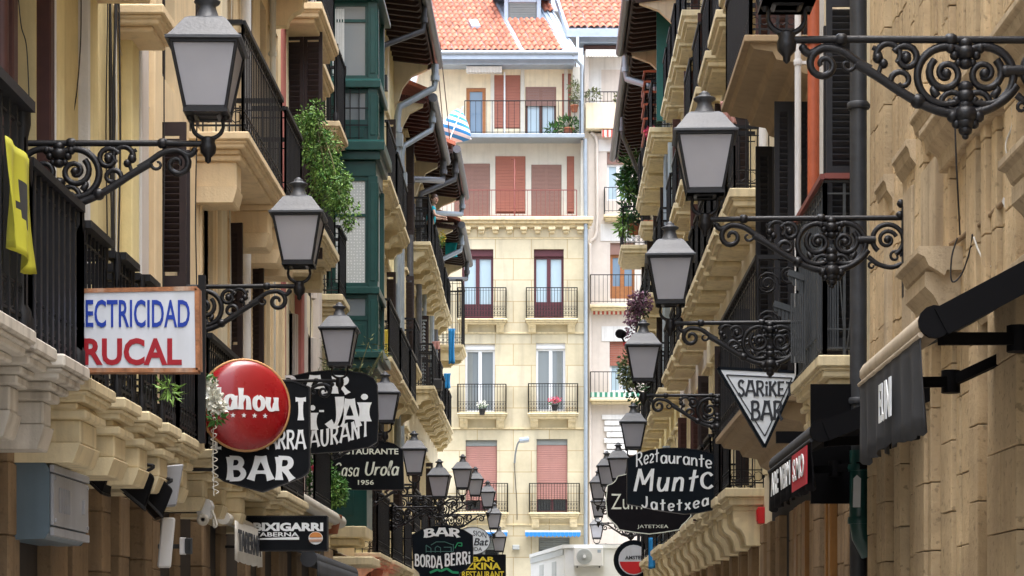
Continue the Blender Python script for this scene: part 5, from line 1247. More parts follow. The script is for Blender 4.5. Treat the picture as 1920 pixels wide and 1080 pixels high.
# 2 red disc
s = 212; cx, cy = 459, 760; R = .402; t = sign('disc_sign', 'round domed red beer sign with gold rim, white Mahou lettering and a row of stars', cx, cy, s); C0 = SP(cx, cy, s)
bulge = lambda r: .10*sqrt(max(0, 1-(r/R)**2))
d_ = MB(); d_.lathe([(R*k/14 if k else .001, bulge(R*k/14)) for k in range(14, -1, -1)], C0, 48, ax=(0,-1,0)); db = d_.build('disc', M['sign_red'], t)
bk_ = MB(); bk_.lathe([(R*.98,0),(R*.98,-.12),(.02,-.12)], C0, 40, ax=(0,-1,0)); bk_.build('disc_back', M['sign_black'], t)
rg = MB(); rg.tube([C0+Vector((R*cos(a),0,R*sin(a))) for a in [2*pi*k/48 for k in range(49)]], .013, 6, cap=False); rg.build('rim', M['gold'], db)
l = MB(); put(l, strokes, 'Mahou', 376, 519, 730, 770, s, pen=.2, flare=.3, gap=.1)
for k in range(6):
    a0 = SP(389+20.3*k+3, 782-.3*k, s); l.prism([((.024 if j % 2 == 0 else .010)*cos(pi/2+j*pi/5), (.024 if j % 2 == 0 else .010)*sin(pi/2+j*pi/5)) for j in range(10)], a0, UX, UZ, (0,-.003,0))
l.v = [(p[0], p[1]-bulge(sqrt((p[0]-C0.x)**2+(p[2]-C0.z)**2)), p[2]) for p in l.v]
l.build('lettering', M['letter_white'], db); arms(t, s, 440, (720,800), -3.6, .1); t.rotation_euler = (0,0,radians(20))
# 3 black bar sign below the disc
s = 210.5; t = sign('bar_sign', 'black shield shaped bar sign behind the red disc, white BAR across its foot', 490, 840, s)
b = board(t, [(402,742),(430,722),(490,712),(550,715),(580,726),(580,876),(577,886),(566,894),(492,922),(420,902),(408,894),(402,880)], s, .05, M['sign_black'], rim=M['iron'], rimw=.012)
l = MB(); put(l, strokes, 'ARRA', 501, 573, 807, 842, s, pen=.17, flare=.4); put(l, strokes, 'BAR', 427, 552, 857, 900, s, pen=.22, flare=.5, gap=.2)
put(l, strokes, 'T', 553, 575, 747, 788, s, pen=.24, flare=.5); put(l, strokes, 'L', 403, 416, 806, 842, s, pen=.2, flare=.5)
l.build('lettering', M['letter_white'], b); arms(t, s, 410, (760,880), -3.6)
# 4 bar - jai restaurant
s = 138; t = sign('bar_sign', 'large black sign with arched top, white words BAR, i-JAi and an upswept last line', 620, 775, s)
b = board(t, [(520,718),(545,706),(580,698),(620,694),(655,696),(685,701),(700,709),(707,722),(709,780),(707,828),(690,838),(640,846),(580,850),(520,852)], s, .06, M['sign_black'], rim=M['iron'], rimw=.012)
l = MB()
put(l, strokes, 'BAR', 526, 656, 705, 738, s, pen=.2, flare=.5, gap=.3)
put(l, strokes, 'i', 580, 593, 759, 806, s, pen=.3, flare=.5); put(l, strokes, '-', 596, 610, 752, 786, s, pen=.17)
put(l, strokes, 'J', 612, 645, 744, 801, s, pen=.22, flare=.35); put(l, strokes, 'A', 638, 674, 750, 800, s, pen=.2, flare=.5); put(l, strokes, 'i', 676, 692, 738, 790, s, pen=.3, flare=.5)
w_ = (692-580)/s; put(l, strokes, 'AURANT', 580, 692, 806, 836, s, pen=.17, flare=.45, gap=.12, warp=lambda a, b_: (a, b_*(1+.18*a/w_)+.16*max(a/w_,0)**1.5-.02))
l.build('lettering', M['letter_white'], b); arms(t, s, 530, (730,830), -3.6)
# 5 casa urola
s = 114; t = sign('restaurant_sign', 'black arched restaurant sign reading Casa Urola 1956 in cream script', 690, 875, s)
b = board(t, [(622,918),(622,850),(640,840),(660,832),(690,826),(715,826),(738,832),(755,844),(757,918)], s, .06, M['sign_black'], rim=M['iron'], rimw=.012)
l = MB(); put(l, text, 'RESTAURANTE', 630, 747, 841, 852, s, bold=.02)
put(l, strokes, 'Casa', 624, 672, 868, 893, s, pen=.12, flare=.1, shear=.2); put(l, strokes, 'Urola', 682, 746, 866, 891, s, pen=.15, flare=.1, shear=.2); put(l, text, '1956', 671, 701, 900, 909, s, bold=.02)
l.build('lettering', M['letter_pale'], b); arms(t, s, 630, (860,905), -3.7)
# 6 bixigarri
s = 172; t = sign('tavern_sign', 'black rectangular tavern sign reading BIXIGARRI TABERNA with a round emblem', 540, 1000, s)
b = board(t, [(463,968),(613,968),(613,1032),(463,1032)], s, .12, M['sign_black'], rim=M['iron'], rimw=.014)
l = MB(); put(l, text, 'BIXIGARRI', 475, 606, 980, 996, s, bold=.05); put(l, text, 'TABERNA', 476, 560, 998, 1006, s, bold=.02)
l.prism([(0,0),(.5,0),(.5,.03),(.3,.025),(0,.012)], SP(475,1012,s)+Vector((0,-.002,0)), UX, UZ, (0,-.003,0)); l.build('lettering', M['letter_white'], b)
em = MB(); em.prism([(.078*cos(2*pi*k/20), .07*sin(2*pi*k/20)) for k in range(20)], SP(592,1009,s)+Vector((0,-.002,0)), UX, UZ, (0,-.003,0)); eo = em.build('emblem', M['letter_white'], b)
em = MB(); em.prism([(.07*cos(pi*k/10), .058*sin(pi*k/10)+.008) for k in range(11)], SP(592,1009,s)+Vector((0,-.006,0)), UX, UZ, (0,-.003,0))
for k in range(3): em.bar(SP(580,1012+2*k,s)+Vector((0,-.007,0)), SP(604,1011+2*k,s)+Vector((0,-.007,0)), .008, .003)
em.build('emblem_mark', M['orange'], b); arms(t, s, 470, (975,1025), -3.6, .12)
# 7 borda berri
s = 85; t = sign('bar_sign', 'dark oval bar sign with a line drawn farmhouse between BAR and BORDA BERRI', 829, 1035, s)
b = board(t, [(772,1003),(790,993),(812,987),(830,985),(850,987),(870,994),(886,1004),(887,1052),(876,1066),(862,1074),(858,1090),(790,1090),(786,1074),(776,1064)], s, .07, M['sign_navy'], rim=M['iron'], rimw=.016)
l = MB(); w_ = 66/s; put(l, strokes, 'BAR', 796, 862, 993, 1008, s, pen=.24, flare=.45, gap=.12, warp=arcw(w_, .035)); l.build('lettering', M['letter_white'], b); l = MB()
w_ = 50/s; put(l, strokes, 'BORDA', 778, 829, 1039, 1061, s, pen=.2, flare=.4, gap=.1, warp=lambda a, b_: (a, b_-.055*(a/w_))); l.build('lettering', M['letter_white'], b); l = MB(); put(l, strokes, 'BERRi', 834, 882, 1037, 1060, s, pen=.2, flare=.4, gap=.1, warp=lambda a, b_: (a, b_-.02+.06*(a/w_)))
l.build('lettering', M['letter_white'], b)
g = MB()
def ln(mb, pts, s, w=.014):
    P = [SP(p[0], p[1], s)+Vector((0,-.006,0)) for p in pts]
    for i in range(len(P)-1): mb.bar(P[i], P[i+1], .008, w, up=(0,0,1))
ln(g, [(799,1036),(799,1022),(808,1028),(808,1036)], s); ln(g, [(816,1036),(816,1027),(820,1024),(826,1027),(826,1036)], s); ln(g, [(799,1034),(850,1034),(850,1020)], s); ln(g, [(808,1022),(818,1016),(834,1016),(850,1022)], s); ln(g, [(832,1026),(846,1026),(846,1034)], s)
g.build('farmhouse_drawing', M['letter_teal'], b)
g = MB(); ln(g, [(853,1028),(858,1018),(866,1018),(866,1024),(859,1023)], s, .02); g.build('green_drawing', M['letter_green'], b); g = MB(); ln(g, [(806,1074),(820,1068),(826,1071),(838,1066),(848,1073),(860,1074)], s, .05); g.build('green_drawing', M['letter_green'], b); arms(t, s, 778, (1010,1050), -3.7)
# 8 round pension sign
s = 76; t = sign('round_sign', 'round white pension sign with blue letters behind the oval bar sign', 886, 1014, s)
b = board(t, [(886+33*cos(2*pi*k/28), 1014+26*sin(2*pi*k/28)) for k in range(28)], s, .06, M['sign_bluewhite'], rim=M['letter_dark'], rimw=.014)
l = MB(); put(l, text, 'SION', 887, 912, 997, 1007, s, bold=.01, warp=lambda a, b_: (a, b_+.03-.42*max(a-.02,0)**1.6)); put(l, text, 'Bat', 888, 914, 1009, 1023, s, bold=.02, warp=lambda a, b_: (a+.25*b_, b_)); put(l, text, 'IDA', 887, 904, 1026, 1033, s, bold=.01)
l.build('lettering', M['letter_dark'], b); arms(t, s, 860, (1005,1025), -3.7)
# 9 izkina
s = 80; t = sign('bar_sign', 'black rectangular sign with yellow words BAR IZKINA RESTAURANT', 902, 1065, s)
b = board(t, [(850,1040),(948,1040),(948,1096),(850,1096)], s, .08, M['sign_black'], rim=M['iron'], rimw=.016)
l = MB(); put(l, text, 'BAR', 886, 928, 1044, 1053, s, bold=.03); put(l, text, 'IZKINA', 869, 939, 1055, 1068, s, bold=.035); put(l, text, 'RESTAURANT', 866, 945, 1071, 1083, s, bold=.02); l.build('lettering', M['letter_yellow'], b); arms(t, s, 855, (1050,1085), -3.7)
# 10 restaurante munto
s = 130; t = sign('restaurant_sign', 'glossy black sign with hand painted white words Restaurante Munto Jatetxea', 1260, 900, s)
b = board(t, [(1176,860),(1195,851),(1220,844),(1249,840),(1280,840),(1305,843),(1325,847),(1339,852),(1339,955),(1310,961),(1283,963),(1240,957),(1205,950),(1176,944)], s, .16, M['sign_navy'], rim=M['iron'], rimw=.010)
l = MB(); w_ = 143/s; put(l, strokes, 'Rezt', 1192, 1236, 850, 876, s, pen=.13, warp=lambda a, b_: (a, b_+.13*(a/w_)*3.2*(1-a/w_*1.3))); put(l, strokes, 'aurante', 1238, 1335, 852, 876, s, pen=.13, warp=lambda a, b_: (a, b_*1.0+.055-.11*max(0,a/w_-.1)**1.6*1.7))
put(l, strokes, 'Munt', 1187, 1306, 879, 921, s, pen=.14, gap=.14, shear=.16); put(l, strokes, 'C', 1313, 1338, 886, 916, s, pen=.18)
w_ = 128/s; put(l, strokes, 'Jatetxea', 1202, 1329, 928, 950, s, pen=.15, gap=.16, warp=lambda a, b_: (a, b_-.075*(1-((2*a/w_)-1)**2)+.03*a/w_))
l.build('lettering', M['letter_white'], b); arms(t, s, 1335, (870,940), 2.85, .16)
# 11 zum
s = 118; t = sign('restaurant_sign', 'dark brown cream-edged sign with notched corners reading Zum and JATETXEA', 1225, 945, s)
half = [(1217,886),(1175,889),(1158,893),(1154,902),(1148,907),(1139,910),(1136,940),(1139,968),(1148,978),(1155,984),(1161,993),(1190,998),(1217,1001)]
b = board(t, half+[(2434-p[0], p[1]) for p in half[-2:0:-1]], s, .06, M['sign_brown'], rim=M['letter_pale'], rimw=.013)
l = MB(); put(l, text, 'Zum', 1146, 1204, 926, 955, s, bold=-.005); put(l, text, 'JATETXEA', 1195, 1253, 984, 992, s); l.build('lettering', M['letter_pale'], b); arms(t, s, 1300, (905,975), 2.85)
# 12 triangle
s = 182; t = sign('triangle_sign', 'white triangular bar sign pointing down, dark lettering SARIKETA BAR, double dark border', 1425, 740, s)
b = board(t, [(1346,690),(1498,698),(1434,838)], s, .07, M['sign_bluewhite'], rim=M['sign_navy'], rimw=.03)
l = MB()
for A_, B_ in (((1362,703),(1485,709)),((1485,709),(1434,818)),((1434,818),(1362,703))): l.bar(SP(*A_,s)+Vector((0,-.004,0)), SP(*B_,s)+Vector((0,-.004,0)), .006, .012, up=(0,0,1))
l.build('border_line', M['letter_dark'], b)
l = MB(); w_ = 108/s; put(l, strokes, 'SARiKET', 1383, 1487, 711, 741, s, pen=.17, flare=.55, warp=lambda a, b_: (a, b_*(1-.12*a/w_)-.01)); put(l, strokes, 'BAR', 1408, 1468, 752, 788, s, pen=.17, flare=.5)
l.build('lettering', M['letter_dark'], b)
ar = MB(); y_ = Yd(s)+.03
for (p, q) in (((1358,655),(1605,668)), ((1375,650),(1500,622)), ((1385,640),(1500,612)), ((1370,690),(1370,657)), ((1490,697),(1490,662))): ar.tube([SP(*p,s)+Vector((0,.03,0)), SP(*q,s)+Vector((0,.03,0))], .014, 6)
ar.build('mounting_arm', M['iron'], t)
# 13 round beer sign far right
s = 66; t = sign('round_sign', 'round beer sign with black ring, AMSTEL lettering above a red lower half', 1188, 1050, s)
b = board(t, [(1188+37*cos(2*pi*k/28), 1050+37*sin(2*pi*k/28)) for k in range(28)], s, .08, M['sign_navy'], rim=M['iron'], rimw=.02)
r_ = MB(); r_.prism([(.43*cos(2*pi*k/24), .43*sin(2*pi*k/24)) for k in range(24)], SP(1188,1050,s)+Vector((0,-.003,0)), UX, UZ, (0,-.006,0)); ro = r_.build('face', M['sign_white'], b)
r_ = MB(); r_.prism([(.40*cos(pi+.12+(pi-.24)*k/12), .40*sin(pi+.12+(pi-.24)*k/12)) for k in range(13)], SP(1188,1050,s)+Vector((0,-.011,0)), UX, UZ, (0,-.004,0)); r_.build('red_half', M['firebox'], b)
l = MB(); put(l, text, 'AMSTEL', 1172, 1206, 1042, 1049, s, lift=.012, bold=.03); l.build('lettering', M['letter_dark'], b); arms(t, s, 1200, (1020,), 3.0)
# ================================================================ awnings, fittings, plants, washing, people
def solo(mb, name, m, label, cat, group=None, bevel=0, **k): return tag(mb.build(name, m, None, bevel=bevel, **k), label, cat, group)
def awning(label, xf, zf, y0, y1, xw, rise, fab, cover, drop, near=True, wav=.026, panel=None, words=(), flap=0.0):
    t = thing('shop_awning', label, 'awning', (xf, y0, zf))
    c = MB(); n = 8
    for i in range(n):
        a, b = i/n, (i+1)/n
        P = [(xf+(xw-xf)*a, zf+rise*a+.05-.03*sin(pi*a)), (xf+(xw-xf)*b, zf+rise*b+.05-.03*sin(pi*b))]
        c.prism([P[0], P[1], (P[1][0], P[1][1]+.02), (P[0][0], P[0][1]+.02)], (0,y0,0), (1,0,0), (0,0,1), (0,y1-y0,0))
    c.build('canopy', fab, t)
    f = MB(); f.tube([(xf,y0+.02,zf+.02),(xf,y1-.02,zf+.02)], .075, 12); f.tube([(xf-.07,y0+.01,zf-.045),(xf-.07,y1-.01,zf-.045)], .016, 6); f.build('front_bar', cover, t)
    e = MB(); e.lathe([(.085,0),(.085,.035)], (xf,y0+.02,zf+.02), 14, ax=(0,-1,0)); e.bar((xf+.03,y0,zf+.02), (xw,y0,zf+rise+.04), .05, .15, up=(0,0,1)); e.build('end_cap', M['plastic_black'], t)
    xm = (xf+xw)/2+.1
    for yy in (y0+.12, y1-.15):
        a_ = MB(); a_.bar((xf+.05,yy,zf-.05), (xm,yy+.35,zf+.0), .04, .065); a_.bar((xm,yy+.35,zf+.0), (xw,yy+.02,zf+rise-.28), .045, .065); a_.lathe([(.06,-.07),(.06,.07)], (xm,yy+.35,zf), 8)
        a_.build('folding_arm', M['plastic_black'], t)
    v = MB(); K = 40; rows = []
    for j in range(7):
        r = []
        for i in range(K+1):
            y = y0+.02+(y1-y0-.04)*i/K; z = zf-.03-drop*(j/6)*(1+.03*sin(i*.9))-(.03*abs(sin(i*pi/5)) if j == 6 else 0)
            r.append(Vector((xf-.075+wav*sin(i*1.1+.6*sin(i*.31))*(j/6)+.02*(j/6), y, z)))
        rows.append(r)
    vs = [p for r in rows for p in r]; W_ = K+1
    v.add(vs, [(j*W_+i, j*W_+i+1, (j+1)*W_+i+1, (j+1)*W_+i) for j in range(6) for i in range(K)], 0, True)
    o = v.build('valance', fab, t, recalc=False); sm_ = o.modifiers.new('thick', 'SOLIDIFY'); sm_.thickness = .006
    if panel:
        p = MB(); p.box(xf-.10, xf-.094, panel[0], panel[1], zf-.03-drop*.97, zf-.08); p.build('red_panel', M['fabric_red'], o)
    for (body, ya, yb_, za, zc) in words:
        l = MB(); text(l, body, (xf-.098-(.006 if panel else 0), ya, zf-za), (0,-1,0), (0,0,1), ya-yb_, za-zc, bold=.02, depth=.003); l.build('lettering', M['letter_white'], o)
    return t
awning('large black awning with beige front roll on the sandstone house, faded letters on its valance', 1.975, 3.31, 10.93, 13.1, 2.83, .42, M['fabric_grey'], M['fabric_beige'], .48, words=(('EUNI', 12.15, 11.72, .38, .16),))
awning('black awning with a red end panel below the brown balconies on the right', 1.975, 3.2, 15.5, 18.5, 2.83, .3, M['fabric_black'], M['fabric_grey'], .34, panel=(15.55,16.5), words=(('ARE', 18.0, 17.45, .29, .1), ('VERM', 17.3, 16.6, .29, .1), ('S.MO', 16.4, 15.7, .29, .12)))
def awn_left(label, x, z, y0, y1, m, drop, xw=-3.55, words=None, rise=.25, r=.1):
    t = thing('shop_awning', label, 'awning', (x, y0, z))
    f = MB(); f.tube([(x,y0,z),(x,y1,z)], r, 12); f.lathe([(r*1.12,-.02),(r*1.12,.03)], (x,y0,z), 12, ax=(0,-1,0)); f.build('front_bar', m, t)
    c = MB(); c.prism([(x,z+.03),(xw,z+rise),(xw,z+rise+.025),(x,z+.055)], (0,y0+.04,0), (1,0,0), (0,0,1), (0,y1-y0-.08,0)); c.build('canopy', m, t)
    if drop:
        v = MB(); K = 20; rows = [[Vector((x+.1+.012*sin(i*1.3)*j/3, y0+.06+(y1-y0-.12)*i/K, z-.02-drop*j/3-(.02*abs(sin(i*.8)) if j == 3 else 0))) for i in range(K+1)] for j in range(4)]
        v.add([p for r_ in rows for p in r_], [(j*(K+1)+i, j*(K+1)+i+1, (j+1)*(K+1)+i+1, (j+1)*(K+1)+i) for j in range(3) for i in range(K)], 0, True)
        o = v.build('valance', m, t, recalc=False); sm_ = o.modifiers.new('thick', 'SOLIDIFY'); sm_.thickness = .006
        if words:
            l = MB(); text(l, words, (x+.118, y0+.2, z-drop*.8), (0,1,0), (0,0,1), (y1-y0-.4), drop*.55, bold=.02, depth=.003); l.build('lettering', M['letter_dark'], o)
    return t
awn_left('small pale awning with a hanging printed valance beside the black tavern sign', -3.28, 2.93, 21.5, 23.6, M['fabric_white'], .40, words='TABERNA', r=.06)
awn_left('long rolled beige awning above and behind the black tavern sign', -3.2, 3.5, 26.2, 32.6, M['plastic_cream'], 0, xw=-3.68)
awn_left('grey green folded awning low behind the tavern sign at the photo bottom', -3.1, 2.75, 27.5, 33.5, M['fabric_grey'], .22, xw=-3.68)
awn_left('dark red awning low on the yellow house beyond the green door', -3.1, 2.6, 38.5, 46.0, M['fabric_red'], .2, xw=-3.68)
# ---- ground floor fittings on the left
t = thing('metal_box', 'big blue grey metal cabinet hung on the left wall under the white consoles', 'box', (-3.45, 14.1, 2.6))
b = MB(); b.prism([(-3.6,2.36),(-3.33,2.37),(-3.30,2.42),(-3.30,2.83),(-3.33,2.87),(-3.6,2.89)], (0,14.08,0), (1,0,0), (0,0,1), (0,1.1,0)); b.build('cabinet', M['box_blue'], t, bevel=.02)
b = MB(); b.box(-3.299,-3.275,14.10,15.16,2.46,2.80); b.box(-3.30,-3.27,14.085,15.175,2.81,2.86); b.box(-3.30,-3.27,14.085,15.175,2.39,2.445); [b.box(-3.276,-3.268,14.25+.05*k,14.27+.05*k,2.55,2.72) for k in range(7)]; [b.box(-3.276,-3.262,yy,yy+.025,zz,zz+.025) for yy in (14.12,15.1) for zz in (2.48,2.76)]; b.box(-3.28,-3.255,14.95,14.99,2.58,2.68); b.build('lid', M['box_lid'], t, bevel=.008)
bp = MB(); bp.box(-3.6,-3.42,13.66,13.69,2.92,3.22)
o = solo(bp, 'paper_notice', M['cloth_white'], 'small blue and white notice pasted on the pier above the blue grey cabinet', 'notice')
bp = MB(); [bp.box(-3.58+.03*k,-3.565+.03*k,13.652,13.659,2.98,3.2) for k in range(5)]; bp.build('print', M['letter_blue'], o)
def flood(px, py, s, w, hgt, dep, tilt, label, yaw=0):
    t = thing('floodlight', label, 'floodlight', tuple(SP(px, py, s)), 'black hooded floodlights under the left balconies')
    C = SP(px, py, s); R_ = Matrix.Rotation(radians(yaw), 3, 'Z') @ Matrix.Rotation(radians(tilt), 3, 'Y')
    hd = MB(); q = lambda a, b2, c: C+R_ @ Vector((a, b2, c))
    P = [q(-w*.22,-dep*.4,hgt/2), q(w*.22,-dep*.4,hgt/2), q(w*.22,dep*.4,hgt/2), q(-w*.22,dep*.4,hgt/2), q(-w/2,-dep/2,-hgt/2), q(w/2,-dep/2,-hgt/2), q(w/2,dep/2,-hgt/2), q(-w/2,dep/2,-hgt/2)]
    hd.add(P, [(0,1,2,3),(7,6,5,4),(0,4,5,1),(1,5,6,2),(2,6,7,3),(3,7,4,0)]); hd.build('hood', M['plastic_black'], t, bevel=.012)
    rm = MB(); 
    for i in range(4): rm.bar(P[4+i], P[4+(i+1) % 4], .014, .02)
    rm.build('rim', M['iron'], t)
    a = MB(); a.tube(smooth_pts([q(0,0,hgt/2), q(0,0,hgt/2+.06), Vector((-3.45,C.y+.02,C.z+hgt*.6)), Vector((-3.6,C.y+.02,C.z+hgt*.5))]), .014, 6); a.build('bracket', M['iron'], t)
flood(136, 828, 255, .26, .17, .24, 8, 'small black floodlight hood highest under the white consoles')
flood(178, 872, 248, .42, .22, .3, 42, 'wide black floodlight hood just above the blue grey cabinet')
flood(257, 905, 238, .36, .24, .3, 40, 'black floodlight hood left of the white tilted panel', 10)
flood(290, 925, 232, .34, .22, .3, 46, 'black floodlight hood in front of the white tilted panel', 20)
w_ = MB(); C = SP(316, 912, 226); w_.obox(C, (.09,.02,.01), (-.02,.10,0), (.03,0,.17)); solo(w_, 'sign_panel', M['box_lid'], 'white tilted panel behind the two black floodlight hoods', 'panel', bevel=.01)
w_ = MB(); C = SP(312, 1018, 220); w_.obox(C, (.055,.01,.0), (-.02,.12,0), (.02,0,.21)); solo(w_, 'sign_panel', M['plastic_white'], 'tall white leaning panel between the brown stone piers', 'panel', bevel=.012)
t = thing('emergency_lamp', 'white plastic emergency unit with a round dial on the left wall', 'lamp', tuple(SP(382, 955, 205)))
C = SP(382, 952, 205); b = MB(); b.prism([(-.07,.08),(.05,.08),(.075,.02),(.05,-.09),(-.05,-.10),(-.07,-.02)], C, UX, UZ, (0,.16,0)); b.build('housing', M['plastic_white'], t, bevel=.014)
b = MB(); b.lathe([(.055,0),(.055,.03),(.02,.035),(.02,.0)], C+Vector((-.005,-.001,-.11)), 16, ax=(0,-1,0)); b.build('dial', M['plastic_cream'], t)
b = MB(); b.tube(smooth_pts([C+Vector((.07,.02,-.02)), C+Vector((.10,.02,-.1)), C+Vector((.115,.02,-.16)), C+Vector((.09,.02,-.17)), C+Vector((.085,.02,-.1))]), .012, 6); b.build('strap', M['cable_white'], t)
b = MB(); b.box(-3.6, C.x, C.y+.16, C.y+.2, C.z-.04, C.z+.02); b.build('bracket', M['iron'], t)
t = thing('led_floodlight', 'small square white LED floodlight with a dark finned back on the left wall', 'floodlight', tuple(SP(350, 1024, 210)))
C = SP(343, 1024, 210); b = MB(); b.obox(C, (.028,.02,0), (-.01,.05,0), (0,0,.075)); b.build('panel', M['frame_white'], t, bevel=.006)
C2 = SP(354, 1024, 210); b = MB(); b.obox(C2, (.03,.012,0), (-.01,.05,0), (0,0,.07)); [b.obox(C2+Vector((-.022+.011*k,-.05,0)), (.003,0,0), (0,.012,0), (0,0,.062)) for k in range(5)]; b.box(-3.6, C2.x, C2.y+.04, C2.y+.07, C2.z-.02, C2.z+.02); b.build('finned_body', M['iron_grey'], t, bevel=.004)
def rope(pts, r, name, m, label, cat='cable', group=None, k=6):
    mb = MB(); mb.tube(smooth_pts(pts, k), r, 5); return solo(mb, name, M[m], label, cat, group)
random.seed(3)
# cables on the yellow wall
mb = MB()
for k in range(7):
    y = 17.15+.07*k; w0 = -3.6+.03+.02*random.random(); pts = []
    for j in range(12): pts.append((w0+random.uniform(-.006,.014), y+.05*sin(j*.8+k)+random.uniform(-.02,.02), 3.5+j*1.15))
    mb.tube(smooth_pts(pts, 4), random.choice((.006,.009,.012)), 5)
solo(mb, 'cable_bundle', M['cable_black'], 'bundle of black cables running up the yellow wall behind the largest left lamp', 'cables')
mb = MB()
for k in range(2): mb.tube(smooth_pts([(-3.56,17.25+.2*k,3.5),(-3.55,17.3+.2*k,6),(-3.57,17.2+.22*k,9),(-3.56,17.3+.2*k,13)]), .008, 5)
solo(mb, 'cable_bundle', M['cable_white'], 'pair of white cables beside the black cable bundle on the yellow wall', 'cables')
rope([SP(152,-10,246), SP(151,80,246), SP(143,180,247), SP(132,230,248), SP(120,268,249)], .005, 'cable', 'cable_black', 'single thin black wire hanging loose across a pilaster side coloured pale for skylight')
rope([SP(34,-8,288), SP(40,50,287), SP(50,90,284), SP(55,200,283)], .004, 'cable', 'cable_black', 'thin dark wire hanging beside the brown pipe at the far left')
rope([SP(182,74,230), SP(205,84,226), SP(208,66,226), SP(222,86,224), SP(245,150,219), SP(275,195,212), SP(298,232,208), SP(300,245,208), SP(293,262,208)], .006, 'cable', 'cable_white', 'white wire sagging from the cable bundle towards the peach wall')
mb = MB(); mb.tube([SP(150,858,262)+Vector((.06*cos(a),.02*sin(a),.06*sin(a))) for a in [2*pi*k/16 for k in range(17)]], .006, 5); mb.tube(smooth_pts([SP(112,838,262), SP(130,850,262), SP(143,862,262), SP(150,878,262)]), .006, 5); solo(mb, 'cable_coil', M['cable_white'], 'loop of white cable hanging under the white consoles', 'cable')
mb = MB()
for k in range(9):
    y0 = 13.2+k*.5; pts = [(-3.5+random.uniform(0,.15), y0+.16*j, 3.12-.05*random.random()-(.08 if j in (2,3) else 0)) for j in range(6)]; mb.tube(smooth_pts(pts, 4), .008, 5)
solo(mb, 'cable_bundle', M['cable_black'], 'tangled black cables running under the left balcony consoles', 'cables')
mb = MB(); pts = []
for j in range(36): pts.append(SP(400+6*sin(j*1.7)+j*.12, 782+j*4.1, 214)+Vector((0,.01*sin(j*2.1),0)))
mb.tube(smooth_pts(pts, 3), .0045, 5); mb.tube([SP(400,782,214), SP(399,860,214), SP(401,930,214)], .005, 5); solo(mb, 'light_string', M['cable_white'], 'twisted white string of lights hanging left of the black BAR sign', 'string')
# ---- right wall cables
rope([SP(1783,458,272), SP(1800,448,278), SP(1820,432,284), SP(1840,420,290), SP(1865,396,298), SP(1888,372,304)], .018, 'cable_bundle', 'stone_brown', 'thick dusty cable bundle sagging across the sandstone wall', 'cables')
rope([SP(1790,215,292), SP(1793,300,292), SP(1797,380,290), SP(1800,440,282)], .006, 'cable', 'cable_black', 'black wire dropping from the top right bracket down the sandstone wall')
rope([SP(1795,446,284), SP(1785,480,284), SP(1783,520,284), SP(1790,528,284), SP(1805,510,284), SP(1820,465,286), SP(1823,440,288)], .006, 'cable', 'cable_black', 'loop of black wire below the cable bundle beside the stone console')
rope([SP(1826,445,290), SP(1835,470,292), SP(1848,492,294), SP(1862,500,296), SP(1872,495,298)], .007, 'cable', 'cable_white', 'short pale cable drooping from the bundle on the sandstone wall')
rope([SP(1921,172,318), SP(1905,190,316), SP(1900,240,314), SP(1903,300,312), SP(1906,360,312), SP(1904,410,311)], .007, 'cable', 'cable_white', 'long white cable hanging down at the right edge beside the top bracket')
rope([SP(1898,200,316), SP(1898,235,316), SP(1888,262,314), SP(1886,280,314), SP(1893,305,314)], .006, 'cable', 'cable_white', 'short white cable curling beside the long one at the right edge')
mb = MB(); mb.bar(SP(1884,374,304), SP(1906,428,308), .03, .03); solo(mb, 'conduit', M['plaster_white'], 'short grey conduit slanting on the sandstone wall at the right edge', 'pipe')
# grey pipe foot, sticker, fire box, lamp ring
hh = HOUSES[-6] if False else None
t = thing('pipe_foot', 'thick green painted pipe foot under the large black awning', 'pipe', (2.72, 18.6, 0))
mb = MB(); mb.tube([(2.70,18.58,3.35),(2.70,18.58,2.72),(2.72,18.6,2.6),(2.80,18.62,2.45)], .085, 12); mb.lathe([(.10,-.03),(.105,0),(.10,.03)], (2.70,18.58,2.74), 12); mb.lathe([(.10,-.03),(.105,0),(.10,.03)], (2.70,18.58,3.2), 12); mb.build('pipe', M['green_paint'], t)
mb = MB(); mb.prism([(-.035,-.13),(.03,-.13),(.035,.12),(0,.15),(-.03,.12)], (2.665,18.487,2.98), UX, UZ, (0,-.004,0)); mb.build('sticker', M['cloth_white'], t)
mb = MB(); mb.box(2.76,2.85,28.2,28.4,3.24,3.46); mb.box(2.745,2.76,28.22,28.38,3.27,3.43); solo(mb, 'alarm_box', M['firebox'], 'small red alarm box on the wall left of the black and red awning', 'box', bevel=.01)
t = thing('ring_lamp', 'pale ring shaped lamp in the dark recess above the black awning', 'lamp', tuple(SP(1585, 785, 222)))
mb = MB(); C = SP(1585, 788, 222); mb.tube([C+Vector((.055*cos(a),0,.05*sin(a))) for a in [-.6+4.2*k/14 for k in range(15)]], .012, 6); mb.build('ring', M['plastic_white'], t)
mb = MB(); mb.tube([C+Vector((0,.0,-.05)), C+Vector((0,.02,-.16)), (2.8,C.y+.02,C.z-.2)], .012, 6); mb.build('bracket', M['iron'], t)
mb = MB(); mb.box(2.3,2.84,18.75,18.8,2.9,3.95); mb.box(1.98,2.84,18.6,18.66,3.42,3.52); solo(mb, 'dark_recess_panel', M['plastic_black'], 'black panel standing in for the dark underside between the two right awnings', 'sign')  # black sheet put in for the shade under the awning
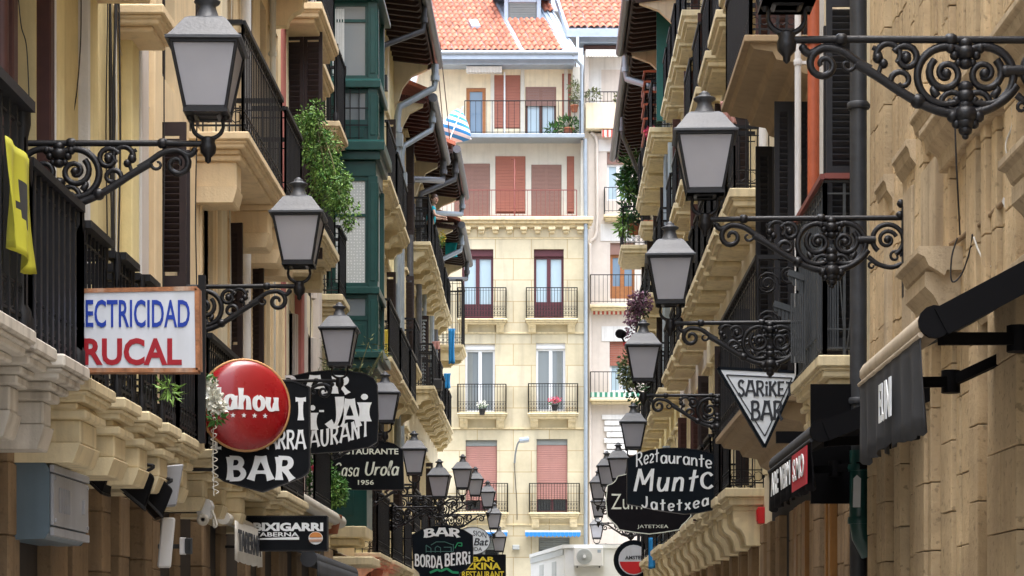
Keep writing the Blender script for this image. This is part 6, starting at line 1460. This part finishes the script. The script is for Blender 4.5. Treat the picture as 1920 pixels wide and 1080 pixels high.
# ---- white cabin with air conditioner at the end of the street
s = 58; A = SP(1058,1021,s); Bp = SP(995,1037,52.0); ux = Vector((1,0,0)); back = Vector((Bp.x-A.x, Bp.y-A.y, 0))
t = thing('site_cabin', 'white portable cabin standing at the end of the street', 'cabin', (A.x, A.y, 0))
mb = MB(); W2 = 1.86; mb.prism([(0,0),(W2,0),(W2+back.x,back.y),(back.x,back.y)], (A.x,A.y,.2), (1,0,0), (0,1,0), (0,0,A.z-.2-.12)); mb.build('body', M['cabin_white'], t, bevel=.03)
mb = MB(); mb.prism([(-.05,-.05),(W2+.05,-.05),(W2+.05+back.x,back.y+.05),(back.x-.05,back.y+.05)], (A.x,A.y,A.z-.12), (1,0,0), (0,1,0), (0,0,.12)); mb.build('roof', M['cabin_white'], t, bevel=.02)
d = back.normalized(); nrm = Vector((-d.y, d.x, 0)); nrm = nrm if nrm.x < 0 else -nrm
for k in range(2): mb = MB(); c = A+d*(2.2+k*3)+nrm*.012; mb.obox((c.x,c.y,A.z-1.1), d*.45, nrm*.01, (0,0,.62)); mb.build('window', M['cabin_grey'], t)
mb = MB(); c = A+back*.5+nrm*.02; mb.obox((c.x,c.y,A.z-.24), d*(back.length/2-.1), nrm*.012, (0,0,.10)); mb.build('trim_band', M['cabin_grey'], t)
t = thing('air_conditioner', 'white air conditioner unit with round grey fan on the front of the cabin', 'air conditioner', tuple(SP(1103,1045,s)))
mb = MB(); C = SP(1103,1044,s); mb.box(C.x-.47,C.x+.47,C.y-.32,C.y-.03,C.z-.31,C.z+.31); bo = mb.build('housing', M['plastic_white'], t, bevel=.02)
mb = MB(); mb.lathe([(.25,0),(.25,.015),(.235,.018),(.05,.02),(.05,.03),(.004,.03)], C+Vector((-.13,-.32,0)), 24, ax=(0,-1,0)); [mb.tube([C+Vector((-.13+r*cos(a),-.345,r*sin(a))) for a in [2*pi*k/20 for k in range(21)]], .006, 4) for r in (.09,.14,.19,.235)]; fo = mb.build('fan_grille', M['cabin_grey'], t)
mb = MB(); mb.lathe([(.05,0),(.05,.012)], C+Vector((-.13,-.352,0)), 12, ax=(0,-1,0)); mb.build('hub', M['frame_white'], fo)
mb = MB(); mb.box(C.x+.29,C.x+.40,C.y-.326,C.y-.32,C.z+.12,C.z+.22); mb.build('badge', M['zinc_blue'], t)
mb = MB(); [mb.box(C.x+a-.02,C.x+a+.02,C.y-.34,C.y,C.z-.36,C.z-.31) for a in (-.36,.36)]; mb.build('bracket', M['iron_grey'], t)
# ---- yellow flag on the first balcony
t = thing('banner', 'yellow banner with a dark shape hanging from the black railing at the far left', 'banner', (-2.95, 11.6, 4.4))
fl = MB(); K, J = 16, 14; rows = []
for j in range(J+1):
    r = []
    for i in range(K+1):
        a = i/K; b2 = j/J; y = 11.42+.56*a-.05*b2*sin(3*a); sag = .04*sin(a*11+b2*2)*(.3+b2)
        r.append(Vector((-2.915+sag*.8+.02*b2, y, 4.40-.60*b2*(1-.08*sin(a*5))-.04*sin(a*pi)*b2)))
    rows.append(r)
fl.add([p for r in rows for p in r], [(j*(K+1)+i, j*(K+1)+i+1, (j+1)*(K+1)+i+1, (j+1)*(K+1)+i) for j in range(J) for i in range(K)], 0, True)
for f in range(len(fl.f)):
    j, i = divmod(f, K)
    if 4 <= j <= 10 and abs(i-10-.25*(j-5)) < 3.6-abs(j-7)*.6: fl.m[f] = 1
o = fl.build('cloth', [M['cloth_yellow'], M['cloth_black']], t, recalc=False); sm_ = o.modifiers.new('thick', 'SOLIDIFY'); sm_.thickness = .004
# ---- plants
def plant(name, label, mats, clumps, base, pot=None, twigs=None, group=None, potm='terracotta', leafn=None):
    t = thing(name, label, 'plant', tuple(base), group)
    for mname, size, lst, asp, droop in mats:
        mb = MB()
        for (c, r, n) in lst:
            leaves(mb, blob_fn(c, r), n, size, droop=droop, asp=asp)
            if 'petal' in mname: mb.build('flower', M[mname], t, recalc=False); mb = MB()
        if mb.v: mb.build('foliage', M[mname], t, recalc=False)
    if pot:
        c, r, h = pot; mb = MB(); mb.lathe([(r*.72,0),(r*.95,h*.8),(r*1.05,h*.82),(r*1.05,h),(r*.85,h),(r*.8,h*.85),(.005,h*.85)], c, 12); mb.build('pot', M[potm], t)
    mb = MB()
    for (a, b) in (twigs or []): mb.tube(smooth_pts([a, (Vector(a)+Vector(b))/2+Vector((random.uniform(-.05,.05),random.uniform(-.05,.05),.03)), b]), [.012]*7+[.008]*6, 5)
    if twigs: mb.build('stem', M['stem'], t)
    return t
random.seed(21)
S = 141
lst = []
for k in range(34):
    a = k/33; px = 584+58*a+random.uniform(-32,28); py = 222+165*a+random.uniform(-22,34); q_ = random.uniform(.5,1.15); lst.append((SP(px,py,S,random.uniform(-.25,.35)), (.14*q_,.16*q_,.19*q_), int(115*q_)))
plant('trailing_plant', 'bright green trailing plant hanging beside the green oriel on the left', [('leaf_bright',.05,lst,.5,.6), ('leaf_green',.05,[(c,(r[0]*.8,r[1],r[2]),70) for c,r,n in lst],.5,.6)], None, SP(590,225,S), twigs=[(tuple(SP(590,222,S)), tuple(c[0])) for c in lst[::2]])
p = SP(315,725,243); plant('balcony_plant', 'small yellow green fern hanging on the yellow balcony edge right of the electrical sign', [('leaf_bright',.10,[(p,(.04,.07,.06),34),(p+Vector((.02,0,-.05)),(.04,.07,.07),26)],.16,.3)], None, p)
p = SP(401,742,216)
plant('flower_garland', 'white flowers tied to the black balcony post left of the red disc', [('petal_white',.05,[(SP(397,722,216),(.035,.04,.05),60),(SP(402,750,216),(.07,.06,.075),130),(SP(408,762,216),(.06,.06,.06),90)],.8,0), ('leaf_green',.08,[(SP(405,785,216),(.05,.05,.05),26),(SP(398,705,216),(.04,.04,.04),16)],.4,.4)], None, p)
mb = MB(); c = SP(390,700,217); mb.box(-3.03,-2.97,c.y-.03,c.y+.03,3.4,4.85); solo(mb, 'iron_post', M['iron_rail'], 'tall black iron post beside the white flowers left of the red disc', 'post')
base = Vector((X(615,126), Yd(126), 3.5))
plant('balcony_plant', 'bushy green plant with pink flowers under the large black restaurant sign', [('leaf_green',.075,[(SP(600,895,126),(.28,.25,.26),420),(SP(628,920,126),(.2,.2,.25),360),(SP(595,868,126),(.2,.2,.16),160)],.55,.2), ('leaf_bright',.06,[(SP(628,925,126,-.1),(.18,.16,.2),260)],.6,.2), ('petal_pink',.07,[(SP(600,885,126,-.3),(.055,.05,.06),50),(SP(610,852,126,-.2),(.04,.04,.06),20)],.7,0)], None, base, pot=((base.x,base.y,3.28),.2,.28))
b0 = Vector((-3.5, 33.6, 3.5)); tw = []; lf = []
for j in range(30):
    px = random.choice((600,688))+random.uniform(-38,34); e = SP(px, 640+random.uniform(0,75), 119, random.uniform(-.2,.2)); tw.append((tuple(b0+Vector((0,0,1.0))), tuple(e))); lf.append((e,(.1,.1,.12),11)); lf.append((e*.8+(b0+Vector((0,0,1)))*.2,(.1,.1,.12),7))
tw.append((tuple(b0), tuple(b0+Vector((0,0,1.02)))))
plant('potted_tree', 'thin olive twigs spreading on both sides of the third left lantern', [('leaf_olive',.085,lf,.28,.1)], None, b0, twigs=tw)
def pot_flower(px, py, s_, pet, lab, d=.32, w=1.0, potm='pot_dark', n=90, grp=None):
    c = SP(px,py,s_); plant('flower_pot', lab, [('leaf_green',.08,[(c,(.13*w,.10,.09),70)],.5,.1), (pet,.055,[(c+Vector((0,-.03,.1)),(.2*w,.12,.12),n)],.8,0)], None, c, pot=(tuple(c-Vector((0,0,.30))),.13,.24), potm=potm, group=grp)
pot_flower(904,763,50.3,'petal_white','white flowers in a dark pot on the left middle balcony of the cream house', grp='flower pots on the far balconies')
pot_flower(1040,755,50.3,'petal_pink','pink flowers in a dark pot on the right middle balcony of the cream house', w=1.35, n=150, grp='flower pots on the far balconies')
c = SP(1066,232,50); plant('balcony_plant', 'green leafy plants behind the railing at the right end of the top terrace', [('leaf_green',.2,[(SP(1066,232,50,.2),(.45,.15,.32),220),(SP(1035,240,50,.2),(.2,.15,.2),80)],.3,-.2)], None, c, pot=(tuple(c-Vector((0,-.2,.42))),.22,.3))
c = SP(1077,185,50); plant('balcony_plant', 'tall yellowish plant at the corner of the top terrace by the grey pipe', [('leaf_olive',.16,[(SP(1077,170,50),(.2,.15,.5),130),(SP(1082,190,50),(.2,.15,.2),60)],.3,-.1)], None, c, pot=(tuple(c-Vector((0,0,.5))),.15,.25))
c = SP(1112,170,49.5); plant('balcony_plant', 'pale leafy plant on the parapet of the pinkish house', [('leaf_olive',.14,[(SP(1112,178,49.5),(.3,.15,.22),110),(SP(1160,182,49.5),(.18,.15,.18),60)],.4,-.1)], None, c)
s_ = 63
plant('balcony_jungle', 'dense balcony greenery with spiky leaves under the deep black eave on the right', [('leaf_dark',.22,[(SP(1185,330,s_),(.34,.5,.5),300),(SP(1188,395,s_),(.36,.5,.45),260)],.4,.1), ('leaf_green',.28,[(SP(1185,305,s_),(.32,.4,.3),130),(SP(1178,345,s_),(.25,.3,.2),150)],.16,-.2), ('leaf_bright',.2,[(SP(1172,425,s_),(.25,.3,.3),190),(SP(1183,365,s_),(.3,.3,.12),90)],.3,.3)], None, SP(1185,445,s_), pot=(tuple(SP(1188,440,s_)),.2,.3))
s_ = 76
plant('hanging_plant', 'purple flowering creeper hanging above the third right lantern', [('leaf_purple',.09,[(SP(1200,568,s_),(.3,.25,.3),420),(SP(1185,590,s_),(.18,.2,.3),200),(SP(1182,625,s_),(.1,.12,.3),110)],.6,.4), ('leaf_dark',.09,[(SP(1200,580,s_),(.22,.2,.3),90)],.5,.3)], None, SP(1200,550,s_))
plant('hanging_plant', 'green bushy creeper hanging between the third and fourth right lanterns', [('leaf_dark',.1,[(SP(1180,690,s_),(.26,.25,.5),320),(SP(1195,735,s_),(.25,.25,.3),180)],.6,.3), ('leaf_olive',.1,[(SP(1176,705,s_,-.2),(.2,.2,.42),260)],.6,.3)], None, SP(1180,660,s_))
c = SP(1232,258,77); plant('flower_pot', 'red planter of bright pink and red flowers in the orange railed cage', [('petal_pink',.09,[(SP(1219,248,77),(.14,.14,.14),110),(SP(1240,252,77),(.2,.14,.08),70)],.7,0), ('leaf_dark',.12,[(SP(1238,240,77),(.16,.14,.16),90)],.4,-.1)], None, c)
mb = MB(); mb.box(c.x-.2,c.x+.22,c.y-.1,c.y+.1,c.z-.18,c.z+.02); mb.build('planter', M['firebox'], bpy.data.objects[[o.name for o in bpy.data.objects if o.get('label') == 'red planter of bright pink and red flowers in the orange railed cage'][0]])
for k, (px, py, s_, lab) in enumerate(((1212,428,66,'first clay pot on the narrow balcony beside the dark railing on the right'),(1228,428,66,'second clay pot on the narrow balcony beside the dark railing on the right'))):
    mb = MB(); mb.lathe([(.09,0),(.14,.3),(.15,.3),(.15,.36),(.12,.36),(.1,.3)], SP(px,py+10,s_), 10); solo(mb, 'clay_pot', M['terracotta'], lab.replace('first','left').replace('second','right'), 'pot', 'clay pots on the right balcony')
c = SP(828,445,66); plant('flower_pot', 'yellow flowers in the railing just below the person in turquoise', [('petal_yellow',.08,[(c,(.1,.15,.16),70)],.5,.2), ('leaf_bright',.08,[(c-Vector((0,0,.1)),(.1,.15,.16),60)],.4,.3)], None, c)
mb = MB(); mb.box(-3.12,-2.88,57.15,57.65,8.42,8.7); solo(mb, 'planter', M['pot_dark'], 'black planter box on the lower balcony beyond the green oriel', 'planter', bevel=.02)
# ---- washing and cloths
def cloth(px0, px1, py0, py1, s_, m, lab, cat='laundry', wav=.03, grp='laundry on the far balconies', skew=0):
    mb = MB(); K, J = 10, 12; rows = []
    for j in range(J+1):
        b2 = j/J; rows.append([SP(px0+(px1-px0)*(i/K)*(1-.12*sin(b2*3))+skew*b2, py0+(py1-py0)*b2+3*sin(i*1.1)*b2*.3, s_, wav*sin(i*1.3+b2)*(.4+b2)) for i in range(K+1)])
    mb.add([p for r in rows for p in r], [(j*(K+1)+i, j*(K+1)+i+1, (j+1)*(K+1)+i+1, (j+1)*(K+1)+i) for j in range(J) for i in range(K)], 0, True)
    o = mb.build('cloth', M[m], None, recalc=False); sm_ = o.modifiers.new('thick', 'SOLIDIFY'); sm_.thickness = .008
    return tag(o, lab, cat, grp)
cloth(841,853,616,682,62,'cloth_blue','long blue towel hanging from a balcony railing beyond the green oriel')
cloth(832,845,700,728,62,'cloth_blue','short blue cloth hanging below the long blue towel')
cloth(835,858,455,482,60,'cloth_turq','bright blue cloth bundle low in the caged balcony below the person')
cloth(721,728,618,668,92,'petal_yellow','yellow cloth strip on the balcony right of the green oriel')
cloth(730,736,622,672,91,'leaf_bright','yellow green cloth strip on the balcony right of the green oriel')
cloth(810,826,640,655,66,'roller_pink','pink cloth folded over the balcony railing left of the blue towel')
cloth(1216,1246,1008,1066,75,'cloth_blue','blue and white cloths hanging under the brown Zum sign', wav=.08)
cloth(1350,1376,190,232,150,'roller_pink','small pink flag hanging right of the largest right lantern', 'flag', skew=6, grp=None)
# ---- striped parasol
t = thing('parasol', 'blue and white striped parasol leaning out under the left eaves', 'parasol', tuple(SP(850,250,60)))
C = SP(846,236,60); axd = Vector((.75,-.2,-.55)).normalized(); cn = MB(); n = 8; vs = []
U = axd.orthogonal().normalized(); Vv = axd.cross(U)
prof = [(.03,1.05),(.22,.82),(.42,.5),(.56,.2),(.6,.0)]
prof2 = [(r*.82, z) for r, z in prof]
cn.lathe([(r*.95, z*.78) for r, z in prof], C-axd*.05, 16, ax=axd, smooth=True, cap=False); o = cn.build('canopy', M['stripe_blue'], t); sm_ = o.modifiers.new('thick', 'SOLIDIFY'); sm_.thickness = .006
pm = MB(); pm.tube([C+axd*.8, C-axd*1.5], .018, 6); pm.build('pole', M['frame_white'], t)
# ---- loose cables about the left eaves
random.seed(9)
for k, (a, b, lab) in enumerate((((735,215,72),(812,60,74),'pale cable slanting up across the maroon eave'),((770,268,70),(835,225,66),'pale cable looping under the second left eave'),((800,300,66),(868,200,60),'grey cable strung between the far left gutters'),((815,60,76),(845,330,60),'dark cable running along the left gutters'),((825,80,75),(862,380,58),'second dark cable running along the left gutters'))):
    A_, B_ = SP(*a), SP(*b); m_ = (A_+B_)/2-Vector((0,0,.5)); rope([A_, A_*.7+B_*.3-Vector((0,0,.3)), m_, A_*.3+B_*.7-Vector((0,0,.3)), B_], .014, 'cable', 'cable_white' if k < 3 else 'cable_black', lab)
# ---- person at the railing
def skin_mesh(name, verts, edges, radii, m, parent, sub=2):
    me = bpy.data.meshes.new(name); o = OFF[parent.name]; me.from_pydata([tuple(Vector(v)-o) for v in verts], edges, []); me.materials.append(m)
    ob = bpy.data.objects.new(name, me); COL.objects.link(ob); ob.parent = parent; OFF[ob.name] = o
    sk = ob.modifiers.new('skin', 'SKIN'); sv = me.skin_vertices
    if not sv: 
        me.attributes.new('skin', 'FLOAT', 'POINT') if False else None
    bm = bmesh.new(); bm.from_mesh(me); ly = bm.verts.layers.skin.verify()
    for i, v in enumerate(bm.verts): r = radii[i]; v[ly].radius = (r, r) if not isinstance(r, tuple) else r; v[ly].use_root = (i == 0)
    bm.to_mesh(me); bm.free(); sk.use_smooth_shade = True
    s_ = ob.modifiers.new('sub', 'SUBSURF'); s_.levels = sub; s_.render_levels = sub
    return ob
px, py_, z0 = -3.20, 57.25, 11.9
t = thing('person', 'person in a turquoise shirt leaning on a high balcony railing, forearms on the rail', 'person', (px, py_, z0))
q = lambda a, b, c: Vector((px+a, py_+b, z0+c))
V_ = [q(0,0,.92), q(.02,0,1.1), q(.07,-.01,1.32), q(.09,-.01,1.42), q(.11,-.02,1.50),
      q(.08,-.17,1.36), q(.14,-.22,1.16), q(.25,-.2,1.13), q(.31,-.18,1.13),
      q(.08,.17,1.36), q(.13,.22,1.16), q(.24,.16,1.13), q(.31,.12,1.13),
      q(-.0,-.09,.82), q(.02,-.1,.48), q(-.02,-.1,.08), q(.1,-.1,.04), q(-.0,.09,.82), q(.02,.1,.48), q(-.02,.1,.08), q(.1,.1,.04)]
E_ = [(0,1),(1,2),(2,3),(3,4),(2,5),(5,6),(6,7),(7,8),(2,9),(9,10),(10,11),(11,12),(0,13),(13,14),(14,15),(15,16),(0,17),(17,18),(18,19),(19,20)]
R_ = [.14,.125,.13,.07,.055,.055,.042,.033,.028,.055,.042,.033,.028,.085,.06,.045,.04,.085,.06,.045,.04]
body = skin_mesh('body', V_, E_, R_, M['skin'], t)
shirt = skin_mesh('shirt', [V_[0],V_[1],V_[2],q(.085,-.01,1.41),V_[5],q(.11,-.2,1.26),V_[9],q(.11,.2,1.26)], [(0,1),(1,2),(2,3),(2,4),(4,5),(2,6),(6,7)], [.155,.145,.15,.075,.075,.062,.075,.062], M['cloth_turq'], t)
skin_mesh('trousers', [q(0,0,.9),V_[13],V_[14],q(-.02,-.1,.12),V_[17],V_[18],q(-.02,.1,.12)], [(0,1),(1,2),(2,3),(0,4),(4,5),(5,6)], [.155,.1,.075,.06,.1,.075,.06], M['cloth_black'], t)
hd = MB(); hc_ = q(.125,-.03,1.615); fdir = Vector((.55,-.8,-.12)).normalized(); side = fdir.cross(Vector((0,0,1))).normalized(); upv = side.cross(fdir)
hd.ball(hc_, .095, 14, 10, sz=1.25); hd.obox(hc_+fdir*.098-upv*.01, side*.012, fdir*.016, upv*.022)
for sg in (1,-1): hd.ball(hc_+side*.094*sg-upv*.005, .022, 6, 5)
hd.obox(hc_+fdir*.078-upv*.09, side*.02, fdir*.015, upv*.02); ho = hd.build('head', M['skin'], t)
ey = MB(); [ey.ball(hc_+fdir*.088+side*.034*sg+upv*.018, .011, 6, 5) for sg in (1,-1)]; ey.obox(hc_+fdir*.092-upv*.055, side*.024, fdir*.004, upv*.005); ey.build('eyes_and_mouth', M['hair'], ho)
hr = MB(); hr.ball(hc_-fdir*.022+upv*.03, .108, 14, 10, sz=1.2); [hr.ball(hc_-fdir*.05+side*.07*sg-upv*.04, .055, 8, 6, sz=1.5) for sg in (1,-1)]; hr.build('hair', M['hair'], ho)
for sg, w0 in ((-1, q(.31,-.18,1.13)), (1, q(.31,.12,1.13))):
    hn = MB(); hn.obox(w0+Vector((.045,0,-.005)), (.045,0,-.008), (0,.036,0), (0,0,.013))
    for f in range(4): yy = -.028+.019*f; L_ = (.06,.075,.07,.055)[f]; hn.tube([w0+Vector((.088,yy,-.012)), w0+Vector((.088+L_*.6,yy,-.02)), w0+Vector((.088+L_*.85,yy,-.045))], [.0095,.009,.007], 6)
    hn.tube([w0+Vector((.03,.034*sg,-.005)), w0+Vector((.06,.06*sg,-.015)), w0+Vector((.085,.062*sg,-.03))], [.012,.010,.008], 6); hn.build('hand', M['skin'], body)

# ---- small camera by the third right lantern, thin wires on the left walls
t = thing('security_camera', 'small black security camera beside the roof of the third right lantern', 'camera', tuple(SP(1166,632,142)))
mb = MB(); C = SP(1164,626,142); mb.lathe([(.055,-.09),(.06,-.02),(.06,.08),(.045,.1)], C, 12, ax=(-.25,-1,-.1)); mb.build('housing', M['plastic_black'], t)
mb = MB(); mb.tube([C+Vector((.02,.02,-.05)), C+Vector((.06,.03,-.13)), C+Vector((.16,.03,-.15))], .014, 6); mb.build('bracket', M['iron'], t)
mb = MB(); mb.box(C.x+.03,C.x+.08,C.y-.03,C.y+.02,C.z-.16,C.z-.12); mb.build('red_clip', M['firebox'], t)
random.seed(31)
for k, (y, lab) in enumerate(((19.35,'thin black wire down the peach wall nearest the big shutter'),(21.1,'thin black wire down the peach wall between its first windows'),(23.35,'thin pale wire down the peach wall beside the cream strip'),(24.9,'thin black wire beside the white drainpipe on the peach wall'),(27.2,'thin pale wire on the far part of the peach wall'),(31.9,'thin black wire between the pink strips'))):
    w0 = -3.49 if y < 28 else -3.58; pts = [(w0+random.uniform(-.01,.012), y+random.uniform(-.03,.03), 3.5+j*.8) for j in range(9)]
    rope(pts, .007, 'cable', 'cable_white' if 'pale' in lab else 'cable_black', lab)
